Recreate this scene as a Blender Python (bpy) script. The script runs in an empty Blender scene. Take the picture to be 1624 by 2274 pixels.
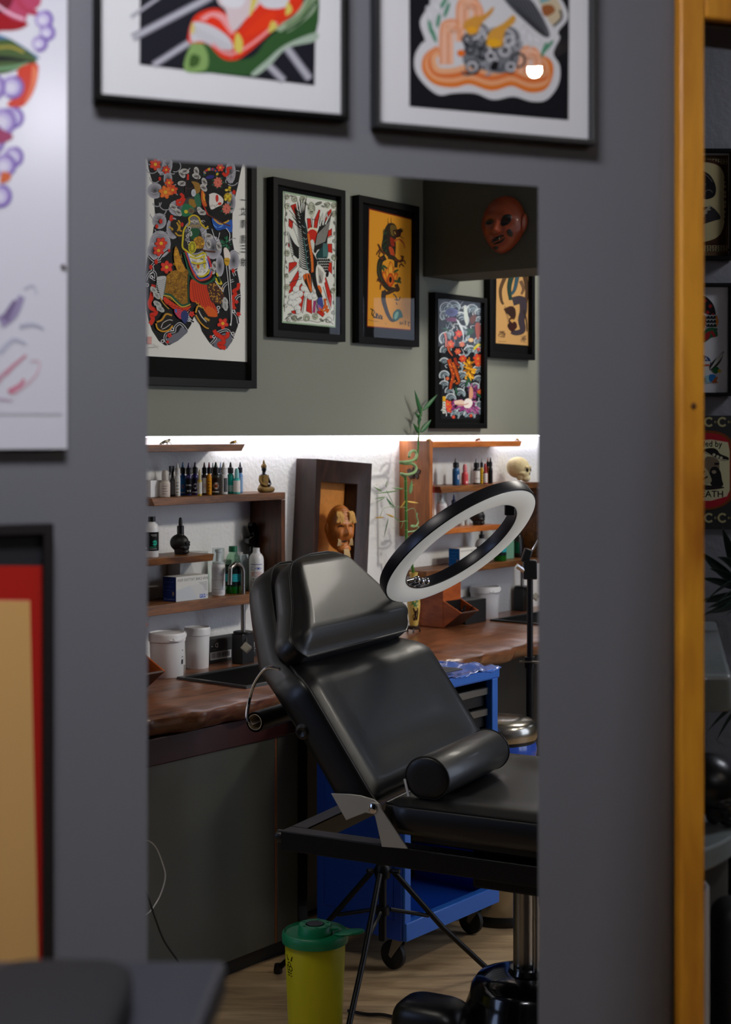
import bpy, bmesh, math, random
from mathutils import Vector, Matrix
from mathutils.geometry import tessellate_polygon
random.seed(7)
PI = math.pi
COL = bpy.context.scene.collection
# ---------------------------------------------------------------- room frames
# camera stands at the origin, 1.65 m up, looking along +Y (focal length in px for a 1624 px wide frame)
FPX, CX, HY, ZC = 3383.33, 812.0, 960.0, 1.65
AP, AW, AC = math.radians(51.5), math.radians(22.4), math.radians(-27.5)
def basis(a): return Vector((math.cos(a), math.sin(a), 0)), Vector((-math.sin(a), math.cos(a), 0))
DP, NP_ = basis(AP)      # along / into the shelf wall
DW, NW_ = basis(AW)      # along / into the print wall
DC, NC_ = basis(AC)      # along / across the tattoo chair
QW = 1.7678
def PL(s, q, z=0.0): v = DP*s + NP_*q; return Vector((v.x, v.y, z))
def WL(s, q, z=0.0): v = DW*s + NW_*q; return Vector((v.x, v.y, z))
def ray(x, y): return Vector(((x-CX)/FPX, 1.0, -(y-HY)/FPX))
CAMP = Vector((0, 0, ZC))
def hit(x, y, n, d):                       # where a sight line meets the vertical plane n.p = d
    r = ray(x, y); return CAMP + r*(d/(n.x*r.x+n.y*r.y))
def atP(x, y, q): p = hit(x, y, NP_, q); return p.dot(DP), p.z
def atW(x, y, q=QW): p = hit(x, y, NW_, q); return p.dot(DW), p.z
def atY(x, y, Y): r = ray(x, y); return CAMP + r*Y
# ---------------------------------------------------------------- colour + materials
def lin(c): c = c/255.0; return c/12.92 if c <= .04045 else ((c+.055)/1.055)**2.4
def rgb(*c): return (lin(c[0]), lin(c[1]), lin(c[2]), 1.0)
MATS = {}
def mat(name, c, rough=.5, metal=0.0, bump=0.0, bscale=80.0, var=0.0, vscale=6.0, coat=0.0, spec=.5, alpha=1.0, emit=None, estr=0.0, trans=0.0):
    if name in MATS: return MATS[name]
    m = bpy.data.materials.new(name); m.use_nodes = True; MATS[name] = m
    nt = m.node_tree; b = nt.nodes['Principled BSDF']
    b.inputs['Base Color'].default_value = rgb(*c); b.inputs['Roughness'].default_value = rough
    b.inputs['Metallic'].default_value = metal; b.inputs['Specular IOR Level'].default_value = spec
    b.inputs['Coat Weight'].default_value = coat; b.inputs['Coat Roughness'].default_value = .08
    b.inputs['Alpha'].default_value = alpha; b.inputs['Transmission Weight'].default_value = trans
    if emit: b.inputs['Emission Color'].default_value = rgb(*emit); b.inputs['Emission Strength'].default_value = estr
    tc = nt.nodes.new('ShaderNodeTexCoord')
    if bump:
        n = nt.nodes.new('ShaderNodeTexNoise'); n.inputs['Scale'].default_value = bscale; n.inputs['Detail'].default_value = 5
        bp = nt.nodes.new('ShaderNodeBump'); bp.inputs['Strength'].default_value = bump; bp.inputs['Distance'].default_value = .01
        nt.links.new(tc.outputs['Object'], n.inputs['Vector']); nt.links.new(n.outputs['Fac'], bp.inputs['Height'])
        nt.links.new(bp.outputs['Normal'], b.inputs['Normal'])
    if var:
        n = nt.nodes.new('ShaderNodeTexNoise'); n.inputs['Scale'].default_value = vscale; n.inputs['Detail'].default_value = 6
        h = nt.nodes.new('ShaderNodeHueSaturation'); h.inputs['Color'].default_value = rgb(*c)
        mr = nt.nodes.new('ShaderNodeMapRange'); mr.inputs['From Min'].default_value = .3; mr.inputs['From Max'].default_value = .7
        mr.inputs['To Min'].default_value = 1-var; mr.inputs['To Max'].default_value = 1+var
        nt.links.new(tc.outputs['Object'], n.inputs['Vector']); nt.links.new(n.outputs['Fac'], mr.inputs['Value'])
        nt.links.new(mr.outputs['Result'], h.inputs['Value']); nt.links.new(h.outputs['Color'], b.inputs['Base Color'])
    return m
def wood(name, dark, light, rough=.4, scale=(2, 14, 14), coat=.15, dist=4.0):
    if name in MATS: return MATS[name]
    m = bpy.data.materials.new(name); m.use_nodes = True; MATS[name] = m
    nt = m.node_tree; b = nt.nodes['Principled BSDF']; L = nt.links.new
    tc = nt.nodes.new('ShaderNodeTexCoord'); mp = nt.nodes.new('ShaderNodeMapping'); mp.inputs['Scale'].default_value = scale
    n = nt.nodes.new('ShaderNodeTexNoise'); n.inputs['Scale'].default_value = 2.2; n.inputs['Detail'].default_value = 8; n.inputs['Distortion'].default_value = dist*.3
    w = nt.nodes.new('ShaderNodeTexNoise'); w.inputs['Scale'].default_value = 12; w.inputs['Detail'].default_value = 4
    mx = nt.nodes.new('ShaderNodeMath'); mx.operation = 'MULTIPLY_ADD'; mx.inputs[1].default_value = .3
    r = nt.nodes.new('ShaderNodeValToRGB'); r.color_ramp.elements[0].color = rgb(*dark); r.color_ramp.elements[1].color = rgb(*light)
    r.color_ramp.elements[0].position = .42; r.color_ramp.elements[1].position = .85
    L(tc.outputs['Object'], mp.inputs['Vector']); L(mp.outputs['Vector'], n.inputs['Vector']); L(mp.outputs['Vector'], w.inputs['Vector'])
    L(w.outputs['Fac'], mx.inputs[0]); L(n.outputs['Fac'], mx.inputs[2]); L(mx.outputs[0], r.inputs['Fac']); L(r.outputs['Color'], b.inputs['Base Color'])
    bp = nt.nodes.new('ShaderNodeBump'); bp.inputs['Strength'].default_value = .15; bp.inputs['Distance'].default_value = .004
    L(mx.outputs[0], bp.inputs['Height']); L(bp.outputs['Normal'], b.inputs['Normal'])
    b.inputs['Roughness'].default_value = rough; b.inputs['Coat Weight'].default_value = coat; b.inputs['Coat Roughness'].default_value = .2
    return m
def pane(name, tint=(255, 255, 255), gloss=1.0, rough=.0):      # clear sheet: looks through, mirrors at the fresnel rate
    if name in MATS: return MATS[name]
    m = bpy.data.materials.new(name); m.use_nodes = True; MATS[name] = m
    nt = m.node_tree; nt.nodes.remove(nt.nodes['Principled BSDF']); o = nt.nodes['Material Output']; L = nt.links.new
    t = nt.nodes.new('ShaderNodeBsdfTransparent'); t.inputs['Color'].default_value = rgb(*tint)
    g = nt.nodes.new('ShaderNodeBsdfGlossy'); g.inputs['Roughness'].default_value = rough
    f = nt.nodes.new('ShaderNodeLayerWeight'); f.inputs['Blend'].default_value = .5
    pw = nt.nodes.new('ShaderNodeMath'); pw.operation = 'POWER'; pw.inputs[1].default_value = 5.0
    k = nt.nodes.new('ShaderNodeMath'); k.operation = 'MULTIPLY_ADD'; k.inputs[1].default_value = .9*gloss; k.inputs[2].default_value = .02*gloss
    L(f.outputs['Facing'], pw.inputs[0])
    mx = nt.nodes.new('ShaderNodeMixShader'); L(pw.outputs[0], k.inputs[0]); L(k.outputs[0], mx.inputs[0]); L(t.outputs[0], mx.inputs[1]); L(g.outputs[0], mx.inputs[2]); L(mx.outputs[0], o.inputs['Surface'])
    return m
def ink(name, rough=.6, coat=0.0):                    # printed colour stored on the faces
    if name in MATS: return MATS[name]
    m = bpy.data.materials.new(name); m.use_nodes = True; MATS[name] = m
    nt = m.node_tree; b = nt.nodes['Principled BSDF']; a = nt.nodes.new('ShaderNodeAttribute'); a.attribute_name = 'Col'
    nt.links.new(a.outputs['Color'], b.inputs['Base Color']); b.inputs['Roughness'].default_value = rough; b.inputs['Coat Weight'].default_value = coat
    b.inputs['Specular IOR Level'].default_value = .12
    return m
# ---------------------------------------------------------------- mesh building
def spline(pts, n=6, closed=False):
    P = [Vector(p) for p in pts]; N = len(P); out = []
    if N < 3: return P
    for i in range(N if closed else N-1):
        g = (lambda k: P[k % N]) if closed else (lambda k: P[max(0, min(N-1, k))])
        a, b, c, d = g(i-1), g(i), g(i+1), g(i+2)
        for k in range(n):
            t = k/n
            out.append(.5*((2*b)+(c-a)*t+(2*a-5*b+4*c-d)*t*t+(3*b-a-3*c+d)*t**3))
    if not closed: out.append(P[-1])
    return out
class MB:
    def __init__(self): self.bm = bmesh.new(); self.mats = []
    def mi(self, m):
        if m is None: return 0
        if m not in self.mats: self.mats.append(m)
        return self.mats.index(m)
    def face(self, vs, m=None):
        try: f = self.bm.faces.new(vs)
        except ValueError: return None
        f.material_index = self.mi(m); return f
    def box(self, c, s, rot=None, m=None, taper=None):
        R = rot if rot is not None else Matrix.Identity(3)
        v = []
        for sz in (-1, 1):
            tx = taper if (taper and sz > 0) else 1.0
            for sx, sy in ((-1, -1), (1, -1), (1, 1), (-1, 1)):
                v.append(self.bm.verts.new(Vector(c)+R @ Vector((sx*s[0]/2*tx, sy*s[1]/2*tx, sz*s[2]/2))))
        for q in ((3, 2, 1, 0), (4, 5, 6, 7), (0, 1, 5, 4), (1, 2, 6, 5), (2, 3, 7, 6), (3, 0, 4, 7)): self.face([v[i] for i in q], m)
        return self
    def hexa(self, p, m=None):                  # eight corners, lower four then upper four
        v = [self.bm.verts.new(Vector(q)) for q in p]
        for q in ((3, 2, 1, 0), (4, 5, 6, 7), (0, 1, 5, 4), (1, 2, 6, 5), (2, 3, 7, 6), (3, 0, 4, 7)): self.face([v[i] for i in q], m)
        return self
    def loft(self, rings, m=None, cap=True, closed=True):
        R = [[self.bm.verts.new(Vector(p)) for p in r] for r in rings]
        for a, b in zip(R, R[1:]):
            n = len(a)
            for i in range(n if closed else n-1): self.face([a[i], a[(i+1) % n], b[(i+1) % n], b[i]], m)
        if cap and closed: self.face(list(reversed(R[0])), m); self.face(R[-1], m)
        return self
    def lathe(self, prof, c=(0, 0, 0), ax=None, seg=20, m=None, sx=1.0, sy=1.0):   # prof: (radius, height)
        c = Vector(c); Q = Matrix.Identity(3) if ax is None else Vector((0, 0, 1)).rotation_difference(Vector(ax)).to_matrix()
        rings = []
        for r, h in prof:
            rings.append([c + Q @ Vector((max(r, 1e-4)*math.cos(2*PI*k/seg)*sx, max(r, 1e-4)*math.sin(2*PI*k/seg)*sy, h)) for k in range(seg)])
        return self.loft(rings, m)
    def tube(self, path, r, seg=8, m=None, closed=False, flat=1.0):
        P = [Vector(p) for p in path]; n = len(P); rings = []; prev = None
        for i in range(n):
            if closed: t = (P[(i+1) % n]-P[i-1])
            else: t = P[min(i+1, n-1)]-P[max(i-1, 0)]
            t = t.normalized() if t.length > 1e-9 else Vector((0, 0, 1))
            if prev is None:
                u = Vector((0, 0, 1)) if abs(t.z) < .9 else Vector((1, 0, 0))
                u = (u - t*u.dot(t)).normalized()
            else: u = (prev - t*prev.dot(t)).normalized()
            prev = u; w = t.cross(u)
            rr = r[i] if isinstance(r, (list, tuple)) else r
            rings.append([P[i]+(u*math.cos(2*PI*k/seg)+w*math.sin(2*PI*k/seg)*flat)*rr for k in range(seg)])
        if closed: rings.append(rings[0]); 
        if closed:
            R = [[self.bm.verts.new(p) for p in q] for q in rings[:-1]]
            for i in range(n):
                a, b = R[i], R[(i+1) % n]
                for k in range(seg): self.face([a[k], a[(k+1) % seg], b[(k+1) % seg], b[k]], m)
            return self
        return self.loft(rings, m)
    def ball(self, c, r, m=None, u=16, v=10, fn=None, rot=None):
        r = Vector(r) if isinstance(r, (tuple, list, Vector)) else Vector((r, r, r)); c = Vector(c); rings = []
        for j in range(v+1):
            th = PI*(j/v) if 0 < j < v else (PI*.002 if j == 0 else PI*.998)
            ring = []
            for i in range(u):
                d = Vector((math.sin(th)*math.cos(2*PI*i/u), math.sin(th)*math.sin(2*PI*i/u), -math.cos(th)))
                p = Vector((d.x*r.x, d.y*r.y, d.z*r.z))
                if fn: p = fn(d, p)
                if rot is not None: p = rot @ p
                ring.append(c+p)
            rings.append(ring)
        return self.loft(rings, m)
    def prism(self, pts, o, ux, uy, uz, h, m=None):     # polygon in the plane (ux, uy), thick along uz
        o, ux, uy, uz = Vector(o), Vector(ux), Vector(uy), Vector(uz)
        a = [self.bm.verts.new(o+ux*p[0]+uy*p[1]) for p in pts]; b = [self.bm.verts.new(o+ux*p[0]+uy*p[1]+uz*h) for p in pts]
        n = len(pts)
        self.face(list(reversed(a)), m); self.face(b, m)
        for i in range(n): self.face([a[i], a[(i+1) % n], b[(i+1) % n], b[i]], m)
        return self
    def grid(self, fn, nu, nv, m=None):
        V = [[self.bm.verts.new(Vector(fn(i/nu, j/nv))) for i in range(nu+1)] for j in range(nv+1)]
        for j in range(nv):
            for i in range(nu): self.face([V[j][i], V[j][i+1], V[j+1][i+1], V[j+1][i]], m)
        return self
    def rot(self, M): bmesh.ops.transform(self.bm, matrix=M if len(M) == 4 else M.to_4x4(), verts=self.bm.verts); return self
    def move(self, v): bmesh.ops.translate(self.bm, vec=Vector(v), verts=self.bm.verts); return self
    def build(self, name, m=None, parent=None, bevel=0.0, seg=2, smooth=40, subd=0, solid=0.0):
        bm = self.bm; bmesh.ops.recalc_face_normals(bm, faces=bm.faces)
        big = [f for f in bm.faces if len(f.verts) > 4]
        me = bpy.data.meshes.new(name)
        if big and not bevel: bmesh.ops.triangulate(bm, faces=big)
        bm.to_mesh(me); bm.free()
        for k in (self.mats if self.mats else [m]): me.materials.append(k if k is not None else m)
        if smooth:
            for p in me.polygons: p.use_smooth = True
            try: me.set_sharp_from_angle(angle=math.radians(smooth))
            except Exception: pass
        o = bpy.data.objects.new(name, me); COL.objects.link(o)
        if parent is not None: o.parent = parent
        if solid: k = o.modifiers.new('s', 'SOLIDIFY'); k.thickness = solid; k.offset = 0
        if bevel:
            k = o.modifiers.new('b', 'BEVEL'); k.width = bevel; k.segments = seg; k.limit_method = 'ANGLE'; k.angle_limit = math.radians(35)
        if subd: k = o.modifiers.new('u', 'SUBSURF'); k.levels = subd; k.render_levels = subd
        return o
def tag(o, label=None, cat=None, group=None, kind=None):
    if label: o['label'] = label
    if cat: o['category'] = cat
    if group: o['group'] = group
    if kind: o['kind'] = kind
    return o
def thing(name, label, cat, loc=(0, 0, 0), rz=0.0, group=None):
    o = bpy.data.objects.new(name, None); COL.objects.link(o); o.location = loc; o.rotation_euler = (0, 0, rz); o.empty_display_size = .05
    return tag(o, label, cat, group)
def put(o, loc, rz=0.0): o.location = loc; o.rotation_euler = (0, 0, rz); return o
def struct(name, mb, m, bevel=0.0, loc=(0, 0, 0), rz=0.0): o = mb.build(name, m, None, bevel); put(o, loc, rz); return tag(o, kind='structure')
def copy_tree(o, loc=None, rz=None, label=None, parent=None):
    c = o.copy(); COL.objects.link(c)
    if parent is not None: c.parent = parent
    for ch in list(o.children): copy_tree(ch, parent=c)
    if loc is not None: c.location = loc
    if rz is not None: c.rotation_euler = (0, 0, rz)
    if label: c['label'] = label
    return c
# ---------------------------------------------------------------- printed artwork: flat inked shapes laid on a sheet
def text_polys(s, size=1.0, font=None):
    cu = bpy.data.curves.new('t', 'FONT'); cu.body = s; cu.size = size; cu.resolution_u = 2; cu.fill_mode = 'FRONT'
    ob = bpy.data.objects.new('t', cu); COL.objects.link(ob)
    dg = bpy.context.evaluated_depsgraph_get(); me = bpy.data.meshes.new_from_object(ob.evaluated_get(dg))
    V = [v.co.copy() for v in me.vertices]; F = [list(p.vertices) for p in me.polygons]
    bpy.data.objects.remove(ob); bpy.data.curves.remove(cu); bpy.data.meshes.remove(me)
    return V, F
class Art:
    """to3(x, y, h): drawing coordinates and height above the sheet -> local point"""
    def __init__(self, to3, step=6e-6): self.to3 = to3; self.bm = bmesh.new(); self.cl = self.bm.loops.layers.float_color.new('Col'); self.h = 0.0; self.step = step; self.v = (0, 0, 1.0)
    def view(self, ox, oy, k): self.v = (ox, oy, k); return self
    def up(self): self.h += self.step
    def P(self, p): return self.bm.verts.new(self.to3(self.v[0]+p[0]/self.v[2], self.v[1]+p[1]/self.v[2], self.h))
    def _f(self, vs, cols):
        try: f = self.bm.faces.new(vs)
        except ValueError: return None
        for l, c in zip(f.loops, cols): l[self.cl] = c
        return f
    def poly(self, pts, c, up=True):
        if up: self.up()
        V = [self.P(p) for p in pts]; cc = [rgb(*c)]*3
        if len(pts) <= 4: self._f(V, [rgb(*c)]*len(pts)); return self
        for t in tessellate_polygon([[Vector((p[0], p[1], 0)) for p in pts]]): self._f([V[i] for i in t], cc)
        return self
    def blob(self, pts, c, n=4): return self.poly([(p.x, p.y) for p in spline([(a, b, 0) for a, b in pts], n, True)], c)
    def fan(self, pts, ctr, cin, cout):
        self.up(); o = self.P(ctr); V = [self.P(p) for p in pts]
        for i in range(len(V)): self._f([o, V[i], V[(i+1) % len(V)]], [rgb(*cin), rgb(*cout), rgb(*cout)])
        return self
    def oval(self, x, y, rx, ry, c, cin=None, rot=0.0, n=16):
        a = math.radians(rot); ca, sa = math.cos(a), math.sin(a)
        pts = [(x+rx*math.cos(2*PI*k/n)*ca-ry*math.sin(2*PI*k/n)*sa, y+rx*math.cos(2*PI*k/n)*sa+ry*math.sin(2*PI*k/n)*ca) for k in range(n)]
        return self.fan(pts, (x, y), cin or c, c)
    def line(self, pts, w, c, n=4, curved=True, w2=None, c2=None):
        q = [(p.x, p.y) for p in spline([(a, b, 0) for a, b in pts], n)] if curved and len(pts) > 2 else pts
        self.up(); L = []; N = len(q)
        for i in range(N):
            a, b = q[max(i-1, 0)], q[min(i+1, N-1)]; dx, dy = b[0]-a[0], b[1]-a[1]; d = math.hypot(dx, dy) or 1
            ww = (w if w2 is None else w+(w2-w)*i/max(1, N-1))/2
            L.append((self.P((q[i][0]-dy/d*ww, q[i][1]+dx/d*ww)), self.P((q[i][0]+dy/d*ww, q[i][1]-dx/d*ww))))
        cc, dd = rgb(*c), rgb(*(c2 or c))
        for a, b in zip(L, L[1:]): self._f([a[0], a[1], b[1], b[0]], [cc, dd, dd, cc])
        return self
    def arc(self, x, y, r, a0, a1, w, c, n=10, ry=None, c2=None):
        return self.line([(x+r*math.cos(math.radians(a0+(a1-a0)*k/n)), y+(ry or r)*math.sin(math.radians(a0+(a1-a0)*k/n))) for k in range(n+1)], w, c, curved=False, c2=c2)
    def flower(self, x, y, r, c, cc=(235, 190, 40), k=5, rot=0.0, cin=None):
        self.up(); 
        for i in range(k):
            a = rot+2*PI*i/k; self.oval(x+math.cos(a)*r*.55, y+math.sin(a)*r*.55, r*.52, r*.36, c, cin or tuple(min(255, v+25) for v in c), math.degrees(a), 9)
        return self.oval(x, y, r*.3, r*.3, cc, n=8)
    def text(self, s, x, y, size, c, mirror=False, rot=0.0, sx=1.0, center=True, shear=0.0):
        V, F = text_polys(s)
        if not V: return self
        x0, x1 = min(v.x for v in V), max(v.x for v in V); m = (x0+x1)/2 if center else x0
        self.up(); a = math.radians(rot); ca, sa = math.cos(a), math.sin(a); W = []
        for v in V:
            px, py = (v.x-m)*size*sx+v.y*size*shear, -v.y*size
            if mirror: px = -px
            W.append(self.P((x+px*ca-py*sa, y+px*sa+py*ca)))
        for f in F: self._f([W[i] for i in f], [rgb(*c)]*len(f))
        return self
    def build(self, name, parent=None, m=None, label=None):
        me = bpy.data.meshes.new(name); self.bm.to_mesh(me); self.bm.free(); me.materials.append(m or ink('printed_ink'))
        o = bpy.data.objects.new(name, me); COL.objects.link(o)
        if parent is not None: o.parent = parent
        if label: o['label'] = label
        return o
# ================================================================ materials
M_WALLW = mat('grey_paint', (106, 107, 113), .75, bump=.08, bscale=300, var=.03, vscale=3)
M_WALLP = mat('sage_grey_paint', (128, 131, 121), .8, bump=.1, bscale=250, var=.02, vscale=3)
M_WHITE = mat('white_plaster', (228, 228, 226), .55, bump=.3, bscale=70, var=.03, vscale=8)
M_BEAM = mat('shaded_sage_paint', (84, 85, 76), .8, bump=.1, bscale=250)  # the wall's sage with the beam's shade put into its colour
M_CEIL = mat('ceiling_paint', (150, 150, 148), .85)
M_DARKW = mat('charcoal_paint', (70, 70, 72), .8)
M_FLOOR = wood('floor_boards', (150, 122, 88), (214, 184, 142), .45, (1.2, 7, 7), .1)
M_BLACKF = mat('black_frame', (5, 5, 6), .5, spec=.15)
M_LEATHER = mat('black_leather', (13, 13, 15), .37, bump=.05, bscale=420, spec=.55, coat=.06)
M_LEATHER2 = mat('black_leather_smooth', (13, 13, 15), .42, bump=.04, bscale=420, spec=.6, coat=.1)
M_BLKMET = mat('black_metal', (7, 7, 9), .42, spec=.3)
M_BLKPL = mat('black_plastic', (14, 14, 16), .35)
M_CHROME = mat('chrome', (215, 215, 220), .12, metal=1.0)
M_STEEL = mat('brushed_steel', (150, 146, 140), .3, metal=1.0)
M_SHELF = wood('walnut_shelf', (62, 32, 12), (138, 86, 40), .45, coat=.04)
M_SHELFO = wood('orange_walnut', (140, 70, 24), (206, 122, 56), .4)
M_COUNTER = wood('counter_wood', (72, 38, 22), (144, 92, 60), .3, (1.6, 10, 10), .4, 6)
M_WHPL = mat('white_plastic', (225, 225, 228), .35)
M_OCHRE = wood('ochre_pine', (166, 100, 14), (218, 150, 36), .5, (6, 6, 1.2))
M_LED = mat('led_glow', (255, 255, 255), .5, emit=(244, 240, 255), estr=6)
M_GLASS = pane('picture_glass')
M_PAPER = mat('print_paper', (222, 222, 214), .7)
# ================================================================ setting: outer shell
b = MB(); b.box((0, 2.5, -.05), (9, 13, .1)); struct('floor', b, M_FLOOR, rz=0)
b = MB(); b.box((0, 2.5, 3.0), (9, 13, .1)); struct('ceiling', b, M_CEIL)
b = MB(); b.box((-3.55, 2.5, 1.475), (.1, 13, 2.95)); struct('wall_left', b, M_WALLP)
b = MB(); b.box((3.55, 2.5, 1.475), (.1, 13, 2.95)); struct('wall_right', b, M_WALLP)
b = MB(); b.box((0, -3.95, 1.475), (7.0, .1, 2.95)); struct('wall_behind', b, M_WALLP)
# print wall with the mirror's opening and the doorway; the opening is splayed behind so that its edge is thin
b = MB()
s0, s1, z0, z1 = .449, .9745, .55, 1.9735          # mirror
d0, d1, dz = 1.2245, 2.1, 2.235                    # doorway
def front(s, z): return (s, 0, z)
def back(s, z): return (s, .1, z)
e = .12
SL, SR = -3.4, 3.3
V = lambda p: b.bm.verts.new(Vector(p))
def quad(a, c, d, f): b.face([V(a), V(c), V(d), V(f)])
for y, g in ((0, 0.0), (.1, e)):
    m0, m1, mz0, mz1 = s0-g, s1+g*.6, z0-g, z1+g
    for (a, c, p, q) in ((SL, m0, 0, 2.95), (m0, m1, 0, mz0), (m0, m1, mz1, 2.95), (m1, d0, 0, 2.95), (d0, d1, dz, 2.95), (d1, SR, 0, 2.95)):
        quad((a, y, p), (c, y, p), (c, y, q), (a, y, q))
m0, m1, mz0, mz1 = s0-e, s1+e*.6, z0-e, z1+e
for A, B in (((s0, z0), (s1, z0)), ((s1, z0), (s1, z1)), ((s1, z1), (s0, z1)), ((s0, z1), (s0, z0))):
    f = lambda p: (m0 if p[0] == s0 else m1, .1, mz0 if p[1] == z0 else mz1)
    quad((A[0], 0, A[1]), (B[0], 0, B[1]), f(B), f(A))
for A, B in (((d0, 0), (d0, dz)), ((d0, dz), (d1, dz)), ((d1, dz), (d1, 0))):
    quad((A[0], 0, A[1]), (B[0], 0, B[1]), (B[0], .1, B[1]), (A[0], .1, A[1]))
bmesh.ops.remove_doubles(b.bm, verts=b.bm.verts, dist=1e-5)
struct('wall_front', b, M_WALLW, loc=WL(0, QW), rz=AW)
# doorway trim: ochre pine casing + lining
b = MB()
b.box((1.2045, -.009, 1.15), (.04, .018, 2.3)); b.box((1.70, -.009, 2.2585), (.95, .018, .083))
struct('trim_1', b, M_OCHRE, bevel=.004, loc=WL(0, QW), rz=AW)
b = MB(); b.box((1.66, .05, 2.222), (.86, .096, .02)); struct('trim_2', b, mat('dark_lining', (58, 38, 20), .6), loc=WL(0, QW), rz=AW)
b = MB()
b.lathe([(0, 0), (.0045, .0005), (.003, .0012), (0, .0012)], (1.2045, -.0185, 1.686), ax=(0, -1, 0), seg=12); tag(put(b.build('trim_3', mat('pine_knot', (84, 46, 14), .6)), WL(0, QW), AW), kind='structure')
# partition between the studio seen in the mirror and the side room
b = MB()
pa, pb = Vector((.40, 2.20, 0)), Vector((.60, 3.50, 0)); t = (pb-pa); ang = math.atan2(t.y, t.x)
b.box((0, 0, 1.475), (t.length, .04, 2.95)); struct('wall_partition', b, M_DARKW, loc=(pa+pb)/2, rz=ang)
# side room back wall
M_SIDEW = mat('side_room_plaster', (128, 128, 134), .7, bump=.15, bscale=60)
b = MB(); b.box((2.05, 3.50, 1.475), (2.9, .1, 2.95)); struct('wall_side_room', b, M_SIDEW)
# shop windows on the right, behind the side room
M_SKYP = mat('daylight_pane', (200, 214, 235), .1, emit=(214, 226, 250), estr=3.0)
M_WFR = mat('window_frame_paint', (60, 60, 64), .5)
for k, (y0, y1, zz0, zz1, bars) in enumerate(((6.46, 7.5, 2.16, 2.52, (6.74,)), (3.75, 5.25, .5, 2.6, (4.5,)))):
    b = MB(); 
    for ya, yb in zip((y0,)+bars, bars+(y1,)): b.box((3.492, (ya+yb)/2, (zz0+zz1)/2), (.006, yb-ya-.06, zz1-zz0-.06))
    w = b.build('window_%d' % (k+1), M_SKYP); tag(w, kind='structure')
    b = MB()
    for y in (y0,)+bars+(y1,): b.box((3.48, y, (zz0+zz1)/2), (.04, .06, zz1-zz0+.06))
    for z in (zz0, zz1): b.box((3.48, (y0+y1)/2, z), (.038, y1-y0, .06))
    b.build('window_frame', M_WFR, w)
# ---------------------------------------------------------------- studio: shelf wall
QWH, QUP, ZLED = 3.80, 3.715, 1.637
b = MB(); b.box((4.3, QWH+.05, .83), (5.2, .1, 1.66)); struct('wall_shelves', b, M_WHITE, loc=PL(0, 0), rz=AP)
b = MB(); b.box((4.3, (QUP+QWH+.1)/2, (ZLED+2.95)/2), (5.2, QWH+.1-QUP, 2.95-ZLED))
struct('wall_pictures', b, M_WALLP, loc=PL(0, 0), rz=AP)
b = MB(); b.box((4.3, QWH-.0422, ZLED-.003), (5.0, .016, .005)); o = b.build('light_strip', M_LED); put(o, PL(0, 0), AP)
tag(o, 'glowing white light strip tucked under the grey wall above the shelves', 'light strip')
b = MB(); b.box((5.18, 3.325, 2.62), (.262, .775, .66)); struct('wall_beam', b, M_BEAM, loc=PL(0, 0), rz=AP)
# counter and cabinet
QC, ZCT = 3.14, .84
random.seed(3)
def live(s): return QC + .012*math.sin(s*9.1)+.008*math.sin(s*23+1)+.004*math.sin(s*57) 
b = MB(); N = 140
top, mid, low, bk, bkl = [], [], [], [], []
rings = []
for i in range(N+1):
    s = 2.5+3.6*i/N; f = live(s)
    rings.append([(s, f+.012, ZCT), (s, f+.002, ZCT-.006), (s, f, ZCT-.02), (s, f+.02+.008*math.sin(s*31), ZCT-.05), (s, f+.045, ZCT-.062), (s, QWH-.002, ZCT-.062), (s, QWH-.002, ZCT)])
b.loft(rings)
o = b.build('worktop', M_COUNTER, smooth=50); put(o, PL(0, 0), AP); tag(o, 'long live-edge brown wooden worktop running under the shelves', 'worktop')
# cabinet: sage panels, copper strip, dark rail above and plinth below
M_CAB = mat('cabinet_grey', (92, 94, 84), .38, var=.04, vscale=3)
cab = thing('base_cabinet', 'sage grey cabinet below the left part of the wooden worktop', 'cabinet', PL(0, 3.19), AP)
b = MB(); b.box((3.0405, .3, .40), (1.03, .6, .70)); b.build('door', M_CAB, cab, .002)
b = MB(); b.box((3.615, .3, .40), (.098, .6, .70)); b.build('side_panel', M_CAB, cab, .002)
b = MB(); b.box((3.5605, .004, .40), (.008, .006, .70)); b.build('strip', mat('copper_strip', (166, 104, 68), .5), cab)
b = MB(); b.box((3.08, .31, .025), (1.17, .58, .05)); b.build('plinth', mat('dark_plinth', (30, 30, 30), .5), cab)
b = MB(); b.box((3.08, .003, .735), (1.17, .02, .08)); b.build('rail', mat('dark_rail', (64, 24, 14), .45), cab, .004)
b = MB(); b.box((3.688, .3, .39), (.045, .6, .77)); b.build('end_panel', mat('black_laminate', (14, 14, 15), .4), cab)
cab2 = thing('base_cabinet', 'dark cabinet under the right end of the worktop behind the bin', 'cabinet', PL(0, 3.36), AP)
b = MB(); b.box((4.9, .2, .40), (2.2, .4, .74)); b.build('body', mat('dark_cab', (40, 40, 38), .5), cab2)
b = MB(); b.box((4.72, -.003, .40), (.02, .006, .70)); b.build('post', M_BLACKF, cab2)
b = MB(); b.box((5.3, -.003, .40), (.02, .006, .70)); b.build('post', M_BLACKF, cab2)
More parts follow.
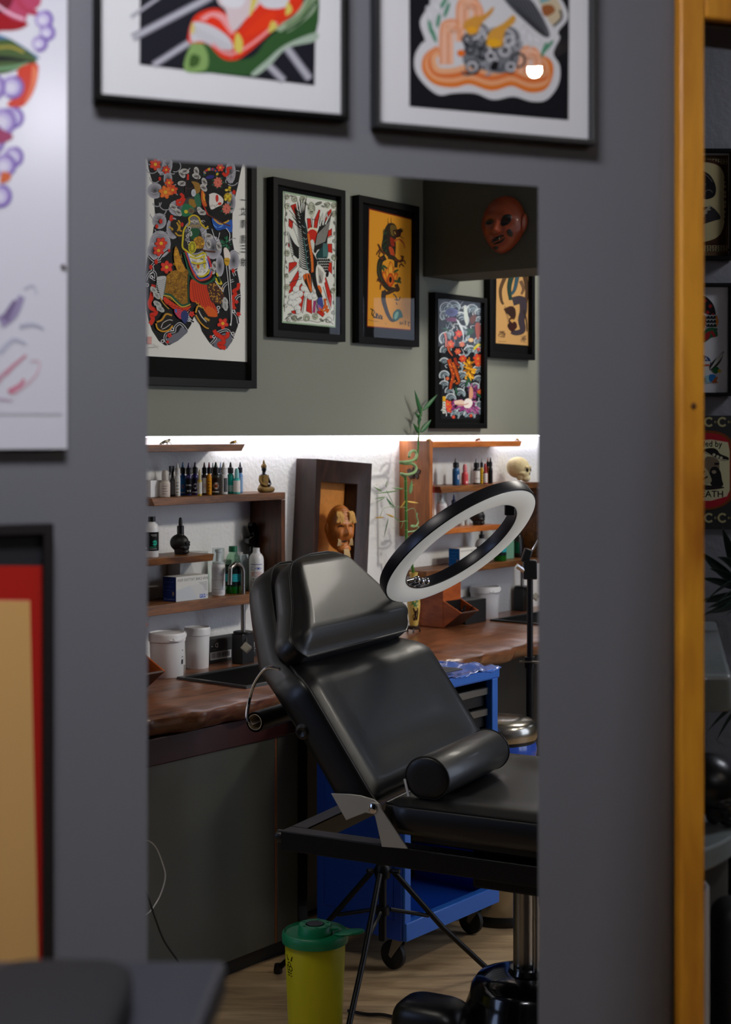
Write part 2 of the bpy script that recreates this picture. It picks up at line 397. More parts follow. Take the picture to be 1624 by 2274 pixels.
# ================================================================ tattoo chair (local x towards the foot end, y across, z up)
def sm(x): x = max(0.0, min(1.0, x)); return x*x*(3-2*x)
def lerp_tab(t, tab):
    for (a, p), (b_, q) in zip(tab, tab[1:]):
        if t <= b_: return p+(q-p)*(t-a)/(b_-a)
    return tab[-1][1]
def cushion(mp, ls, ctr, hw, base, crown, thick, nv=26, bulge=.006, inset=.02):
    """upholstered pad: mp(v, l, off) -> point; returns (builder, boundary points of the front seam)"""
    b = MB(); rows = []; nl = len(ls)
    for j, l in enumerate(ls):
        row = []
        for i in range(nv+1):
            t = -1+2*i/nv; t = math.copysign(1-(1-abs(t))**1.5, t)
            h = hw(l); v = ctr(l)+h*t
            d = min((1-abs(t))*h, l-ls[0], ls[-1]-l)
            row.append((v, l, base(l), d))
        rows.append(row)
    V = [[b.bm.verts.new(mp(v, l, o+crown(d, v, l))) for v, l, o, d in r] for r in rows]
    for j in range(nl-1):
        for i in range(nv): b.face([V[j][i], V[j][i+1], V[j+1][i+1], V[j+1][i]])
    idx = [(0, i) for i in range(nv+1)]+[(j, nv) for j in range(1, nl)]+[(nl-1, i) for i in range(nv-1, -1, -1)]+[(j, 0) for j in range(nl-2, 0, -1)]
    B = [rows[j][i] for j, i in idx]; ring0 = [V[j][i] for j, i in idx]; n = len(B)
    c0 = sum(x[0] for x in B)/n; c1 = sum(x[1] for x in B)/n
    nrm = []
    for k in range(n):
        p, q = B[k-1], B[(k+1) % n]; dx, dy = q[0]-p[0], q[1]-p[1]; m = math.hypot(dx, dy) or 1
        nx, ny = dy/m, -dx/m
        nrm.append((nx, ny))
    prev = ring0
    for f, out in ((.12, bulge*.6), (.35, bulge), (.7, bulge), (.92, 0), (1.0, -inset)):
        cur = [b.bm.verts.new(mp(B[k][0]+nrm[k][0]*out, B[k][1]+nrm[k][1]*out, B[k][2]-thick*f)) for k in range(n)]
        for k in range(n): b.face([prev[k], prev[(k+1) % n], cur[(k+1) % n], cur[k]])
        prev = cur
    cap = b.face(list(reversed(prev)))
    if cap: bmesh.ops.triangulate(b.bm, faces=[cap])
    seam = [mp(B[k][0]+nrm[k][0]*.001, B[k][1]+nrm[k][1]*.001, B[k][2]) for k in range(n)]
    return b, seam
BET = math.radians(54.7); SB, CB = math.sin(BET), math.cos(BET); ZS = .751
def bp_(v, l, off): return Vector((-l*CB+off*SB, v, ZS+l*SB+off*CB))
chair = thing('tattoo_chair', 'black leather tattoo chair with raised backrest and padded headrest', 'chair', (.022, 3.7, 0), AC)
HWB = [(0, .352), (.02, .36), (.33, .36), (.365, .345), (.39, .315), (.42, .285), (.49, .24), (.575, .185), (.64, .138), (.68, .10), (.698, .068), (.706, .03)]
bend = lambda l: -.07*sm((l-.32)/.14)
lsb = [.70*k/40 for k in range(38)]+[.66, .675, .688, .698, .704, .7065]
lsb = sorted(set(lsb))
b, seam = cushion(bp_, lsb, lambda l: .362, lambda l: lerp_tab(l, HWB), bend, lambda d, v, l: .015*sm(d/.03)-.010*sm((d-.04)/.10), .092)
back = b.build('backrest', M_LEATHER, chair, smooth=60)
b = MB(); b.tube(seam[:], .0032, 6, closed=True); b.build('piping', M_LEATHER2, back)
b = MB()
for l in (.29, .235, .18, .125):
    for v0, sg in ((.60, 1), (.13, -1)): b.tube([bp_(v0+sg*.012*math.sin(PI*i/8), l-.018+.036*i/8, .0062) for i in range(9)], [.0001+.0009*math.sin(PI*i/8) for i in range(9)], 5)
o = b.build('quilting', mat('leather_crease', (70, 70, 72), .4), back); o['kind'] = 'stuff'
# headrest pad
HWH = [(0, .285), (.01, .305), (.03, .325), (.06, .325), (.14, .25), (.235, .185), (.262, .155), (.276, .11), (.283, .05)]
CTH = [(0, .36), (.1, .385), (.27, .41), (.29, .44)]
lsh = [.0, .003, .008, .015, .025]+[.04+.235*k/22 for k in range(22)]+[.268, .274, .279, .282, .2832]
b, seam = cushion(lambda v, l, off: bp_(v, l+.402, off), sorted(set(lsh)), lambda l: lerp_tab(l, CTH), lambda l: lerp_tab(l, HWH), lambda l: .002,
                  lambda d, v, l: .014*sm(d/.03)+(.024*sm(l/.06)-.10*max(0, l-.055))*sm(d/.045), .064, bulge=.004)
pad = b.build('headrest', M_LEATHER2, chair, smooth=60)
b = MB(); b.tube(seam, .0028, 6, closed=True); b.build('piping', M_LEATHER2, pad)
# seat
b, seam = cushion(lambda v, l, off: Vector((.028+l, v, ZS+off)), [.004*k for k in range(6)]+[.03+.03*k for k in range(33)]+[1.03, 1.045, 1.05], lambda l: .330, lambda l: .325 if l > .02 else .318,
                  lambda l: 0, lambda d, v, l: .014*sm(d/.03)-.012*sm((d-.05)/.12), .075)
seat = b.build('seat', M_LEATHER, chair, smooth=60)
b = MB(); b.tube(seam, .0028, 6, closed=True); b.build('piping', M_LEATHER2, seat)
b = MB()
for k in range(7):
    c = .40+.055*k; b.tube([(.028+c+.09*math.cos(t*PI/12-.0)-.09, .33+.24*math.sin(t*PI/12), ZS+.0028) for t in range(-5, 6)], .0012, 5)
o = b.build('seam', M_LEATHER2, seat); o['kind'] = 'stuff'
# frame under the upholstery
b = MB(); b.box((.42, .05, .618), (1.4, .05, .05)); b.build('rail', M_BLKMET, chair, .003)
b = MB(); b.box((.42, .67, .618), (1.4, .05, .05)); b.build('rail', M_BLKMET, chair, .003)
b = MB(); b.box((-.255, .36, .618), (.05, .57, .05)); b.build('crossbar', M_BLKMET, chair, .003)
b = MB(); b.lathe([(0, 0), (.014, 0), (.016, .004), (.016, .022), (.009, .028), (0, .028)], (-.279, .05, .622), ax=(-1, 0, 0)); b.build('knob', M_BLKPL, chair)
b = MB(); b.box((.66, .36, .60), (.9, .50, .112)); b.build('base_plate', M_BLKMET, chair, .006)
b = MB(); b.box((.34, .36, .665), (.52, .64, .02)); b.build('seat_board', M_BLKPL, chair, .004)
M_PLATE = mat('plate_steel', (196, 194, 186), .42, metal=.55)
def plate(y, pts, nm):
    q = MB(); q.prism(pts, (0, y, 0), (1, 0, 0), (0, 0, 1), (0, -1, 0), .004); return q.build(nm, M_PLATE, chair, .001)
for y in (-.012, .738):
    plate(y, [(-.112, .764), (-.06, .768), (-.03, .768), (.006, .762), (.022, .752), (.027, .742), (.012, .726), (-.017, .728), (-.07, .703)], 'bracket')
    plate(y-.0045 if y < 0 else y+.0045, [(-.006, .748), (.004, .757), (.02, .755), (.027, .744), (.044, .724), (.1, .656), (.03, .652), (.012, .722)], 'bracket')
    q = MB(); q.lathe([(0, 0), (.012, 0), (.012, .002), (.006, .005), (0, .0055)], (.006, y-.009 if y < 0 else y+.001, .742), ax=(0, -1, 0) if y < 0 else (0, 1, 0)); q.build('bolt', M_CHROME, chair)
b = MB(); b.tube([(-.235, .30, .645), (-.215, .30, .84)], .011, 10); b.build('strut', M_STEEL, chair); b = MB(); b.tube([(-.215, .30, .84), (-.205, .30, .895)], .007, 10); b.build('strut_rod', M_CHROME, chair)
b = MB(); b.lathe([(.0, .0), (.018, 0), (.02, .004), (.012, .008), (.006, .006), (0, .004)], (-.2, .0, .905), ax=(0, -1, 0)); b.build('cap', M_BLKPL, chair)
# roll holder wire
b = MB(); b.tube(spline([(-.285, .03, 1.05), (-.318, .03, 1.052), (-.341, .03, 1.035), (-.364, .03, 1.0), (-.378, .03, .955), (-.369, .008, .925), (-.357, .006, .91)], 5), .0045, 8)
b.tube([(-.357, .006, .91), (-.357, .37, .91), (-.30, .37, 1.06)], .0045, 8); b.build('roll_holder', M_CHROME, chair)
# pump column + base
b = MB(); b.lathe([(.0, .2), (.026, .2), (.026, .56), (0, .56)], (.22, .42, 0)); b.build('column', M_STEEL, chair)
b = MB(); b.lathe([(0, .2), (.008, .2), (.008, .56), (0, .56)], (.262, .40, 0)); b.build('piston_rod', M_STEEL, chair)
b = MB(); b.lathe([(.0, .003), (.30, .003), (.30, .02), (.285, .05), (.235, .085), (.20, .105), (.165, .15), (.15, .19), (.145, .215), (.13, .235), (.09, .248), (.05, .25), (.045, .262), (.03, .262), (.028, .25), (0, .25)], (.235, .41, 0), seg=40)
base = b.build('base_cover', mat('black_gloss', (9, 9, 12), .16, coat=.5), chair, smooth=50)
b = MB()
b.ball((0, 0, 0), (1, 1, 1), u=24, v=14, fn=lambda d, p: Vector((math.copysign(abs(d.x)**.55, d.x)*.10, math.copysign(abs(d.y)**.55, d.y)*.075, math.copysign(abs(d.z)**.5, d.z)*.095)))
b.move((.045, .235, .112)); b.build('foot_pedal', M_BLKPL, chair)
# bolster
bo = thing('bolster', 'black cylindrical arm bolster lying across the tattoo chair seat', 'cushion', (0, 0, 0), AC)
ch = Matrix.Rotation(AC, 3, 'Z'); CHO = Vector((.022, 3.7, 0))
bo.location = CHO + ch @ Vector((.125, .03, ZS+.0165))
b = MB(); R = .052; rings = []
for y, r in [(0, .003), (0, .03), (0, .046), (.002, .0505), (.006, R), (.38, R), (.386, .049), (.388, .04), (.388, .003)]:
    rings.append([(r*1.12*math.cos(2*PI*k/32), y, max(-.048, r*math.sin(2*PI*k/32))+.048) for k in range(32)])
b.loft(rings); body = b.build('cover', M_LEATHER2, bo, smooth=50)
for y in (.004, .384):
    b = MB(); b.tube([(R*1.12*math.cos(2*PI*k/32), y, max(-.048, R*math.sin(2*PI*k/32))+.048) for k in range(32)], .002, 6, closed=True); b.build('piping', M_LEATHER2, bo)
b = MB(); b.box((-.052, -.002, .022), (.006, .002, .042), rot=Matrix.Rotation(-.25, 3, 'Y')); b.build('tag', M_WHPL, bo)
# roll on the wire
ro = thing('paper_roll', 'black roll with hollow cardboard core on the chrome wire behind the chair', 'roll', CHO + ch @ Vector((-.357, .027, .91)), AC)
b = MB(); b.lathe([(.0255, 0), (.0262, .002), (.0262, .32), (.0255, .322), (.0205, .322), (.0205, 0)], (0, 0, 0), ax=(0, 1, 0), seg=28)
for f in list(b.bm.faces):
    if len(f.verts) > 4: b.bm.faces.remove(f)
b.build('wrap', mat('black_wrap', (16, 15, 15), .45), ro)
b = MB(); b.lathe([(.0204, -.001), (.0204, .322), (.0188, .322), (.0188, -.001), (.0204, -.001)], (0, 0, 0), ax=(0, 1, 0), seg=28)
for f in list(b.bm.faces):
    if len(f.verts) > 4: b.bm.faces.remove(f)
b.build('core', mat('cardboard', (196, 178, 152), .8), ro)
# ================================================================ ring light on its tripod
rl = thing('ring_light', 'large white ring light on a black tripod behind the tattoo chair', 'lamp', (.0506, 4.5, 0))
b = MB(); b.lathe([(0, .15), (.0115, .15), (.0115, .62), (.014, .62), (.014, .66), (.009, .66), (.009, 1.0), (0, 1.0)]); b.build('pole', M_BLKMET, rl)
b = MB(); b.lathe([(0, .335), (.022, .335), (.024, .345), (.024, .365), (.018, .375), (0, .375)]); b.tube([(.02, 0, .355), (.05, -.015, .357)], .007); b.tube([(-.02, 0, .355), (-.045, -.015, .36)], .006); b.build('collar', M_BLKMET, rl); b = MB(); b.lathe([(0, .226), (.02, .226), (.02, .25), (0, .25)]); b.build('collar', M_BLKMET, rl)
for fx, fy in ((-.0996, -.334), (.328, .13), (-.3176, .15)):
    d = Vector((fx, fy, 0)); 
    b = MB(); b.tube([d*.09+Vector((0, 0, .353)), d*.55+Vector((0, 0, .165)), d+Vector((0, 0, .012))], .0085, 10); b.build('leg', M_BLKMET, rl)
    b = MB(); b.tube([d*.07+Vector((0, 0, .238)), d*.42+Vector((0, 0, .205))], .006, 8); b.build('brace', M_BLKMET, rl)
    b = MB(); b.lathe([(0, 0), (.013, 0), (.014, .01), (.011, .028), (0, .03)], d); b.build('rubber_foot', M_BLKPL, rl)
n = Vector((.52, -.41, -.75)).normalized()
u = Vector((.8, .02, .6)); u = (u-n*u.dot(n)).normalized(); w_ = n.cross(u)
RC = atY(1026, 1216, 4.2)-Vector((.0506, 4.5, 0))
def rp(r, k, h, N=96): a = 2*PI*k/N; return RC+(u*math.cos(a)+w_*math.sin(a))*r+n*h
def band(prof, nm, m, N=96):
    q = MB(); R_ = [[rp(r, k, h, N) for k in range(N)] for r, h in prof]; R_.append(R_[0])
    V = [[q.bm.verts.new(p) for p in r] for r in R_[:-1]]; V.append(V[0])
    for a, c in zip(V, V[1:]):
        for k in range(N): q.face([a[k], a[(k+1) % N], c[(k+1) % N], c[k]])
    return q.build(nm, m, rl, smooth=40)
RO, RI = .2465, .180
band([(RO, -.032), (RO+.001, -.030), (RO+.001, -.002), (RO-.002, 0), (RO-.005, -.003), (RO-.005, -.028), (RI+.005, -.028), (RI+.005, -.003), (RI+.002, 0), (RI-.001, -.002), (RI-.001, -.030), (RI, -.032)], 'housing', mat('dark_alu', (58, 58, 64), .3, metal=.7))
band([(RO-.003, -.004), (RO-.004, .001), (RO-.012, .006), (.213, .009), (RI+.012, .006), (RI+.004, .001), (RI+.003, -.004)], 'diffuser', mat('ring_diffuser', (224, 224, 216), .35, coat=.15, emit=(250, 250, 246), estr=.2))  # faint glow added to brighten the face of the unlit ring
b = MB()
k0 = 96*.5+3
for kk in (k0-2.0, k0+1.5, k0+4.5):
    p = rp(RI-.004, kk, -.012); q = rp(RI-.028, kk, -.002); b.tube([p, q], .0075, 10); b.ball(q, .010, u=10, v=6)
b.build('clamp', M_CHROME, rl)
b = MB(); p = rp(RI-.006, 2, -.012); b.box(p, (.028, .02, .05)); b.build('phone_mount', M_BLKPL, rl, .003)
b = MB(); b.tube(spline([(0, 0, .99), (.02, .02, 1.06), (.045, .05, 1.13), (.075, -.03, 1.2), rp(RI+.02, 96*.5+1, -.04)], 6), .008, 8); b.build('arm', M_BLKMET, rl)
# ================================================================ blue tool trolley
M_BLUE = mat('blue_enamel', (44, 108, 206), .38, bump=.02, bscale=600); M_BLUED = mat('blue_enamel_shaded', (18, 68, 178), .4)  # side blue: same enamel, its shade put into a darker colour
tr = thing('tool_trolley', 'blue metal tool trolley with drawers standing behind the tattoo chair', 'trolley', PL(3.668, 2.78), AP)
TW, TD, TB, TT = .52, .335, .11, .845
for x in (.006, TW-.006):
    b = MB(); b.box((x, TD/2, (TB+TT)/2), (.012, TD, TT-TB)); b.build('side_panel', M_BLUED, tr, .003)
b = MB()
x = -.0015
for A, B_ in (((.03, TB+.06), (TD-.03, TB+.06)), ((TD-.03, TB+.06), (TD-.03, .82)), ((TD-.03, .82), (.03, .82)), ((.03, .82), (.03, TB+.06))):
    b.tube([(x, A[0], A[1]), (x, B_[0], B_[1])], .002, 6)
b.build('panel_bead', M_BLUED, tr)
for x in (.022, TW-.022):
    b = MB(); b.box((x, .006, (TB+TT)/2), (.032, .03, TT-TB)); b.build('post', M_BLUE, tr, .003)
b = MB(); b.box((TW/2, .0, TB+.028), (TW-.012, .03, .056)); b.build('bottom_rail', M_BLUE, tr, .003)
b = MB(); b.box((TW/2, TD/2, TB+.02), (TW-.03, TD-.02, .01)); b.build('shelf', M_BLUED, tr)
b = MB(); b.box((TW/2, TD-.006, (TB+TT)/2), (TW-.03, .008, TT-TB)); b.build('back_panel', mat('trolley_back', (40, 38, 34), .6), tr)
for k in range(5):
    z = .785-.068*k
    b = MB(); b.box((TW/2, .15, z), (TW-.082, .26, .062)); dr = b.build('drawer', M_BLKPL, tr, .003)
    b = MB(); b.box((TW/2, .016, z+.026), (TW-.084, .016, .012)); b.box((TW/2, .007, z+.02), (TW-.084, .003, .022)); b.build('handle', M_STEEL, dr, .001)
b = MB(); b.box((TW/2, TD/2, TT+.004), (TW+.012, TD+.012, .012))
for cx, cy, sx, sy in ((TW/2, -.004, TW+.012, .008), (TW/2, TD+.004, TW+.012, .008), (-.004, TD/2, .008, TD), (TW+.004, TD/2, .008, TD)): b.box((cx, cy, TT+.016), (sx, sy, .03))
b.build('tray', M_BLUE, tr, .003)
random.seed(5)
b = MB(); b.grid(lambda s, t: (-.012+(TW+.024)*s, -.012+(TD+.024)*t, TT+.032+.004*math.sin(s*19+t*7)+.003*math.sin(t*31+s*5)+random.uniform(-.003, .003)-.012*(1 if .08 < s < .92 and .1 < t < .9 else 0)), 40, 26)
b.build('film', mat('blue_film', (96, 128, 214), .12, coat=.6, bump=.5, bscale=25), tr, solid=.0008)
for x, y in ((.05, .04), (TW-.05, .04), (.05, TD-.04), (TW-.05, TD-.04)):
    b = MB(); b.lathe([(0, .10), (.022, .10), (.022, .107), (0, .107)], (x, y, 0)); 
    for sx in (-.014, .014): b.prism([(-.02, .0995), (.02, .0995), (.036, .045), (.026, .038)], (x+sx-.001, y, 0), (0, 1, 0), (0, 0, 1), (1, 0, 0), .002)
    ca = b.build('caster', mat('zinc', (150, 146, 136), .38, metal=.8), tr)
    b = MB(); b.lathe([(0, -.011), (.036, -.011), (.043, -.008), (.0445, 0), (.043, .008), (.036, .011), (0, .011)], (x, y+.028, .0455), ax=(1, 0, 0), seg=28); b.build('wheel', mat('black_rubber', (16, 15, 15), .6), ca)
gt = MB(); gt.grid(lambda s, t: (.25+.16*s, .06+.12*t, .0*s+.002*math.sin(9*s)*math.sin(7*t)), 8, 6)
o = gt.build('cloth', mat('grey_cloth', (70, 70, 78), .85), None, solid=.004); o.location = PL(3.668, 2.78, TT+.0335); o.rotation_euler = (0, 0, AP); tag(o, 'folded dark grey cloth on the blue film of the trolley top', 'cloth')
# ================================================================ sharps bin
sb = thing('sharps_bin', 'yellow sharps bin with a green lid on the floor below the chair', 'bin', (-.129, 3.9, 0), 0)
b = MB(); b.lathe([(0, 0), (.062, 0), (.065, .004), (.0775, .345), (.0755, .35), (0, .35)], seg=40); b.build('body', mat('yellow_plastic', (196, 190, 22), .42), sb)
b = MB(); b.lathe([(0, .352), (.078, .352), (.0845, .349), (.0855, .362), (.084, .372), (.08, .376), (.076, .37), (.045, .368), (.043, .388), (.04, .392), (.025, .392), (.024, .378), (0, .378)], seg=40)
for a in (20, 80, 150, 215, 280, 330): b.lathe([(0, 0), (.005, 0), (.004, .003), (0, .003)], (.034*math.cos(math.radians(a)), .034*math.sin(math.radians(a)), .391), seg=8)
lid = b.build('lid', mat('green_plastic', (18, 132, 88), .4), sb, smooth=50)
b = MB(); b.lathe([(0, 0), (.022, 0), (.022, .001), (0, .001)], (0, 0, .3925), seg=20); b.build('opening', M_BLKPL, lid)
b = MB(); b.lathe([(0, 0), (.038, 0), (.04, .003), (.038, .006), (.008, .008), (0, .008)], (.088, -.015, .372), ax=(-.1, .12, 1), seg=24, sy=.8); b.build('flap', mat('green_plastic', (18, 132, 88), .4), lid)
b = MB(); b.box((.05, -.008, .383), (.02, .02, .006)); b.build('hinge', mat('green_plastic', (18, 132, 88), .4), lid, .001)
def cyl_art(r0, r1, z0, z1, a0, cz=0):     # drawing on an upright round body: x = arc length, y = -height
    def f(x, y, h):
        z = -y; r = r0+(r1-r0)*(z-z0)/(z1-z0)+.0004+h; a = a0+x/((r0+r1)/2)
        return Vector((r*math.cos(a), r*math.sin(a), z))
    return f
A = Art(cyl_art(.065, .0775, .004, .345, math.radians(-144)))
A.poly([(-.016, -.325), (.010, -.325), (.006, -.312), (-.012, -.312)], (40, 38, 12))
for k in range(3):
    a = -90+120*k; A.arc(-.004+.006*math.cos(math.radians(a)), -.296+.006*math.sin(math.radians(a)), .0062, a-140, a+140, .0025, (24, 22, 10))
A.oval(-.004, -.296, .0025, .0025, (24, 22, 10))
A.poly([(-.014, -.283), (.006, -.283), (.004, -.279), (-.012, -.279)], (60, 56, 14)); A.poly([(-.012, -.276), (.008, -.276), (.006, -.273), (-.010, -.273)], (60, 56, 14))
A.build('label', sb)
# ================================================================ pedal bin
M_INOX = mat('stainless', (170, 165, 155), .22, metal=1.0)
pbn = thing('pedal_bin', 'stainless steel pedal bin with a blue liner right of the trolley', 'bin', (.457, 5.19, 0))
b = MB(); b.lathe([(0, .02), (.118, .02), (.12, .025), (.12, .59), (0, .59)], seg=48); b.build('body', M_INOX, pbn)
b = MB(); b.lathe([(0, 0), (.127, 0), (.128, .015), (.124, .03), (0, .03)], seg=48); b.build('base_ring', M_BLKPL, pbn)
b = MB(); N = 64; rings = []
for j, (r, z) in enumerate(((.121, .60), (.126, .578), (.124, .56), (.1225, .545))):
    rings.append([((r+.002*math.sin(k*2.3+j))*math.cos(2*PI*k/N), (r+.002*math.sin(k*2.3+j))*math.sin(2*PI*k/N), z+(.004*math.sin(k*1.1) if j == 3 else 0)) for k in range(N)])
b.loft(rings, cap=False); b.build('liner', mat('blue_bag', (40, 84, 196), .25, coat=.4), pbn)
b = MB(); b.lathe([(0, .612), (.126, .612), (.129, .618), (.128, .65), (.122, .664), (.108, .674), (.05, .682), (0, .684)], seg=48); b.build('lid', M_INOX, pbn)
b = MB(); b.lathe([(0, .60), (.1215, .60), (.1215, .613), (0, .613)], seg=48); b.build('rim', M_BLKPL, pbn)
# ================================================================ second, slim stand at the right
st = thing('light_stand', 'slim black stand with a clamp head in front of the right sink', 'stand', (.594, 5.5, 0))
b = MB(); b.lathe([(0, .12), (.014, .12), (.014, .80), (.019, .80), (.019, .84), (.011, .84), (.011, 1.19), (0, 1.19)]); b.build('pole', M_BLKMET, st)
b = MB(); b.box((0, 0, 1.155), (.05, .04, .07)); b.box((-.012, 0, 1.205), (.03, .03, .05), rot=Matrix.Rotation(.3, 3, 'Y')); b.build('clamp_head', M_BLKPL, st, .004)
b = MB(); b.tube([(-.02, -.01, 1.15), (-.05, -.02, 1.17)], .009, 8); b.build('clamp_screw', M_CHROME, st); b = MB(); b.tube([(.01, 0, 1.225), (.03, 0, 1.26)], .004, 6); b.build('pin', M_CHROME, st)
b = MB(); b.tube([(-.04, -.02, .825), (.04, -.02, .823)], .004, 6); b.build('wing_nut', M_STEEL, st)
for k in range(3):
    a = .6+2*PI*k/3; d = Vector((math.cos(a), math.sin(a), 0))*.22
    b = MB(); b.tube([Vector((0, 0, .30)), d+Vector((0, 0, .009))], .008, 8); b.build('leg', M_BLKMET, st)
# cable on the floor
b = MB(); b.tube(spline([(-.05, 4.33, .006), (.0, 4.305, .006), (.05, 4.30, .006), (.10, 4.27, .006), (.15, 4.245, .006), (.20, 4.22, .006)], 6), .005, 6); o = b.build('power_cable', M_BLKPL); tag(o, 'thin black cable lying on the floor between sharps bin and chair base', 'cable')
# ================================================================ shelves on the white wall (local x along the wall, y into it, z up)
QF = 3.645                                    # front edge of the shelf boards
def sP(x, q=QF): return atP(x, 1000, q)[0]
def zP(x, y, q=QF): return atP(x, y, q)[1]
def board(root, s0, s1, ztop, th, name='board', m=None, q0=QF, q1=QWH-.0005, cut0=0.0, cut1=0.0, wav=.0, seed=0):
    """plank with optional slanted ends and a live front edge"""
    b = MB(); N = 24; rings = []
    for i in range(N+1):
        t = i/N; f = q0+wav*math.sin(seed+t*9)+wav*.5*math.sin(seed*2+t*23)
        st, sl = s0+(s1-s0)*t, s0+cut0+(s1-cut1-s0-cut0)*t
        rings.append([(st, f, ztop), (sl, f+wav*.8, ztop-th), (sl, q1, ztop-th), (st, q1, ztop)])
    b.loft(rings); b.move((0, 0, 0)); return b.build(name, m or M_SHELF, root, .0015)
us = thing('wall_shelf', 'walnut wall shelf unit left of the framed carved mask', 'shelf', PL(0, 0), AP)
Z1, Z2, Z3, Z4 = 1.6085, zP(634, 1093), zP(400, 1236), zP(555, 1319)
S2r = sP(634)
board(us, 3.05, sP(545), Z1, .0235, cut1=.018, q0=QF)
board(us, sP(336), S2r, Z2, .026, cut0=.014)
board(us, 3.05, sP(474), Z3, .024, wav=.008, seed=2, cut1=.0)
board(us, 3.05, S2r-.021, Z4, .034)
b = MB(); b.box((S2r-.0105, (QF+QWH)/2-.0003, (Z2-.027+Z4-.034)/2), (.021, QWH-QF-.001, Z2-.027-(Z4-.034))); b.build('side_panel', wood('walnut_panel', (52, 24, 10), (104, 58, 28), .3, (14, 14, 2)), us, .001)
ur = thing('wall_shelf', 'walnut wall shelf unit right of the bamboo with an orange side panel', 'shelf', PL(0, 0), AP)
SPL = atP(887, 1000, QWH)[0]; SPR = SPL+.022
R1, R2, R3, R4 = zP(1050, 980), zP(1080, 1076), zP(1060, 1169), zP(1000, 1263)
b = MB(); b.box((SPL+.011, (QF+QWH)/2, (1.615+zP(887, 1190, QWH))/2), (.022, QWH-QF-.001, 1.615-zP(887, 1190, QWH))); b.build('side_panel', wood('orange_panel', (122, 66, 30), (178, 106, 56), .4, (12, 12, 1.6)), ur, .001)
board(ur, SPR+.0005, sP(1160), 1.612, .024, m=M_SHELFO, cut1=.016)
board(ur, sP(978), 5.85, R2, .026, cut0=.012)
board(ur, SPR+.0005, sP(1113), R3, .022, m=M_SHELFO, wav=.002)
board(ur, sP(949), 5.85, R4, .024, cut0=-.008)
b = MB(); b.box((sP(1188)+.05, (QF+QWH)/2, (R2-.027+R4)/2), (.022, QWH-QF-.001, R2-.027-R4-.001)); b.build('side_panel', M_SHELF, ur, .001)
# ---------------------------------------------------------------- bottles
def col_mat(c, rough=.35, **k): return mat('tone_%d_%d_%d_%d' % (c[0], c[1], c[2], int(rough*100)), c, rough, **k)
LAB = ink('bottle_label', .45)
def wrap(r, a0=math.radians(-138)):     # label drawing: x = arc length (right = +x as the room sees it), y = -height
    return lambda x, y, h: Vector(((r+.0003+h)*math.cos(a0+x/r), (r+.0003+h)*math.sin(a0+x/r), -y))
def rect_strip(A, x0, x1, y0, y1, c, n=10):
    for i in range(n): A.poly([(x0+(x1-x0)*i/n, y0), (x0+(x1-x0)*(i+1)/n, y0), (x0+(x1-x0)*(i+1)/n, y1), (x0+(x1-x0)*i/n, y1)], c, up=(i == 0))
def ink_bottle(label, s, q, z, r=.0125, h=.105, body=(30, 30, 34), cap=(14, 14, 16), tip=(60, 60, 70), lab=None, art=None, style='ink', group='ink bottles on the left shelf', name='ink_bottle', cat='ink bottle'):
    t = thing(name, label, cat, PL(s, q, z+.0004), AP, group)
    if style == 'ink':
        hb = h*.6
        b = MB(); b.lathe([(0, 0), (r*.94, 0), (r, .0015), (r, hb*.92), (r*.9, hb), (r*.62, hb+.003), (r*.6, hb+.005), (0, hb+.005)]); b.build('body', col_mat(body, .3), t)
        hc = h*.17
        b = MB(); b.lathe([(0, hb+.005), (r*.86, hb+.005), (r*.86, hb+.005+hc), (r*.5, hb+.008+hc), (0, hb+.008+hc)], seg=22); b.build('cap', col_mat(cap, .35), t)
        b = MB(); b.lathe([(0, hb+.008+hc), (r*.46, hb+.008+hc), (r*.36, h-.012), (r*.2, h-.002), (0, h)], seg=14); b.build('tip', col_mat(tip, .35), t)
    elif style == 'dome':
        hb = h*.62
        b = MB(); b.lathe([(0, 0), (r*.95, 0), (r, .002), (r, hb*.86), (r*.72, hb*.97), (r*.5, hb), (0, hb)]); b.build('body', col_mat(body, .3), t)
        b = MB(); b.lathe([(0, hb), (r*.66, hb), (r*.66, h*.82), (r*.55, h*.95), (r*.3, h), (0, h)], seg=20); b.build('cap', col_mat(cap, .3), t)
    elif style == 'spray':
        hb = h*.62
        b = MB(); b.lathe([(0, 0), (r*.95, 0), (r, .002), (r, hb*.8), (r*.5, hb), (0, hb)]); b.build('body', col_mat(body, .3), t)
        b = MB(); b.lathe([(0, hb), (r*.5, hb), (r*.5, h*.8), (0, h*.8)], seg=16); b.box((-.004, 0, h*.9), (r*1.9, r*.9, h*.2)); b.box((-r*1.1, 0, h*.8), (r*.35, r*.5, h*.22), rot=Matrix.Rotation(.25, 3, 'Y')); b.build('sprayer', col_mat(cap, .35), t, .001)
    if lab:
        hb = h*.6; A = Art(wrap(r)); w = r*1.45
        rect_strip(A, -w, w, -hb*.86, -.006, lab)
        if art: art(A, r, hb)
        A.build('label', t, LAB)
    return t
def band_art(c1, c2, txt=None):
    def f(A, r, hb):
        A.oval(r*.1, -hb*.45, r*.85, r*.85, c1); A.oval(r*.1, -hb*.45, r*.62, r*.62, (235, 230, 222)); A.oval(r*.1, -hb*.45, r*.45, r*.45, c2); A.blob([(-r*.35, -hb*.4), (r*.1, -hb*.55), (r*.5, -hb*.42), (r*.2, -hb*.3)], (230, 225, 215))
        rect_strip(A, -r*.8, r*.8, -.012, -.008, (232, 232, 228), 5)
    return f
def ink_text(A, r, hb):
    A.text('LIQUID', 0, -hb*.5, r*.55, (236, 236, 236), mirror=True); A.text('INK', 0, -hb*.2, r*.8, (236, 236, 236), mirror=True)
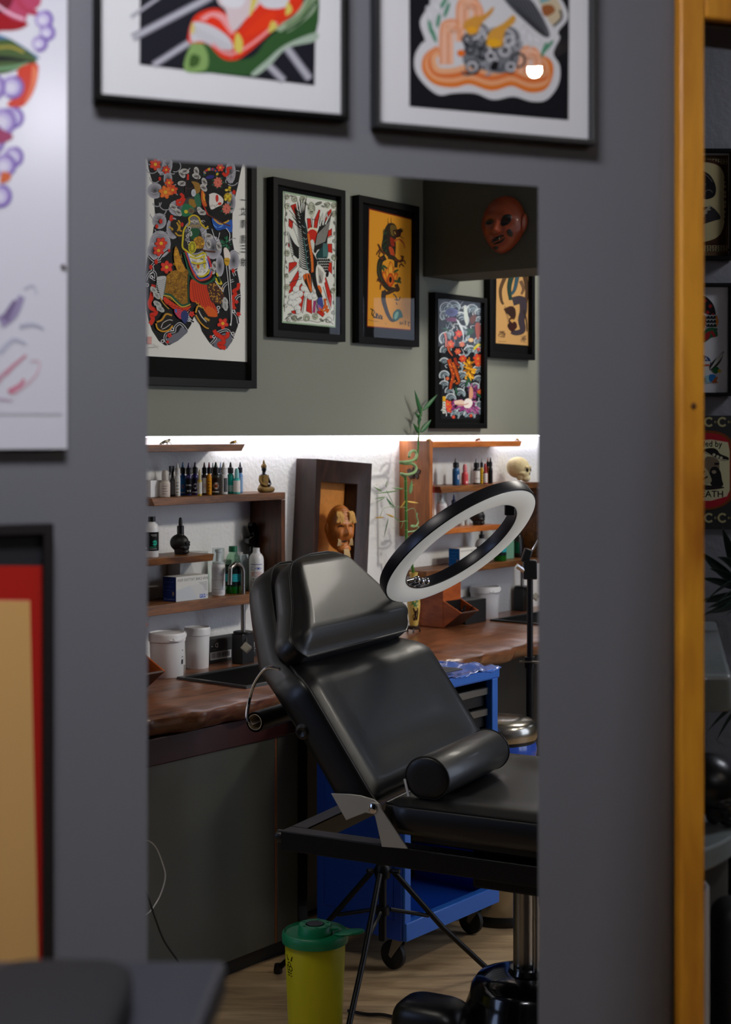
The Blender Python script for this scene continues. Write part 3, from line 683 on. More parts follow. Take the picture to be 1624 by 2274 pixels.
def script_art(c):
    def f(A, r, hb):
        for k in range(4): rect_strip(A, -r*.5, r*(.6-.2*(k % 2)), -hb*(.7-.16*k), -hb*(.66-.16*k), c, 4)
    return f
def sx(x0, x1, q): return (sP(x0, q)+sP(x1, q))/2
def rx(x0, x1, q): return (sP(x1, q)-sP(x0, q))/2*.62*1.0
WIDE = .00148
def ib(x0, x1, ytop, label, q=3.70, **k):
    s = atP((x0+x1)/2, 1060, q)[0]; Y = PL(s, q).y; r = (x1-x0)/2*Y/FPX
    h = ZC-(ytop-HY)*Y/FPX-Z2; r *= 1.1
    return ink_bottle(label, s, q, Z2, r=r, h=h, **k)
ib(356, 377, 1044, 'small cream bottle with a round cap at the left end of the ink row', q=3.68, body=(206, 196, 186), cap=(190, 184, 178), style='dome', lab=(212, 200, 192), art=script_art((120, 90, 90)))
ib(377.5, 388.5, 1035, 'little black spray bottle second in the ink row', q=3.71, body=(26, 26, 28), cap=(12, 12, 14), style='spray', lab=(110, 110, 112))
ib(389, 400, 1028, 'slim white ink bottle with a white twist tip third in the row', q=3.695, body=(214, 214, 212), cap=(206, 206, 204), tip=(210, 210, 206), lab=(220, 220, 218), art=script_art((30, 30, 30)))
ib(400.5, 412, 1026, 'blue labelled ink bottle with a teal tip and black cap', q=3.72, body=(28, 92, 170), tip=(40, 92, 132), lab=(48, 128, 206), art=band_art((32, 28, 34), (172, 84, 44)))
ib(412.5, 426, 1027, 'purple ink bottle with big white lettering and a violet tip', q=3.695, body=(34, 26, 84), tip=(54, 44, 96), lab=(16, 14, 22), art=ink_text)
ib(426.5, 440, 1026, 'dark purple ink bottle with white swirl label beside the lettered one', q=3.725, body=(40, 28, 96), tip=(30, 26, 52), lab=(24, 18, 44), art=band_art((226, 222, 222), (40, 30, 60)))
ib(439, 448, 1043, 'short clear bottle with yellow shoulder standing in front of the ink row', q=3.665, body=(206, 176, 52), cap=(196, 186, 150), style='dome', lab=(216, 214, 206))
ib(448.5, 459.5, 1026, 'dark ink bottle with a brown tip and rust label', q=3.71, body=(40, 22, 20), tip=(104, 60, 44), lab=(226, 220, 210), art=band_art((40, 24, 20), (190, 98, 40)))
ib(459.5, 469.5, 1026, 'amber ink bottle with a crimson tip', q=3.695, body=(214, 138, 24), tip=(126, 30, 52), lab=(220, 150, 30), art=script_art((70, 30, 10)))
ib(468.5, 477.5, 1027, 'ink bottle with a pale grey tip half hidden behind the rust labelled one', q=3.735, body=(30, 30, 32), tip=(150, 168, 168))
ib(471, 488, 1026, 'dark green tipped ink bottle with a rust and white round label', q=3.69, body=(26, 30, 24), tip=(34, 66, 50), lab=(34, 22, 18), art=band_art((226, 214, 204), (196, 92, 46)))
ib(486.5, 493.5, 1026, 'narrow pale blue ink bottle behind the big white one', q=3.74, body=(96, 150, 216), cap=(110, 160, 220), tip=(120, 170, 232))
ib(489, 505, 1026, 'white ink bottle with a white tip and a black label panel', q=3.69, body=(220, 220, 222), cap=(214, 214, 216), tip=(212, 208, 204), lab=(222, 222, 224), art=lambda A, r, hb: rect_strip(A, r*.1, r*1.2, -hb*.84, -.008, (28, 28, 36), 6))
ib(505.5, 519, 1026, 'teal ink bottle with a tall black cap and tip', q=3.70, body=(16, 138, 122), tip=(16, 18, 26), lab=(22, 148, 134), art=lambda A, r, hb: rect_strip(A, -r*.9, r*.9, -hb*.45, -.008, (206, 222, 218), 6))
ib(519, 533, 1040, 'small turquoise bottle with a clear domed cap and brown picture label', q=3.68, body=(66, 190, 186), cap=(150, 212, 214), style='dome', lab=(240, 236, 232), art=lambda A, r, hb: A.blob([(-r*.9, -hb*.8), (r*.9, -hb*.8), (r*.9, -hb*.3), (r*.1, -hb*.42), (-r*.9, -hb*.2)], (128, 56, 26)))
ib(528, 539, 1026, 'blue ink bottle with a navy tip at the right end of the left row', q=3.735, body=(110, 160, 220), cap=(20, 20, 44), tip=(22, 20, 52), lab=(150, 184, 226))
wb = thing('carton', 'small plain white box at the left end of the ink shelf', 'box', PL(atP(341, 1060, 3.72)[0], 3.72, Z2+.0004), AP)
b = MB(); b.box((-.012, 0, .028), (.05, .05, .056)); b.build('body', M_WHPL, wb, .001)
# ---------------------------------------------------------------- lizard figurines on the top boards
def lizard(label, x, y, L, c, mirror=1, k=0):
    q = QF+.02; s = atP(x, 985, q)[0]
    t = thing('lizard_figurine', label, 'figurine', PL(s, q, (Z1 if x < 700 else 1.612)+.0004), AP, 'metal reptiles on the top boards')
    b = MB(); h = L*.16
    b.tube(spline([(-L*.5*mirror, 0, .002), (-L*.3*mirror, .004, .004), (-L*.1*mirror, 0, h*1.1), (L*.12*mirror, -.002, h*1.3), (L*.3*mirror, 0, h*1.8), (L*.42*mirror, 0, h*1.7)], 4), [.0008+.0045*max(0, math.sin(PI*min(1, i/20*1.02)))**.8 for i in range(21)], 8)
    for fx in (-.08, .2):
        for sy in (-1, 1): b.tube([(L*fx*mirror, 0, h*1.2), (L*(fx+.05)*mirror, sy*.008, h*.8), (L*(fx+.09)*mirror, sy*.011, .0008)], .0012, 6)
    b.build('body', mat('figurine_%d' % k, c, .35, metal=.6), t)
    return t
lizard('silvery lizard figurine at the left of the top walnut board', 368, 980, .055, (130, 126, 110), 1, 1)
lizard('small brass lizard figurine near the end of the top walnut board', 519, 978, .036, (150, 120, 56), 1, 2)
lizard('brass frog-like figurine above the orange side panel', 953, 975, .03, (140, 112, 56), 1, 2)
lizard('brown wire reptile in the middle of the right top board', 1062, 977, .036, (120, 80, 50), 1, 3)
lizard('golden reptile at the right end of the right top board', 1150, 975, .026, (196, 150, 60), -1, 4)
# ---------------------------------------------------------------- seated figure
q = 3.70; s = atP(586, 1088, q)[0]
bd = thing('buddha_figurine', 'seated black and gold Buddha figurine at the right end of the ink shelf', 'figurine', PL(s, q, Z2+.0004), AP)
G = mat('old_gold', (134, 104, 48), .45, metal=.35, var=.35, vscale=160, bump=.4, bscale=300); BK = mat('ebony', (18, 16, 22), .3)
b = MB()
for sg in (-1, 1):
    b.tube(spline([(sg*.012, 0, .012), (sg*.026, -.008, .011), (sg*.022, -.02, .010), (0, -.023, .009), (-sg*.012, -.021, .009)], 5), [.012-.004*i/20 for i in range(21)], 12)
b.ball((0, .002, .016), (.022, .016, .016)); b.build('legs', G, bd)
b = MB(); b.lathe([(0, .016), (.016, .02), (.0155, .035), (.018, .05), (.0195, .058), (.014, .064), (.007, .067), (.0065, .074), (0, .074)], seg=18, sy=.72); b.build('torso', BK, bd)
b = MB(); b.grid(lambda u, v: ((.0175+.002*v)*math.cos(-PI*.98+PI*.62*u+.25*v)*1.02, (.0145+.001*v)*math.sin(-PI*.98+PI*.62*u+.25*v), .018+.044*v), 10, 8); b.build('robe', G, bd, solid=.0022)
for sg in (-1, 1):
    b = MB(); b.tube(spline([(sg*.017, 0, .058), (sg*.0235, -.004, .042), (sg*.021, -.012, .03), (sg*.006, -.02, .024)], 5), [.0058-.0018*i/15 for i in range(16)], 10); b.build('arm', G if sg < 0 else BK, bd)
b = MB(); b.ball((0, -.001, .083), (.0085, .0095, .0125), fn=lambda d, p: p*(1+.12*math.exp(-((d.x/.18)**2+((d.z+.1)/.25)**2))*(1 if d.y < 0 else 0))); b.build('head', BK, bd)
b = MB(); b.lathe([(.009, .088), (.0105, .091), (.009, .097), (.006, .101), (.004, .103), (.0045, .106), (.003, .112), (0, .118)], seg=16); b.build('hair', G, bd)
# ---------------------------------------------------------------- shelf three
def P3(x, q): return atP(x, 1230, q)[0]
def lathed(name, label, cat, x, q, z, parts, group=None, y=1230):
    t = thing(name, label, cat, PL(atP(x, y, q)[0], q, z+.0004), AP, group)
    for nm, prof, m in parts:
        b = MB(); b.lathe(prof, seg=26); b.build(nm, m, t)
    return t
t = lathed('lotion_bottle', 'white round bottle with black cap and black leaf label at the shelf left end', 'bottle', 337, 3.70, Z3, [
    ('body', [(0, 0), (.021, 0), (.023, .003), (.023, .095), (.02, .108), (.011, .116), (.009, .118), (0, .118)], M_WHPL), ('cap', [(0, .118), (.0125, .118), (.0125, .134), (0, .134)], M_BLKPL)])
A = Art(wrap(.023)); rect_strip(A, -.036, .036, -.084, -.022, (22, 24, 26), 14)
for k in range(9):
    a = math.radians(-150+k*37); A.oval(.013+.0055*math.cos(a), -.048+.0065*math.sin(a), .0042, .0016, (40, 190, 160), rot=math.degrees(a), n=8)
A.arc(.013, -.048, .0038, 0, 300, .0018, (40, 190, 160)); rect_strip(A, 0, .02, -.076, -.0735, (150, 150, 150), 4); rect_strip(A, .003, .02, -.0715, -.0695, (120, 120, 120), 4); rect_strip(A, -.03, -.016, -.034, -.028, (200, 200, 200), 4); rect_strip(A, -.008, .02, -.03, -.0275, (140, 140, 140), 6); rect_strip(A, -.005, .018, -.0355, -.034, (60, 160, 120), 6)
A.build('label', t, LAB)
# skull-shaped bottle: one sculpted body, dropper cap
def skull_fn(sc, face=1.0):
    def f(d, p):
        x, y, z = d.x, d.y, d.z; g = lambda a, b_, c, s: math.exp(-((x-a)**2+(y-b_)**2+(z-c)**2)/(s*s))
        k = 1.0
        k -= .26*g(.42*1, -.86, .0, .2)+.26*g(-.42, -.86, .0, .2)          # sockets
        k -= .17*g(0, -.98, -.22, .12)                                      # nose
        k += .10*g(.62, -.62, -.35, .2)+.10*g(-.62, -.62, -.35, .2)         # cheek bones
        k -= .20*g(.95, -.25, -.45, .35)+.20*g(-.95, -.25, -.45, .35)
        k += .16*g(0, -.75, -.68, .34)                                       # jaws
        k -= .07*g(0, -.8, -.55, .08)+.05*g(.3, -.75, -.55, .1)+.05*g(-.3, -.75, -.55, .1)
        k += .07*g(0, .6, .35, .6)
        return Vector((p.x*k, p.y*k, p.z*k))
    return f
def skull_mesh(b, c, R, ang):            # cranium, brow, cheeks and jaw of one skull, facing -y turned by ang
    M_ = Matrix.Rotation(ang, 3, 'Z'); c = Vector(c); at_ = lambda x, y, z: c+M_ @ Vector((x*R, y*R, z*R))
    b.ball(at_(0, .12, .12), (R*.80, R*.98, R*.88), u=40, v=28, rot=M_)
    b.ball(at_(0, -.50, -.30), (R*.56, R*.40, R*.52), u=28, v=18, rot=M_)          # face block
    b.ball(at_(0, -.56, -.80), (R*.44, R*.36, R*.26), u=24, v=12, rot=M_)          # chin and teeth
    for sg in (-1, 1):
        b.ball(at_(sg*.52, -.36, -.34), (R*.18, R*.34, R*.13), u=14, v=8, rot=M_)  # cheek bone
        b.ball(at_(sg*.30, -.80, .16), (R*.27, R*.12, R*.10), u=14, v=8, rot=M_)   # brow
        b.ball(at_(sg*.44, -.16, -.66), (R*.10, R*.26, R*.30), u=12, v=8, rot=M_)  # jaw angle
    return at_
def skull_holes(R, at_, parent, m, ang):
    for sg in (-1, 1):
        b = MB(); b.ball(at_(sg*.27, -.80, -.08), (R*.185, R*.12, R*.17), u=16, v=10, rot=Matrix.Rotation(ang, 3, 'Z')); b.build('eye_socket', m, parent)
    b = MB(); b.ball(at_(0, -.885, -.36), (R*.10, R*.05, R*.13), u=12, v=8, rot=Matrix.Rotation(ang, 3, 'Z')); b.build('nose_hole', m, parent)
def remesh(o, v): k = o.modifiers.new('r', 'REMESH'); k.mode = 'VOXEL'; k.voxel_size = v; k.use_smooth_shade = True; k2 = o.modifiers.new('s', 'SMOOTH'); k2.factor = .5; k2.iterations = 3; return o
def skull_bottle(label, x, q, z, sc, y=1230):
    t = thing('skull_bottle', label, 'bottle', PL(atP(x, y, q)[0], q, z+.0004), AP); R = .031*sc; ang = math.radians(24)
    b = MB(); at_ = skull_mesh(b, (0, 0, R*1.06), R, ang); b.lathe([(0, .0), (R*.55, .0), (R*.6, R*.4), (R*.5, R), (0, R)], at_(0, .05, -1.06), seg=20)
    b.lathe([(0, R*1.7), (R*.36, R*1.7), (R*.36, R*2.12), (0, R*2.12)], seg=20)
    bd_ = remesh(b.build('body', mat('matt_black', (12, 12, 13), .5), t), .0014)
    skull_holes(R, at_, bd_, mat('pit_black', (3, 3, 3), .9), ang)
    b = MB(); b.lathe([(0, R*2.13), (R*.36, R*2.13), (R*.36, R*2.85), (R*.27, R*2.9), (0, R*2.9)], seg=20); b.build('cap', M_BLKPL, t)
    b = MB(); b.lathe([(0, R*2.91), (R*.2, R*2.91), (R*.19, R*3.4), (R*.13, R*3.68), (0, R*3.75)], seg=16); b.build('dropper', mat('matt_rubber', (14, 14, 14), .6), t)
    return t
skull_bottle('matt black skull-shaped dropper bottle on the short left board', 401, 3.71, Z3, 1.08)
# ---------------------------------------------------------------- shelf four
zb = Z4+.0004
def boxthing(name, label, cat, x0, x1, q0, d, z, h, m, group=None, y=1330):
    s0, s1 = atP(x0, y, q0)[0], atP(x1, y, q0)[0]
    t = thing(name, label, cat, PL((s0+s1)/2, q0, z+.0004), AP, group); w = s1-s0
    b = MB(); b.box((0, d/2, h/2), (w, d, h)); b.build('body', m, t, .001); return t, w, h
t, w, h = boxthing('carton', 'large plain white carton standing behind the tattoo film box', 'box', 400, 462, 3.735, .06, Z4, .152, mat('white_card', (206, 206, 202), .7))
A = Art(lambda x, y, hh: Vector((x, -.0004-hh, -y))); A.poly([(-w/2, -h*.5), (-w*.22, -h*.99), (w*.02, -h*.5)], (188, 188, 186)); A.build('print', t)
def film_box(label, x0, xm, x1, q0, z, y, blue, h=.082, d=.062):     # blue end face, white printed front
    sm_, s1 = atP(xm, y, q0)[0], atP(x1, y, q0)[0]; w = s1-sm_
    t = thing('film_box', label, 'box', PL((sm_+s1)/2, q0, z+.0004), AP, 'boxes of tattoo film')
    b = MB(); b.box((0, d/2, h/2), (w, d, h)); b.build('carton', mat('white_card', (206, 206, 202), .7), t, .0008)
    A = Art(lambda x, y, hh: Vector((x, -.0005-hh, -y))); e, R_ = -w/2, w/2; k = w
    A.poly([(e, -h), (R_, -h), (R_, 0), (e, 0)], (212, 212, 208))
    A.poly([(e, -h*.45), (e+w*.42, -h*.6), (R_-w*.3, 0), (e, 0)], (196, 202, 208)); A.poly([(e+w*.42, -h*.6), (R_, -h*.66), (R_, 0), (R_-w*.3, 0)], (204, 206, 206))
    A.text('SKIN CARE TATTOO FILM', e+k*.53, -h*.80, k*.084, (44, 44, 48), mirror=True)
    for i, ww in enumerate((.3, .26, .2, .16, .14, .12, .12)): A.poly([(R_-k*ww, -h*(.70-.055*i)), (R_-k*.03, -h*(.70-.055*i)), (R_-k*.03, -h*(.685-.055*i)), (R_-k*ww, -h*(.685-.055*i))], (120, 120, 124))
    A.poly([(R_-k*.27, -h*.20), (R_-k*.08, -h*.20), (R_-k*.08, -h*.05), (R_-k*.27, -h*.05)], (64, 92, 176)); A.text('NEW', R_-k*.175, -h*.08, k*.085, (224, 226, 232), mirror=True); A.text('+', R_-k*.04, -h*.08, k*.09, (64, 92, 176))
    for i in range(9): A.line([(e+.002, -h*(.1+.035*i)), (e+k*.2, -h*(.16+.035*i)), (e+k*.45, -h*(.06+.02*i))], .0004, (186, 194, 204), n=4)
    A.build('print', t)
    A = Art(lambda x, y, hh: Vector((-w/2-.0005-hh, d/2-x, -y))); L_ = -d/2; bl = d
    A.poly([(L_, -h), (L_+bl, -h), (L_+bl, 0), (L_, 0)], blue)
    for i, (yy, ww) in enumerate(((.8, .7), (.6, .55), (.45, .6))): A.poly([(L_+bl*.15, -h*yy), (L_+bl*(.15+ww), -h*yy), (L_+bl*(.15+ww), -h*(yy-.015)), (L_+bl*.15, -h*(yy-.015))], tuple(min(255, v+46) for v in blue))
    A.text('D E R M A L I Z E', L_+bl*.5, -h*.05, bl*.11, (150, 170, 214), mirror=True)
    A.poly([(L_+bl*.72, -h*.4), (L_+bl*.86, -h*.4), (L_+bl*.86, -h*.24), (L_+bl*.72, -h*.24)], (150, 130, 120))
    A.build('end_print', t)
    return t
film_box('blue and white tattoo film box at the front of the left bottom board', 355.5, 391, 462, 3.665, Z4, 1330, (26, 46, 112))
def tall(name, label, cat, x, q, z, hpx_top, y, rpx, prof, parts):      # profile in units of (radius, height)
    s = atP(x, y, q)[0]; Y = PL(s, q).y; r = rpx*Y/FPX; h = ZC-(hpx_top-HY)*Y/FPX-z
    t = thing(name, label, cat, PL(s, q, z+.0004), AP)
    for nm, pf, m in parts:
        b = MB(); b.lathe([(a*r, c*h) for a, c in pf], seg=26); b.build(nm, m, t)
    return t, r, h
CLR = pane('clear_plastic', (232, 238, 238), .8, .05)
def foam(label, x, q, z, top, y, rp, mirror=True):
    t, r, h = tall('foam_bottle', label, 'bottle', x, q, z, top, y, rp, None, [('body', [(0, 0), (.95, 0), (1, .015), (1, .62), (.96, .64), (.96, .66), (.7, .67), (0, .67)], M_WHPL), ('pump', [(0, .67), (.86, .67), (.86, .7), (.4, .72), (.36, .9), (.5, .92), (.5, .97), (0, .975)], M_WHPL), ('clear_cap', [(.9, .66), (.9, .99), (.86, 1.0), (0, 1.0)], CLR)])
    A = Art(wrap(r)); rect_strip(A, -r*1.3, r*1.3, -h*.6, -h*.1, (210, 210, 214), 12)
    rect_strip(A, -r*1.3, r*1.3, -h*.335, -h*.328, (150, 130, 160), 12); rect_strip(A, -r*1.3, r*1.3, -h*.135, -h*.128, (130, 130, 150), 12)
    A.blob([(-r*.2, -h*.5), (r*.1, -h*.57), (r*.4, -h*.53), (r*.9, -h*.57), (r*.8, -h*.5), (r*.5, -h*.45), (r*.35, -h*.5), (0, -h*.47)], (140, 126, 178)); A.line([(r*.2, -h*.46), (r*.5, -h*.42), (r*.7, -h*.47)], r*.06, (140, 126, 178))
    for i in range(5): rect_strip(A, -r*.9, r*(.3+.1*(i % 2)), -h*(.30-.025*i), -h*(.293-.025*i), (176, 186, 190), 5)
    for i in range(3): rect_strip(A, -r*.9, r*.8, -h*(.09-.02*i), -h*(.083-.02*i), (150, 150, 158), 5)
    A.build('label', t, LAB); return t
foam('white pump foam bottle with purple print and clear cap beside the film box', 485, 3.70, Z4, 1217, 1320, 15)
GRN = mat('green_mouthwash', (10, 120, 26), .12, coat=.5)
def wash(label, x, q, z, top, y, rp):
    t, r, h = tall('mouthwash_bottle', label, 'bottle', x, q, z, top, y, rp, None, [('liquid', [(0, .004), (.9, .004), (.95, .02), (.95, .25), (0, .25)], GRN), ('bottle', [(0, 0), (.97, 0), (1, .02), (1, .58), (.98, .66), (.8, .78), (.5, .86), (.46, .88), (0, .88)], pane('pale_green_plastic', (206, 232, 214), .9, .03)), ('cap', [(0, .88), (.56, .88), (.54, 1.0), (0, 1.0)], mat('dark_green_cap', (10, 96, 58), .4))])
    A = Art(wrap(r)); rect_strip(A, -r*1.4, r*1.4, -h*.62, -h*.16, (22, 34, 32), 14); rect_strip(A, -r*1.2, r*1.2, -h*.42, -h*.26, (52, 176, 186), 12)
    for i in range(3): rect_strip(A, -r*.8, r*.8, -h*(.395-.045*i), -h*(.383-.045*i), (30, 130, 146), 8)
    for i in range(3): rect_strip(A, -r*.8, r*.8, -h*(.57-.03*i), -h*(.562-.03*i), (40, 90, 80), 8)
    A.build('label', t, LAB); return t
wash('green mouthwash bottle with dark label and green cap behind the left tap', 517.5, 3.705, Z4, 1213, 1318, 17.5)
t, w, h = boxthing('refill_bottle', 'flat pale translucent bottle right of the green mouthwash', 'bottle', 534, 552, 3.735, .03, Z4, .128, mat('frosted_plastic', (190, 206, 210), .4))
b = MB(); b.lathe([(0, h), (.008, h), (.008, h+.008), (0, h+.008)], (-.004, .015, 0)); b.build('cap', M_WHPL, t)
sp = thing('spray_bottle', 'glossy black trigger spray bottle in front of the dark side panel', 'bottle', PL(atP(556, 1310, 3.775)[0]-.0, 3.765, Z4+.0004), AP)
b = MB(); b.lathe([(0, 0), (.024, 0), (.026, .003), (.026, .10), (.018, .125), (.012, .135), (0, .135)], seg=24, sy=.8); b.build('body', M_BLKPL, sp)
b = MB(); b.lathe([(0, .135), (.014, .135), (.014, .155), (0, .155)]); b.prism([(-.03, .165), (-.03, .182), (.0, .195), (.012, .225), (.004, .236), (-.008, .238), (-.012, .228), (-.002, .222), (.028, .2), (.03, .175), (.016, .155), (-.008, .155)], (0, -.011, 0), (1, 0, 0), (0, 0, 1), (0, 1, 0), .022); b.build('trigger_head', mat('black_gloss', (9, 9, 12), .16, coat=.5), sp, .002)
t, r, h = tall('alcohol_bottle', 'white screw-cap bottle with blue and red print next to the black chair', 'bottle', 569.5, 3.695, Z4, 1217, 1312, 16.5, None, [('body', [(0, 0), (.96, 0), (1, .015), (1, .72), (.92, .8), (.7, .86), (.5, .88), (0, .88)], M_WHPL), ('cap', [(0, .88), (.52, .88), (.52, .905), (.46, .91), (.44, 1.0), (0, 1.0)], M_WHPL)])
A = Art(wrap(r)); rect_strip(A, -r*.85, r*.85, -h*.635, -h*.62, (44, 56, 140), 10); A.oval(r*.3, -h*.535, r*.5, h*.022, (50, 70, 176)); A.arc(-r*.55, -h*.535, r*.22, 60, 300, r*.06, (50, 70, 176))
rect_strip(A, -r*.85, r*.85, -h*.445, -h*.437, (200, 90, 70), 10); A.text('80', -r*.5, -h*.375, r*.5, (206, 84, 60), mirror=True); rect_strip(A, -.1*r, r*.8, -h*.42, -h*.412, (214, 130, 112), 6); rect_strip(A, r*.1, r*.7, -h*.395, -h*.387, (214, 130, 112), 6); rect_strip(A, -r*.85, r*.85, -h*.362, -h*.355, (200, 90, 70), 10)
A.poly([(-r*.8, -h*.26), (-r*.4, -h*.29), (0, -h*.24), (r*.4, -h*.29), (r*.8, -h*.26), (r*.8, -h*.03), (-r*.8, -h*.03)], (40, 58, 150)); A.oval(-r*.35, -h*.30, r*.12, h*.012, (40, 130, 70))
for i in range(4): rect_strip(A, -r*.6, r*.6, -h*(.21-.045*i), -h*(.198-.045*i), (150, 160, 210), 6)
A.build('label', t, LAB)
# ================================================================ on the worktop, left of the chair
def tub(label, x, q, rp, top, y, handle=True):
    s = atP(x, y, q)[0]; Y = PL(s, q).y; r = rp*Y/FPX; h = ZC-(top-HY)*Y/FPX-ZCT
    t = thing('plastic_tub', label, 'tub', PL(s, q, ZCT+.0005), AP)
    b = MB(); b.lathe([(0, 0), (r*.86, 0), (r*.88, .002), (r*.94, h*.8), (0, h*.8)], seg=40); b.build('body', M_WHPL, t)
    b = MB(); b.lathe([(0, h*.8), (r*.955, h*.8), (r, h*.81), (r, h*.955), (r*.97, h*.99), (r*.93, h), (r*.9, h*.975), (0, h*.97)], seg=40); b.build('lid', M_WHPL, t)
    if handle:
        b = MB(); b.tube(spline([(r*1.02*math.cos(a), r*1.02*math.sin(a), h*(.86+dz)) for a, dz in ((-2.2, 0), (-1.75, -.02), (-1.2, .02), (-.6, .1), (-.1, .13))], 5), .003, 6); b.build('handle', M_WHPL, t)
        b = MB(); b.lathe([(0, 0), (.005, 0), (.005, .004), (0, .005)], (r*.99*math.cos(-1.95), r*.99*math.sin(-1.95), h*.87), ax=(math.cos(-1.95), math.sin(-1.95), 0)); b.build('pin', M_WHPL, t)
    return t, r, h
t, r, h = tub('white plastic tub with a handled lid nearest the mirror edge on the worktop', 371, 3.665, 41, 1404, 1490)
A = Art(wrap(r*.925)); 
for i in range(3): rect_strip(A, r*1.02, r*1.16, -h*(.62-.15*i), -h*(.60-.15*i), (90, 90, 96), 2)
rect_strip(A, r*1.0, r*1.16, -h*.40, -h*.30, (70, 70, 76), 3); A.build('label', t, LAB)
tub('white plastic tub with plain lid standing behind the handled one', 438, 3.715, 29, 1392, 1485, False)
bx, w, h = boxthing('glove_box', 'black carton with white barcode behind the left tap', 'box', 463, 586, 3.74, .055, ZCT, .085, mat('black_card', (18, 18, 20), .55), y=1475)
A = Art(lambda x, y, hh: Vector((x, -.0005-hh, -y)))
A.poly([(-w*.47, -h*.46), (-w*.1, -h*.46), (-w*.1, -h*.14), (-w*.47, -h*.14)], (190, 190, 194))
x = -w*.45; random.seed(9)
while x < -w*.13: ww = random.choice((.0008, .0014, .002)); A.poly([(x, -h*.43), (x+ww, -h*.43), (x+ww, -h*.2), (x, -h*.2)], (26, 26, 28)); x += ww+random.choice((.0009, .0015))
A.text('D', -w*.36, -h*.64, h*.26, (200, 200, 204), mirror=True); A.text('2', -w*.355, -h*.68, h*.1, (20, 20, 22), mirror=True); A.poly([(-w*.45, -h*.72), (-w*.42, -h*.72), (-w*.42, -h*.68), (-w*.45, -h*.68)], (150, 150, 154)); A.poly([(-w*.44, -h*.58), (-w*.36, -h*.58), (-w*.36, -h*.55), (-w*.44, -h*.55)], (90, 90, 94))
for i in range(9): A.poly([(w*.2+.0042*i, -h*.62), (w*.2+.0042*i+.0018, -h*.62), (w*.2+.0042*i+.0018, -h*.4), (w*.2+.0042*i, -h*.4)], (190, 190, 194)); A.poly([(w*.2+.0042*i, -h*.3), (w*.2+.0042*i+.0018, -h*.3), (w*.2+.0042*i+.0018, -h*.2), (w*.2+.0042*i, -h*.2)], (150, 150, 154))
A.poly([(w*.2, -h*.35), (w*.4, -h*.35), (w*.4, -h*.335), (w*.2, -h*.335)], (190, 190, 194)); A.poly([(w*.26, -h*.76), (w*.38, -h*.76), (w*.38, -h*.72), (w*.26, -h*.72)], (170, 170, 174))
A.build('print', bx)
# sinks: black rims on the worktop; flat dark sheets paint the basins' shade
def sink(label, s0, s1, q0, q1):
    t = thing('sink', label, 'sink', PL(s0, q0, ZCT), AP); w, d = s1-s0, q1-q0; m = mat('black_composite', (16, 16, 17), .45)
    b = MB(); e = .018; z0, z1 = .0005, .008
    o = [(0, 0), (w, 0), (w, d), (0, d)]; i_ = [(e, e), (w-e, e), (w-e, d-e), (e, d-e)]
    VO = [b.bm.verts.new((x, y, z0)) for x, y in o]; VT = [b.bm.verts.new((x+(.002 if x == 0 else -.002), y+(.002 if y == 0 else -.002), z1)) for x, y in o]
    VI = [b.bm.verts.new((x, y, z1)) for x, y in i_]; VB = [b.bm.verts.new((x, y, .0015)) for x, y in i_]
    for k in range(4):
        j = (k+1) % 4; b.face([VO[k], VO[j], VT[j], VT[k]]); b.face([VT[k], VT[j], VI[j], VI[k]]); b.face([VI[k], VI[j], VB[j], VB[k]])
    b.build('rim', mat('sink_rim', (40, 40, 41), .3), t, .0015)
    b = MB(); b.box((w/2, d/2, .0012), (w-2*e, d-2*e, .0008)); b.build('basin', mat('sink_shade', (4, 4, 5), .8, spec=.08), t)
    return t
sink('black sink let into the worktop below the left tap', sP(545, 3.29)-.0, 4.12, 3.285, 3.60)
# the tap
def tap(label, x, q, top, mir, ybase=1470, basepx=(512, 557)):
    s = atP(x, ybase, q)[0]; Y = PL(s, q).y; H = ZC-(top-HY)*Y/FPX-ZCT
    t = thing('tap', label, 'tap', PL(s, q, ZCT+.0005), AP); k = mir
    b = MB(); b.box((0, 0, .0525), (.062, .05, .105)); b.lathe([(0, .105), (.034, .105), (.036, .108), (.033, .112), (0, .112)]); b.build('block', M_BLKPL, t, .003)
    b = MB(); R_ = .03
    pth = [(0, 0, .11), (0, 0, H-.035)]+[(k*(.033-.033*math.cos(a)), -.0*a, H-.035+.033*math.sin(a)) for a in [PI/2*i/6 for i in range(1, 7)]]
    pth += [(k*.055, -.01, H-.001)]+[(k*(.055+.022*math.sin(a)), -.012, H-.012+.011*math.cos(a)-.004) for a in [PI/2*i/5 for i in range(1, 6)]]+[(k*.082, -.014, H-.07)]
    b.tube(pth, .0082, 14); b.build('spout', M_STEEL, t)
    cz = .062; c = Vector((k*.038, -.05, cz))
    b = MB(); b.box((0, 0, 0), (.028, .028, .028), rot=Matrix.Rotation(.5, 3, 'X') @ Matrix.Rotation(.6, 3, 'Y') @ Matrix.Rotation(.4, 3, 'Z')); b.move(c); b.build('lever_cube', mat('satin_nickel', (176, 172, 160), .35, metal=.6), t, .0015)
    b = MB(); b.tube([c, (k*.004, -.02, .095)], .0022, 8); b.build('lever_rod', M_STEEL, t)
    return t
tap('brushed steel tap with a cube lever over the left black sink', 540, 3.665, 1250, -1)
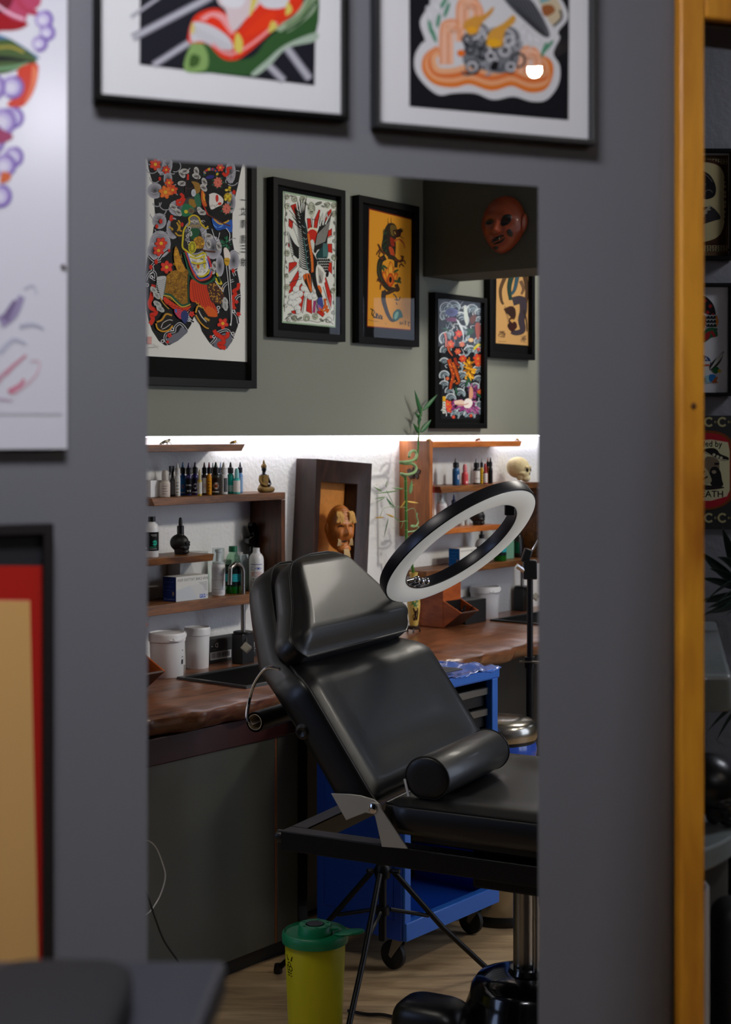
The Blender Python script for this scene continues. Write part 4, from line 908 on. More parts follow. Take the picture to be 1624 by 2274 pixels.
# brown tool tray at the mirror's left edge
def tool_box(label, s, q, rz=0.0, tools=True):
    t = thing('tool_box', label, 'tool box', PL(s, q, ZCT+.0005), AP+rz); m = wood('orange_box', (132, 56, 18), (184, 92, 38), .45, (3, 3, 9)); W_, D_, H_ = .128, .128, .198
    b = MB(); b.box((0, 0, H_/2), (W_, D_, H_)); b.build('body', m, t, .002)
    b = MB(); b.box((0, -.004, H_+.007), (W_+.01, D_+.006, .012)); b.build('lid', m, t, .001)
    for x in (-W_/2, W_/2-.006):
        b = MB(); b.prism([(-D_/2-.001, .002), (-D_/2-.001, .112), (-D_/2-.09, .068)], (x, 0, 0), (0, 1, 0), (0, 0, 1), (1, 0, 0), .006); b.build('tray_side', m, t)
    b = MB(); y0, y1 = -D_/2-.004, -D_/2-.09; w = W_/2-.0062
    b.hexa([(-w, y0, .002), (w, y0, .002), (w, y0+.003, .006), (-w, y0+.003, .006), (-w, y1, .066), (w, y1, .066), (w, y1+.004, .071), (-w, y1+.004, .071)]); b.build('tray_front', mat('dark_tray', (62, 30, 20), .5), t)
    b = MB(); b.box((0, -D_/2-.002, .06), (2*w, .002, .10)); b.build('tray_lining', M_BLKPL, t)
    if tools:
        random.seed(4)
        for i in range(9):
            x = -.048+.0118*i; p = Vector((x, y0-.012-.008*(i % 3), .03)); d = Vector((random.uniform(-.012, .012), random.uniform(-.035, -.012), random.uniform(.04, .062)))
            b = MB(); b.tube([p, p+d], .0042 if i % 2 else .003, 8); b.build('tool_grip', M_BLKPL if i % 3 else M_STEEL, t)
    return t
tool_box('dark tip of a wooden tool tray at the left end of the worktop', atP(330, 1490, 3.50)[0]-.058, 3.585, 0, False)
# ================================================================ between and right of the shelf units
def loc3(base):        # picture point at depth q -> local coordinates of a thing standing at base = (s, q, z)
    def f(x, y, q):
        s, z = atP(x, y, q); return Vector((s-base[0], q-base[1], z-base[2]))
    return f
def face_fn(kind):
    def f(d, p):
        x, y, z = d.x, d.y, d.z
        if y > .25: return p
        g = lambda a, c, sx_, sz_: math.exp(-((x-a)/sx_)**2-((z-c)/sz_)**2)
        k = 0.0
        k += .30*g(0, -.22, .13, .13)+.16*g(0, -.02, .10, .2)+.12*g(.16, -.27, .09, .09)+.12*g(-.16, -.27, .09, .09)     # nose
        k += .14*g(.5, -.25, .22, .2)+.14*g(-.5, -.25, .22, .2)                                                        # cheeks
        if kind == 'old':
            k += .10*g(.36, .22, .25, .1)+.10*g(-.36, .22, .25, .1)
            k -= .10*g(.38, .07, .24, .055)+.10*g(-.38, .07, .24, .055)
            k -= .20*g(0, -.57, .30, .075); k += .07*g(0, -.68, .26, .06)+.09*g(0, -.9, .3, .14)
            k += .018*math.sin(z*46)*(1 if z > .32 else 0)*math.exp(-(x/.5)**2)
            r = math.hypot(abs(x)-.42, z+.22); k += .014*math.sin(r*52)*(1 if .18 < r < .42 and abs(x) > .42 else 0)
        else:
            k += .16*g(.34, .26, .26, .12)+.16*g(-.34, .26, .26, .12)+.06*g(0, .6, .5, .2)
            k -= .14*g(.36, .06, .2, .09)+.14*g(-.36, .06, .2, .09)
            k -= .26*g(0, -.56, .34, .13); k += .10*g(0, -.42, .4, .05)+.13*g(0, -.82, .3, .13)
        q = p.copy(); q.y -= k*.055; return q
    return f
# ---------------------------------------------------------------- framed carved mask
q = 3.70; c0 = atP(766, 1024, q); c1 = atP(704, 1024, q); c2 = atP(828, 1024, q)
FW_, FH = (c2[0]-c1[0])*1.0, .60
mf = thing('framed_mask', 'dark wooden box frame with a carved laughing old man mask on orange board', 'wall decoration', PL(c0[0], QWH-.001, c0[1]), AP)
TL = math.radians(4.0); RM = Matrix.Rotation(TL, 3, 'Y')
DW_ = wood('dark_wenge', (26, 14, 12), (58, 36, 30), .4, (10, 10, 2))
def tilt(b): return b.rot(RM)
d = .10
iw = FW_*.29
b = MB()
O = [(-FW_/2, -FH), (FW_/2, -FH), (FW_/2, 0), (-FW_/2, 0)]; I = [(-iw, -FH+.09), (iw, -FH+.09), (iw, -.085), (-iw, -.085)]
def ringv(P_, y): return [b.bm.verts.new((x, y, z)) for x, z in P_]
A0, A1, A2, A3 = ringv(O, 0), ringv(O, -d), ringv([(x*1.12 if abs(x) < FW_/2 else x, z) for x, z in I], -d+.022), ringv(I, -.03)
for a, c in ((A0, A1), (A1, A2), (A2, A3)):
    for k in range(4): b.face([a[k], a[(k+1) % 4], c[(k+1) % 4], c[k]])
b.face(list(reversed(A0))); tilt(b).build('frame', DW_, mf, .002)
b = MB(); b.box((0, -.018, -FH/2), (2*iw+.01, .012, FH-.16)); tilt(b).build('backboard', mat('orange_board', (196, 124, 40), .55, var=.12, vscale=60), mf)
M_MASK = mat('carved_wood', (190, 112, 44), .42, var=.12, vscale=40, bump=.1, bscale=160)
mp = loc3((c0[0], QWH-.001, c0[1]))
mc = mp(755, 1172, 3.70)
MR = Matrix.Rotation(-.34, 3, 'Z')
def mm(b): b.rot(MR); return b.move(mc)
b = MB(); b.ball((0, 0, 0), (.056, .05, .088), u=96, v=80, fn=face_fn('old')); mm(b); mk = b.build('mask', M_MASK, mf, smooth=80)
def fs(x, z, lift=.0):       # point on the face surface of the mask
    d = Vector((x/.056, 0, z/.088)); d.y = -math.sqrt(max(.02, 1-d.x*d.x-d.z*d.z)); p = face_fn('old')(d, Vector((d.x*.056, d.y*.05, d.z*.088))); p.y -= lift; return p
M_DRK = mat('dark_recess', (30, 14, 8), .8); M_WRK = mat('wrinkle_brown', (112, 58, 22), .6)
for sg in (-1, 1):
    b = MB(); b.ball((0, 0, 0), (.007, .012, .022), u=14, v=10); b.move((sg*.056, .004, .0)); mm(b).build('ear', M_MASK, mk)
    b = MB(); random.seed(12+sg)
    for k_ in range(16): b.tube(spline([(random.uniform(-.009, .009), 0, .014), (random.uniform(-.014, .014), -.012, .0), (random.uniform(-.016, .016), -.012, -.018-random.uniform(0, .014))], 4), .0042, 6)
    b.move(fs(sg*.026, .048)); mm(b).build('eyebrow_tuft', mat('hemp', (206, 156, 84), .8), mk, smooth=60)
    b = MB()
    for k_ in range(5): b.tube(spline([(.002*k_-.004, 0, .014), (.0025*k_-.004, -.004, 0), (.004*k_-.008, -.003, -.02)], 4), .0016, 5)
    b.move(fs(sg*.026, -.046)); mm(b).build('moustache_tuft', mat('pale_hemp', (220, 190, 140), .8), mk)
    b = MB(); b.tube([fs(sg*(.010+.0028*i), .006+.0075*math.sin(PI*i/9)-.0006*i, .0006) for i in range(10)], [.0007+.0014*math.sin(PI*i/9) for i in range(10)], 8); mm(b).build('eye', M_DRK, mk)
    b = MB()
    for rr in (.010, .014, .018, .022): b.tube([fs(sg*(.030+rr*math.cos(a_)), -.018+rr*math.sin(a_), .0001) for a_ in [math.radians(-70+14*i) for i in range(9)]], .0008, 5)
    for i_ in range(3): b.tube([fs(sg*(.003+.004*i), .058+.007*i_+.003*math.sin(i*.8), .0001) for i in range(9)], .0009, 5)
    o = mm(b).build('wrinkle', M_WRK, mk); o['kind'] = 'stuff'
b = MB(); b.ball((0, 0, 0), (.022, .012, .0065), u=20, v=8); b.move(fs(0, -.050)+Vector((0, .006, 0))); mm(b).build('mouth', M_DRK, mk)
b = MB(); b.tube([fs(-.024+.0048*i, -.060-.004*math.sin(PI*i/10), .001) for i in range(11)], [.0012+.003*math.sin(PI*i/10) for i in range(11)], 8); mm(b).build('lip', M_MASK, mk)
b = MB(); b.ball((0, 0, 0), (.03, .02, .018), u=20, v=12); b.move((0, -.028, -.078)); mm(b).build('chin', M_MASK, mk)
b = MB()
for k_ in range(12): b.tube(spline([(-.009+.0018*k_, -.046, -.078), (-.011+.0022*k_, -.052, -.1), (-.006+.0026*k_, -.046, -.135)], 4), .002, 5)
mm(b).build('beard', mat('pale_hemp', (220, 190, 140), .8), mk)
# ---------------------------------------------------------------- vase with lucky bamboo
qv = 3.69; vb = atP(919, 1403, qv)[0]; VB = (vb, qv, ZCT+.0005); LV = loc3(VB); YV = PL(vb, qv).y; k = YV/FPX
vs = thing('vase', 'slender yellow painted vase on a small carved stand left of the orange box', 'vase', PL(*VB), AP)
DKW = mat('dark_carved', (44, 24, 14), .45)
b = MB(); b.lathe([(0, .012), (11*k, .012), (13*k, .018), (13*k, .026), (0, .026)], seg=16); b.build('stand', DKW, vs)
for a in range(4):
    c, s_ = math.cos(a*PI/2+.6), math.sin(a*PI/2+.6); b = MB(); b.tube([(c*10*k, s_*10*k, .02), (c*14*k, s_*14*k, .008), (c*13*k, s_*13*k, .0)], .0035, 6); b.build('stand_foot', DKW, vs)
HV = .242
b = MB(); b.lathe([(0, .026), (9*k, .027), (11*k, .04), (14*k, .09), (15*k, .115), (13*k, .145), (8.5*k, .19), (7.5*k, .21), (9.5*k, HV-.004), (10*k, HV), (8.6*k, HV-.001), (6.5*k, .21), (0, .2)], seg=28); b.build('body', mat('yellow_glaze', (206, 176, 92), .25, coat=.4), vs)
random.seed(2)
def vr(z): return lerp_tab(z, [(.026, 9*k), (.04, 11*k), (.09, 14*k), (.115, 15*k), (.145, 13*k), (.19, 8.5*k), (.21, 7.5*k), (.24, 9.5*k)])
A = Art(lambda x, y, h: Vector(((vr(-y)+.0006+h)*math.cos(-2.4+x/vr(-y)), (vr(-y)+.0006+h)*math.sin(-2.4+x/vr(-y)), -y)))
for (x, z, c) in ((-.004, .12, (30, 116, 74)), (.006, .112, (40, 130, 84)), (.012, .128, (30, 110, 70)), (-.006, .2, (40, 120, 60)), (.003, .215, (30, 100, 60))):
    for a in range(5): A.oval(x+.006*math.cos(a*1.2), -z+.006*math.sin(a*1.2), .006, .0018, c, rot=a*70, n=8)
for (x0, z0, x1, z1) in ((-.002, .05, .008, .09), (.004, .06, -.004, .1), (.01, .05, .014, .1)): A.line([(x0, -z0), ((x0+x1)/2+.003, -(z0+z1)/2), (x1, -z1)], .006, (50, 28, 18))
A.blob([(-.006, -.07), (.004, -.075), (.010, -.06), (.004, -.05), (-.004, -.055)], (40, 22, 14)); A.build('painting', vs)
bm_ = thing('lucky_bamboo', 'lucky bamboo with spiral stems growing from the yellow vase', 'plant', PL(vb, qv, ZCT+.13), AP)
LB = loc3((vb, qv, ZCT+.13))
M_STEM = mat('bamboo_green', (62, 116, 40), .35, var=.12, vscale=30); M_LEAF = mat('leaf_green', (34, 92, 44), .45, var=.15, vscale=20); M_LEAFP = mat('leaf_pale', (120, 160, 104), .5); M_LEAFY = mat('leaf_yellow', (206, 164, 62), .5); M_STEMP = mat('pale_spiral', (132, 164, 112), .4)
QB = qv-.012
def c4(x, y, q=QB): return LB(640+x/5.075, 940+y/5.075, q)
b = MB(); b.tube([LB(919, 1286, qv), LB(917.5, 1268, qv-.002), LB(908, 1215, QB), c4(1335, 1420), c4(1330, 1000), c4(1325, 640), c4(1320, 600)], 3.4*k, 12); b.build('stalk', M_STEM, bm_)
b = MB()
for y in (650, 760, 985, 1100, 1200, 1300, 1400): p = c4(1325+(y-650)*.012, y); b.lathe([(0, -.0012), (3.9*k, -.0008), (3.9*k, .0008), (0, .0012)], p, seg=12)
b.build('node', mat('bamboo_node', (150, 160, 90), .5), bm_)
sp_ = [c4(1320, 605), c4(1275, 570, QB-.005), c4(1340, 580, QB-.018), c4(1420, 555, QB-.012), c4(1445, 500, QB), c4(1400, 455, QB+.008), c4(1320, 455, QB+.006), c4(1262, 440, QB-.006), c4(1320, 435, QB-.02), c4(1410, 415, QB-.014), c4(1450, 360, QB), c4(1425, 310, QB+.008), c4(1375, 330, QB+.004), c4(1365, 380, QB-.004)]
b = MB(); b.tube(spline(sp_, 6), 3.2*k, 10); b.build('spiral_stem', M_STEMP, bm_)
b = MB(); b.tube(spline([c4(1440, 420), c4(1462, 330), c4(1468, 200), c4(1475, 120), LB(932, 935, QB), LB(938, 905, QB)], 5), [2.4*k]*12+[1.8*k]*14, 10); b.build('stalk', M_STEM, bm_)
b = MB(); b.tube(spline([c4(1345, 1225, QB), c4(1440, 1210, QB-.01), c4(1475, 1175, QB), c4(1420, 1150, QB+.006), c4(1380, 1160, QB-.006), c4(1430, 1165, QB-.012), c4(1465, 1120, QB), c4(1450, 1060, QB), c4(1455, 1010, QB)], 5), 1.8*k, 8); b.build('spiral_stem', M_STEMP, bm_)
def leaf(p0, p1, w, m, sag=.0, twist=.4, root=bm_, n=9, side=None):
    p0, p1 = Vector(p0), Vector(p1); ax = (p1-p0); L_ = ax.length; ax.normalize()
    sd = side or Vector((0, -1, 0)); sd = ax.cross(sd); sd = (sd+Vector((0, -twist, 0))).normalized(); nn = ax.cross(sd)
    b = MB(); V = []
    for i in range(n+1):
        t = i/n; c = p0+ax*L_*t+Vector((0, 0, -sag*4*t*t*.5)); ww = w*math.sin(PI*min(1, t**.75*.97+.03))**.9
        V.append([b.bm.verts.new(c-sd*ww), b.bm.verts.new(c+nn*ww*.25), b.bm.verts.new(c+sd*ww)])
    for a, c in zip(V, V[1:]):
        b.face([a[0], a[1], c[1], c[0]]); b.face([a[1], a[2], c[2], c[1]])
    return b.build('leaf', m, root, solid=.0006, smooth=80)
for x0, y0, x1, y1, w, m in ((937, 925, 921, 866, 5, M_LEAF), (939, 912, 972, 876, 4.5, M_LEAF), (936, 933, 921, 915, 3.5, M_LEAF), (934, 960, 958, 932, 6, M_LEAF), (931, 962, 918, 940, 4, M_LEAF), (930, 945, 933, 918, 4, M_LEAF)):
    leaf(LB(x0, y0, QB), LB(x1, y1, QB-.01), w*k, m)
for a in ((1375, 800, 1395, 640, 30, M_LEAFP), (1300, 740, 1170, 730, 12, M_LEAFP), (1250, 760, 970, 795, 10, M_LEAFP), (1060, 770, 960, 712, 10, M_LEAFP), (1110, 720, 1118, 640, 20, mat('leaf_white', (206, 216, 196), .5)), (1100, 830, 970, 850, 9, M_LEAFP), (1090, 840, 985, 895, 8, M_LEAFP), (1110, 850, 1200, 950, 22, M_LEAF), (1130, 1070, 1080, 1290, 22, M_LEAF), (1330, 870, 1260, 960, 16, M_LEAFY), (1340, 880, 1475, 900, 12, M_LEAFY), (1080, 1060, 970, 1065, 10, M_LEAFY), (1200, 1060, 1100, 1020, 12, M_LEAFY), (1390, 700, 1425, 690, 10, M_LEAFY), (1370, 1260, 1395, 1300, 22, M_LEAFP), (1300, 1100, 1270, 1190, 6, M_LEAFP)):
    leaf(c4(a[0], a[1]), c4(a[2], a[3], QB-.012), a[4]/5.075*k*.8, a[5])
for pts in (((1250, 1100), (1210, 1060), (1205, 980), (1180, 900), (1110, 760)), ((1330, 985), (1420, 960), (1450, 1060)), ((1330, 1100), (1250, 1105), (1200, 1060)), ((1330, 950), (1200, 940), (1080, 960), (1040, 1050)), ((1110, 830), (1150, 920), (1190, 960))):
    b = MB(); b.tube(spline([c4(x, y, QB-.006) for x, y in pts], 4), .6*k, 6); b.build('twig', M_STEM if pts[0][0] < 1300 else M_STEMP, bm_)
# carved moth on the orange panel
mo = thing('carved_moth', 'dark carved winged ornament on the orange shelf panel behind the bamboo', 'ornament', PL(*(lambda a: (a[0], QF-.001+.08, a[1]))(atP(918, 1050, QF+.08))), AP)
pass_q = QF+.08
b = MB(); L_ = Vector((-.0, 0, 0))
for sy in (-1, 1):
    b.prism([(0, .006), (sy*.022, .018), (sy*.034, .012), (sy*.03, -.002), (sy*.02, -.006), (sy*.026, -.016), (sy*.018, -.026), (sy*.008, -.02), (0, -.008)], (SPL-atP(918, 1050, QF+.08)[0]-.0045, 0, 0), (0, 1, 0), (0, 0, 1), (1, 0, 0), .004)
b.build('wings', mat('moth_brown', (72, 56, 50), .6, bump=.5, bscale=200), mo)
b = MB(); b.ball((SPL-atP(918, 1050, QF+.08)[0]-.006, 0, 0), (.005, .006, .026), u=12, v=10); b.build('body', mat('moth_dark', (46, 34, 30), .6), mo)
# ---------------------------------------------------------------- right shelf contents
def ibr(x0, x1, ytop, label, zt, q=3.70, **k_):
    s = atP((x0+x1)/2, 1060, q)[0]; Y = PL(s, q).y; r = (x1-x0)/2*Y/FPX; h = ZC-(ytop-HY)*Y/FPX-zt
    o = ink_bottle(label, s, q, zt, r=r, h=h, group=k_.pop('group', 'ink bottles on the right shelf'), **k_); return o
ibr(1005, 1021, 1017, 'blue ink bottle with a black cap at the left of the right shelf', R2, body=(44, 92, 140), cap=(18, 30, 34), tip=(110, 116, 120), lab=(40, 84, 130), art=lambda A, r, hb: A.oval(r*.6, -hb*.5, r*.3, hb*.16, (190, 196, 210)))
ibr(1025.5, 1040, 1031, 'small red and white labelled bottle beside the blue one', R2, body=(196, 66, 74), cap=(206, 110, 116), style='dome', lab=(206, 80, 84), art=lambda A, r, hb: (A.blob([(-r*.6, -hb*.2), (-r*.2, -hb*.75), (r*.5, -hb*.6), (r*.9, -hb*.2)], (110, 40, 34)), A.oval(r*.5, -hb*.2, r*.3, hb*.1, (236, 226, 224))))
ibr(1051, 1066, 1018, 'black ink bottle with a white lettered label on the right shelf', R2, q=3.695, body=(20, 20, 22), tip=(140, 144, 148), lab=(214, 212, 208), art=lambda A, r, hb: A.text('INK', 0, -hb*.3, r*.9, (20, 20, 22), mirror=True))
ibr(1066, 1074, 1018, 'yellow labelled ink bottle with a grey tip', R2, q=3.72, body=(204, 162, 30), tip=(150, 152, 154), lab=(216, 176, 36), art=script_art((90, 40, 30)))
ibr(1073, 1083, 1029, 'small dark red ink bottle with a white label in front', R2, q=3.68, body=(140, 20, 24), cap=(160, 40, 44), style='dome', lab=(222, 216, 212), art=script_art((150, 60, 50)))
ibr(1080, 1087.5, 1016, 'orange ink bottle with an orange tip', R2, q=3.72, body=(206, 106, 22), tip=(180, 100, 36), lab=(214, 120, 30))
ibr(1085, 1094.5, 1016, 'black ink bottle with a black tip next to the ivory skull', R2, q=3.70, body=(18, 18, 20), tip=(14, 14, 16), lab=(26, 26, 26))
# ivory skull
qs = 3.71; ss = atP(1155, 1068, qs)[0]; ks = PL(ss, qs).y/FPX
sk = thing('skull_ornament', 'ivory coloured skull ornament at the right end of the dark shelf', 'skull', PL(ss, qs, R2+.0004), AP)
BONE = mat('bone', (226, 210, 160), .5, var=.1, vscale=30, bump=.2, bscale=120); RS = 27*ks; ANG = math.radians(12)
b = MB(); at_ = skull_mesh(b, (-2*ks, 0, RS*1.07), RS, ANG); cr = remesh(b.build('cranium', BONE, sk), .0022)
skull_holes(RS, at_, cr, mat('socket_dark', (40, 28, 16), .9), ANG)
for hz in (-.70, -.80):
    b = MB()
    for i in range(9): a = -.62+.155*i; b.box(at_(.40*math.sin(a*1.4), -.56-.37*math.cos(a*1.3), hz), (RS*.085, RS*.06, RS*.09), rot=Matrix.Rotation(ANG+a, 3, 'Z'))
    o = b.build('teeth', mat('teeth', (236, 226, 190), .35), cr, .0004); o['kind'] = 'stuff'
# shelf three of the right unit
foam('white pump foam bottle with purple print beside the orange panel', 981, 3.705, R3, 1090, 1160, 12)
rd = thing('red_tassel', 'bright red folded cloth tassel hanging inside the orange panel', 'tassel', PL(SPR+.001, QF+.03, atP(960, 1071, QF+.03)[1]), AP)
b = MB(); rings = []
for i in range(20):
    t = i/19; z = -.19*t; w = .010*(1 if t < .5 else .8)*(.75+.25*math.sin(PI*min(1, t*4)/2)); rings.append([(.0125+w*math.cos(2*PI*j/24)*(1+.18*math.sin(j*1.7+t*7)), (w*1.5)*math.sin(2*PI*j/24)*(1+.16*math.cos(j*2.3)), z+.002*math.sin(j)) for j in range(24)])
b.loft(rings); b.build('cloth', mat('red_cloth', (214, 44, 16), .45, bump=.3, bscale=90), rd)
for i in range(9):
    b = MB(); b.tube([(.03+.0028*math.cos(a*PI/5)*(1 if i % 2 else .4), -.012+.0028*math.cos(a*PI/5)*(.4 if i % 2 else 1), -.075-.0075*i+.0052*math.sin(a*PI/5)) for a in range(10)], .001, 6, closed=True); b.build('chain_link', mat('gilt', (206, 140, 50), .3, metal=.9), rd)
b = MB(); b.tube([(.012, 0, -.004), (.012, 0, .006), (.03, -.012, .0), (.03, -.012, -.07)], .0012, 6); b.build('cord', mat('red_cord', (170, 40, 20), .6), rd)
ibr(1002, 1014, 1098, 'blue dropper bottle on the short orange right board', R3, q=3.73, body=(34, 76, 160), cap=(30, 40, 60), tip=(60, 90, 150), lab=(60, 100, 180), group='small bottles on the short right board')
ibr(1017, 1032, 1108, 'clear stubby bottle beside the blue dropper', R3, q=3.73, body=(196, 206, 206), cap=(206, 212, 212), style='dome', group='small bottles on the short right board')
ibr(1031, 1043, 1112, 'second clear stubby bottle closer to the black skull bottle', R3, q=3.735, body=(186, 198, 200), cap=(200, 208, 208), style='dome', group='small bottles on the short right board')
skull_bottle('matt black skull-shaped dropper bottle seen through the ring light', 1061, 3.705, R3, 1.10, y=1165)
# shelf four of the right unit
film_box('bright blue and white tattoo film box seen through the ring light', 990, 1021, 1059, 3.665, R4, 1262, (20, 104, 190), h=.075, d=.055)
t = lathed('soap_bottle', 'clear bottle with black cap and black label behind the right film box', 'bottle', 1070, 3.715, R4, [('body', [(0, 0), (.026, 0), (.028, .003), (.028, .078), (.022, .095), (.009, .104), (0, .104)], mat('pale_clear', (196, 202, 206), .2)), ('cap', [(0, .104), (.0115, .104), (.0115, .12), (.005, .122), (.004, .142), (0, .142)], M_BLKPL)], y=1255)
A = Art(wrap(.028)); rect_strip(A, -.04, .04, -.07, -.006, (16, 18, 18), 14); rect_strip(A, 0, .026, -.055, -.052, (90, 92, 92), 5); A.oval(.016, -.03, .007, .007, (20, 130, 90)); A.build('label', t, LAB)
t = lathed('cream_bottle', 'white capped bottle behind the black labelled one on the right shelf', 'bottle', 1084, 3.768, R4, [('body', [(0, 0), (.023, 0), (.024, .003), (.024, .115), (.016, .13), (0, .132)], M_WHPL), ('cap', [(0, .132), (.014, .132), (.014, .152), (0, .152)], M_WHPL)], y=1255)
A = Art(wrap(.024)); rect_strip(A, -.004, .02, -.098, -.095, (40, 40, 44), 4); rect_strip(A, .0, .012, -.086, -.083, (40, 40, 44), 4); A.build('label', t, LAB)
wash('green mouthwash bottle behind the ring light on the right shelf', 1111, 3.695, R4, 1168, 1255, 14)
t, w, h = boxthing('refill_bottle', 'flat pale green bottle between mouthwash and right tap', 'bottle', 1122, 1142, 3.72, .03, R4, .105, mat('frosted_green', (120, 170, 146), .4), y=1255)
b = MB(); b.lathe([(0, h), (.01, h), (.01, h+.016), (0, h+.016)], (0, .015, 0)); b.build('cap', M_WHPL, t)
t = lathed('amber_bottle', 'black bottle with a green label at the right shelf end', 'bottle', 1152, 3.735, R4, [('body', [(0, 0), (.022, 0), (.023, .003), (.023, .085), (.012, .1), (0, .102)], M_BLKPL), ('cap', [(0, .102), (.012, .102), (.012, .12), (0, .12)], M_BLKPL)], y=1255)
A = Art(wrap(.023)); rect_strip(A, -.03, .0, -.07, -.02, (20, 90, 60), 8); A.build('label', t, LAB)
# ---------------------------------------------------------------- worktop, right of the chair
tool_box('orange wooden tool box with a tray of black tools on the right worktop', 5.13+.064, 3.734, 0)
bx, w, h = boxthing('carton', 'black carton standing behind the tool tray on the right worktop', 'box', 1034, 1080, 3.662, .06, ZCT, .098, mat('black_card', (18, 18, 20), .55), y=1383)
b = MB(); b.box((0, .0525, h+.0006), (w*.9, .09, .001)); b.build('lid_flap', mat('grey_card', (96, 96, 98), .6), bx)
tub('white plastic tub with hinged handle on the right worktop', 1077, 3.732, 34, 1302, 1372)
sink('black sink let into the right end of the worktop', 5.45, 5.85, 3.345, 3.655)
tap('brushed steel tap with a cube lever over the right black sink', 1160, 3.755, 1195, 1, 1376)
# cables hanging at the mirror's left edge
b = MB(); b.tube(spline([(lambda a: PL(a[0], 3.05, a[1]))(atP(x, y, 3.05)) for x, y in ((300, 1880), (322, 1866), (345, 1880), (362, 1920), (367, 1950), (355, 1990), (335, 2022), (310, 2040))], 6), .0022, 6); o = b.build('cable', M_WHPL); tag(o, 'white cable looping in front of the grey cabinet by the mirror edge', 'cable')
b = MB(); b.tube(spline([(lambda a: PL(a[0], 2.95, a[1]))(atP(x, y, 2.95)) for x, y in ((318, 1970), (330, 1995), (345, 2040), (365, 2090), (396, 2135))], 6), .0028, 6); o = b.build('cable', M_BLKPL); tag(o, 'black cable slanting down in front of the grey cabinet', 'cable')
# ================================================================ framed pictures on the grey wall above the shelves
INK = ink('printed_ink')
M_MATB = mat('black_mount', (8, 8, 10), .8, spec=.1)
def frame_bars(w, h, fw, d, chamfer=.0):      # x from 0..w, z from 0..h, front at y=-d
    b = MB()
    O = [(0, 0), (w, 0), (w, h), (0, h)]; I = [(fw, fw), (w-fw, fw), (w-fw, h-fw), (fw, h-fw)]
    rg = lambda P_, y: [b.bm.verts.new((x, y, z)) for x, z in P_]
    R_ = [rg(O, -.001), rg(O, -d), rg(I, -d+chamfer), rg(I, -.001)]
    for a, c in zip(R_, R_[1:]+R_[:1]):
        for k in range(4): b.face([a[k], a[(k+1) % 4], c[(k+1) % 4], c[k]])
    return b
class WallPic:
    def __init__(self, label, cat, s0, s1, z0, z1, fw, wall='P', depth=.034, m=M_BLACKF, mount=M_MATB, name='framed_print', recess=.022, group=None, chamfer=.0):
        self.s0, self.z0, self.w, self.h, self.fw, self.d = s0, z0, s1-s0, z1-z0, fw, depth
        self.wall = wall; self.q0 = QUP if wall == 'P' else QW
        loc = PL(s0, self.q0-.0005, z0) if wall == 'P' else WL(s0, self.q0-.0005, z0)
        self.t = thing(name, label, cat, loc, AP if wall == 'P' else AW, group)
        if fw: frame_bars(self.w, self.h, fw, depth, chamfer).build('frame', m, self.t, .0012)
        self.yb = depth-recess                      # backing surface
        b = MB(); e = fw-.002 if fw else 0; b.box((self.w/2, -self.yb/2-.0005, self.h/2), (self.w-2*e, self.yb-.001, self.h-2*e)); b.build('mount' if fw else 'panel', mount, self.t)
    def art(self, name='print', lift=.0004):
        q = self.q0-.0005-self.yb; at = atP if self.wall == 'P' else atW
        def to3(x, y, h): s, z = at(x, y, q); return Vector((s-self.s0, -self.yb-lift-h, z-self.z0))
        return Art(to3)
    def glass(self):
        b = MB(); e = self.fw-.0005; y = -self.d+.0035
        V = [b.bm.verts.new(p) for p in ((e, y, e), (self.w-e, y, e), (self.w-e, y, self.h-e), (e, y, self.h-e))]; b.face(V); b.build('glass', M_GLASS, self.t); return self
def P4(x0, y0, x1, y1, q): a, b_ = atP(x0, y0, q), atP(x1, y1, q); return a, b_
QFR = QUP-.0345
W_, K_, R_, Y_, G_, GR = (226, 226, 220), (16, 15, 18), (206, 48, 22), (206, 168, 34), (30, 96, 66), (120, 120, 130)
# ---------------------------------------------------------------- 1. large body-suit print
sR = atP(571, 600, QFR)[0]; zB = atP(571, 863, QFR)[1]
bp = WallPic('large framed print of a robed warrior on a black tattoo back-piece', 'picture', 3.10, sR, zB, 2.86, .028)
A = bp.art()
paper = [(240, 340), (556, 340), (552.5, 804), (440, 797), (330, 791), (240, 786)]
A.poly(paper, W_)
A.view(320, 350, 6.246)
B = 250*6.246            # second crop starts 250 px lower
f2 = lambda pts: [(x, y+B) for x, y in pts]
suit = [(-40, -60), (40, 20), (60, 150), (110, 330), (135, 480), (140, 640), (150, 800), (140, 900), (120, 1050), (90, 1200), (50, 1350), (25, 1500)]+f2([(0, 100), (15, 300), (30, 550), (60, 700), (110, 840), (200, 980), (290, 1045), (350, 1040), (470, 980), (580, 870), (650, 760), (695, 640), (735, 610), (760, 720), (800, 850), (900, 1000), (960, 1060), (1060, 1105), (1150, 1090), (1220, 990), (1300, 780), (1335, 560), (1340, 350), (1320, 150), (1290, 0)])+[(1310, 1500), (1290, 1430), (1250, 1280), (1225, 1150), (1225, 850), (1230, 700), (1260, 560), (1300, 400), (1330, 250), (1375, 40), (1380, -60)]
A.poly(suit, K_)
DG, MG, LG = (44, 44, 50), (92, 92, 102), (176, 176, 186)
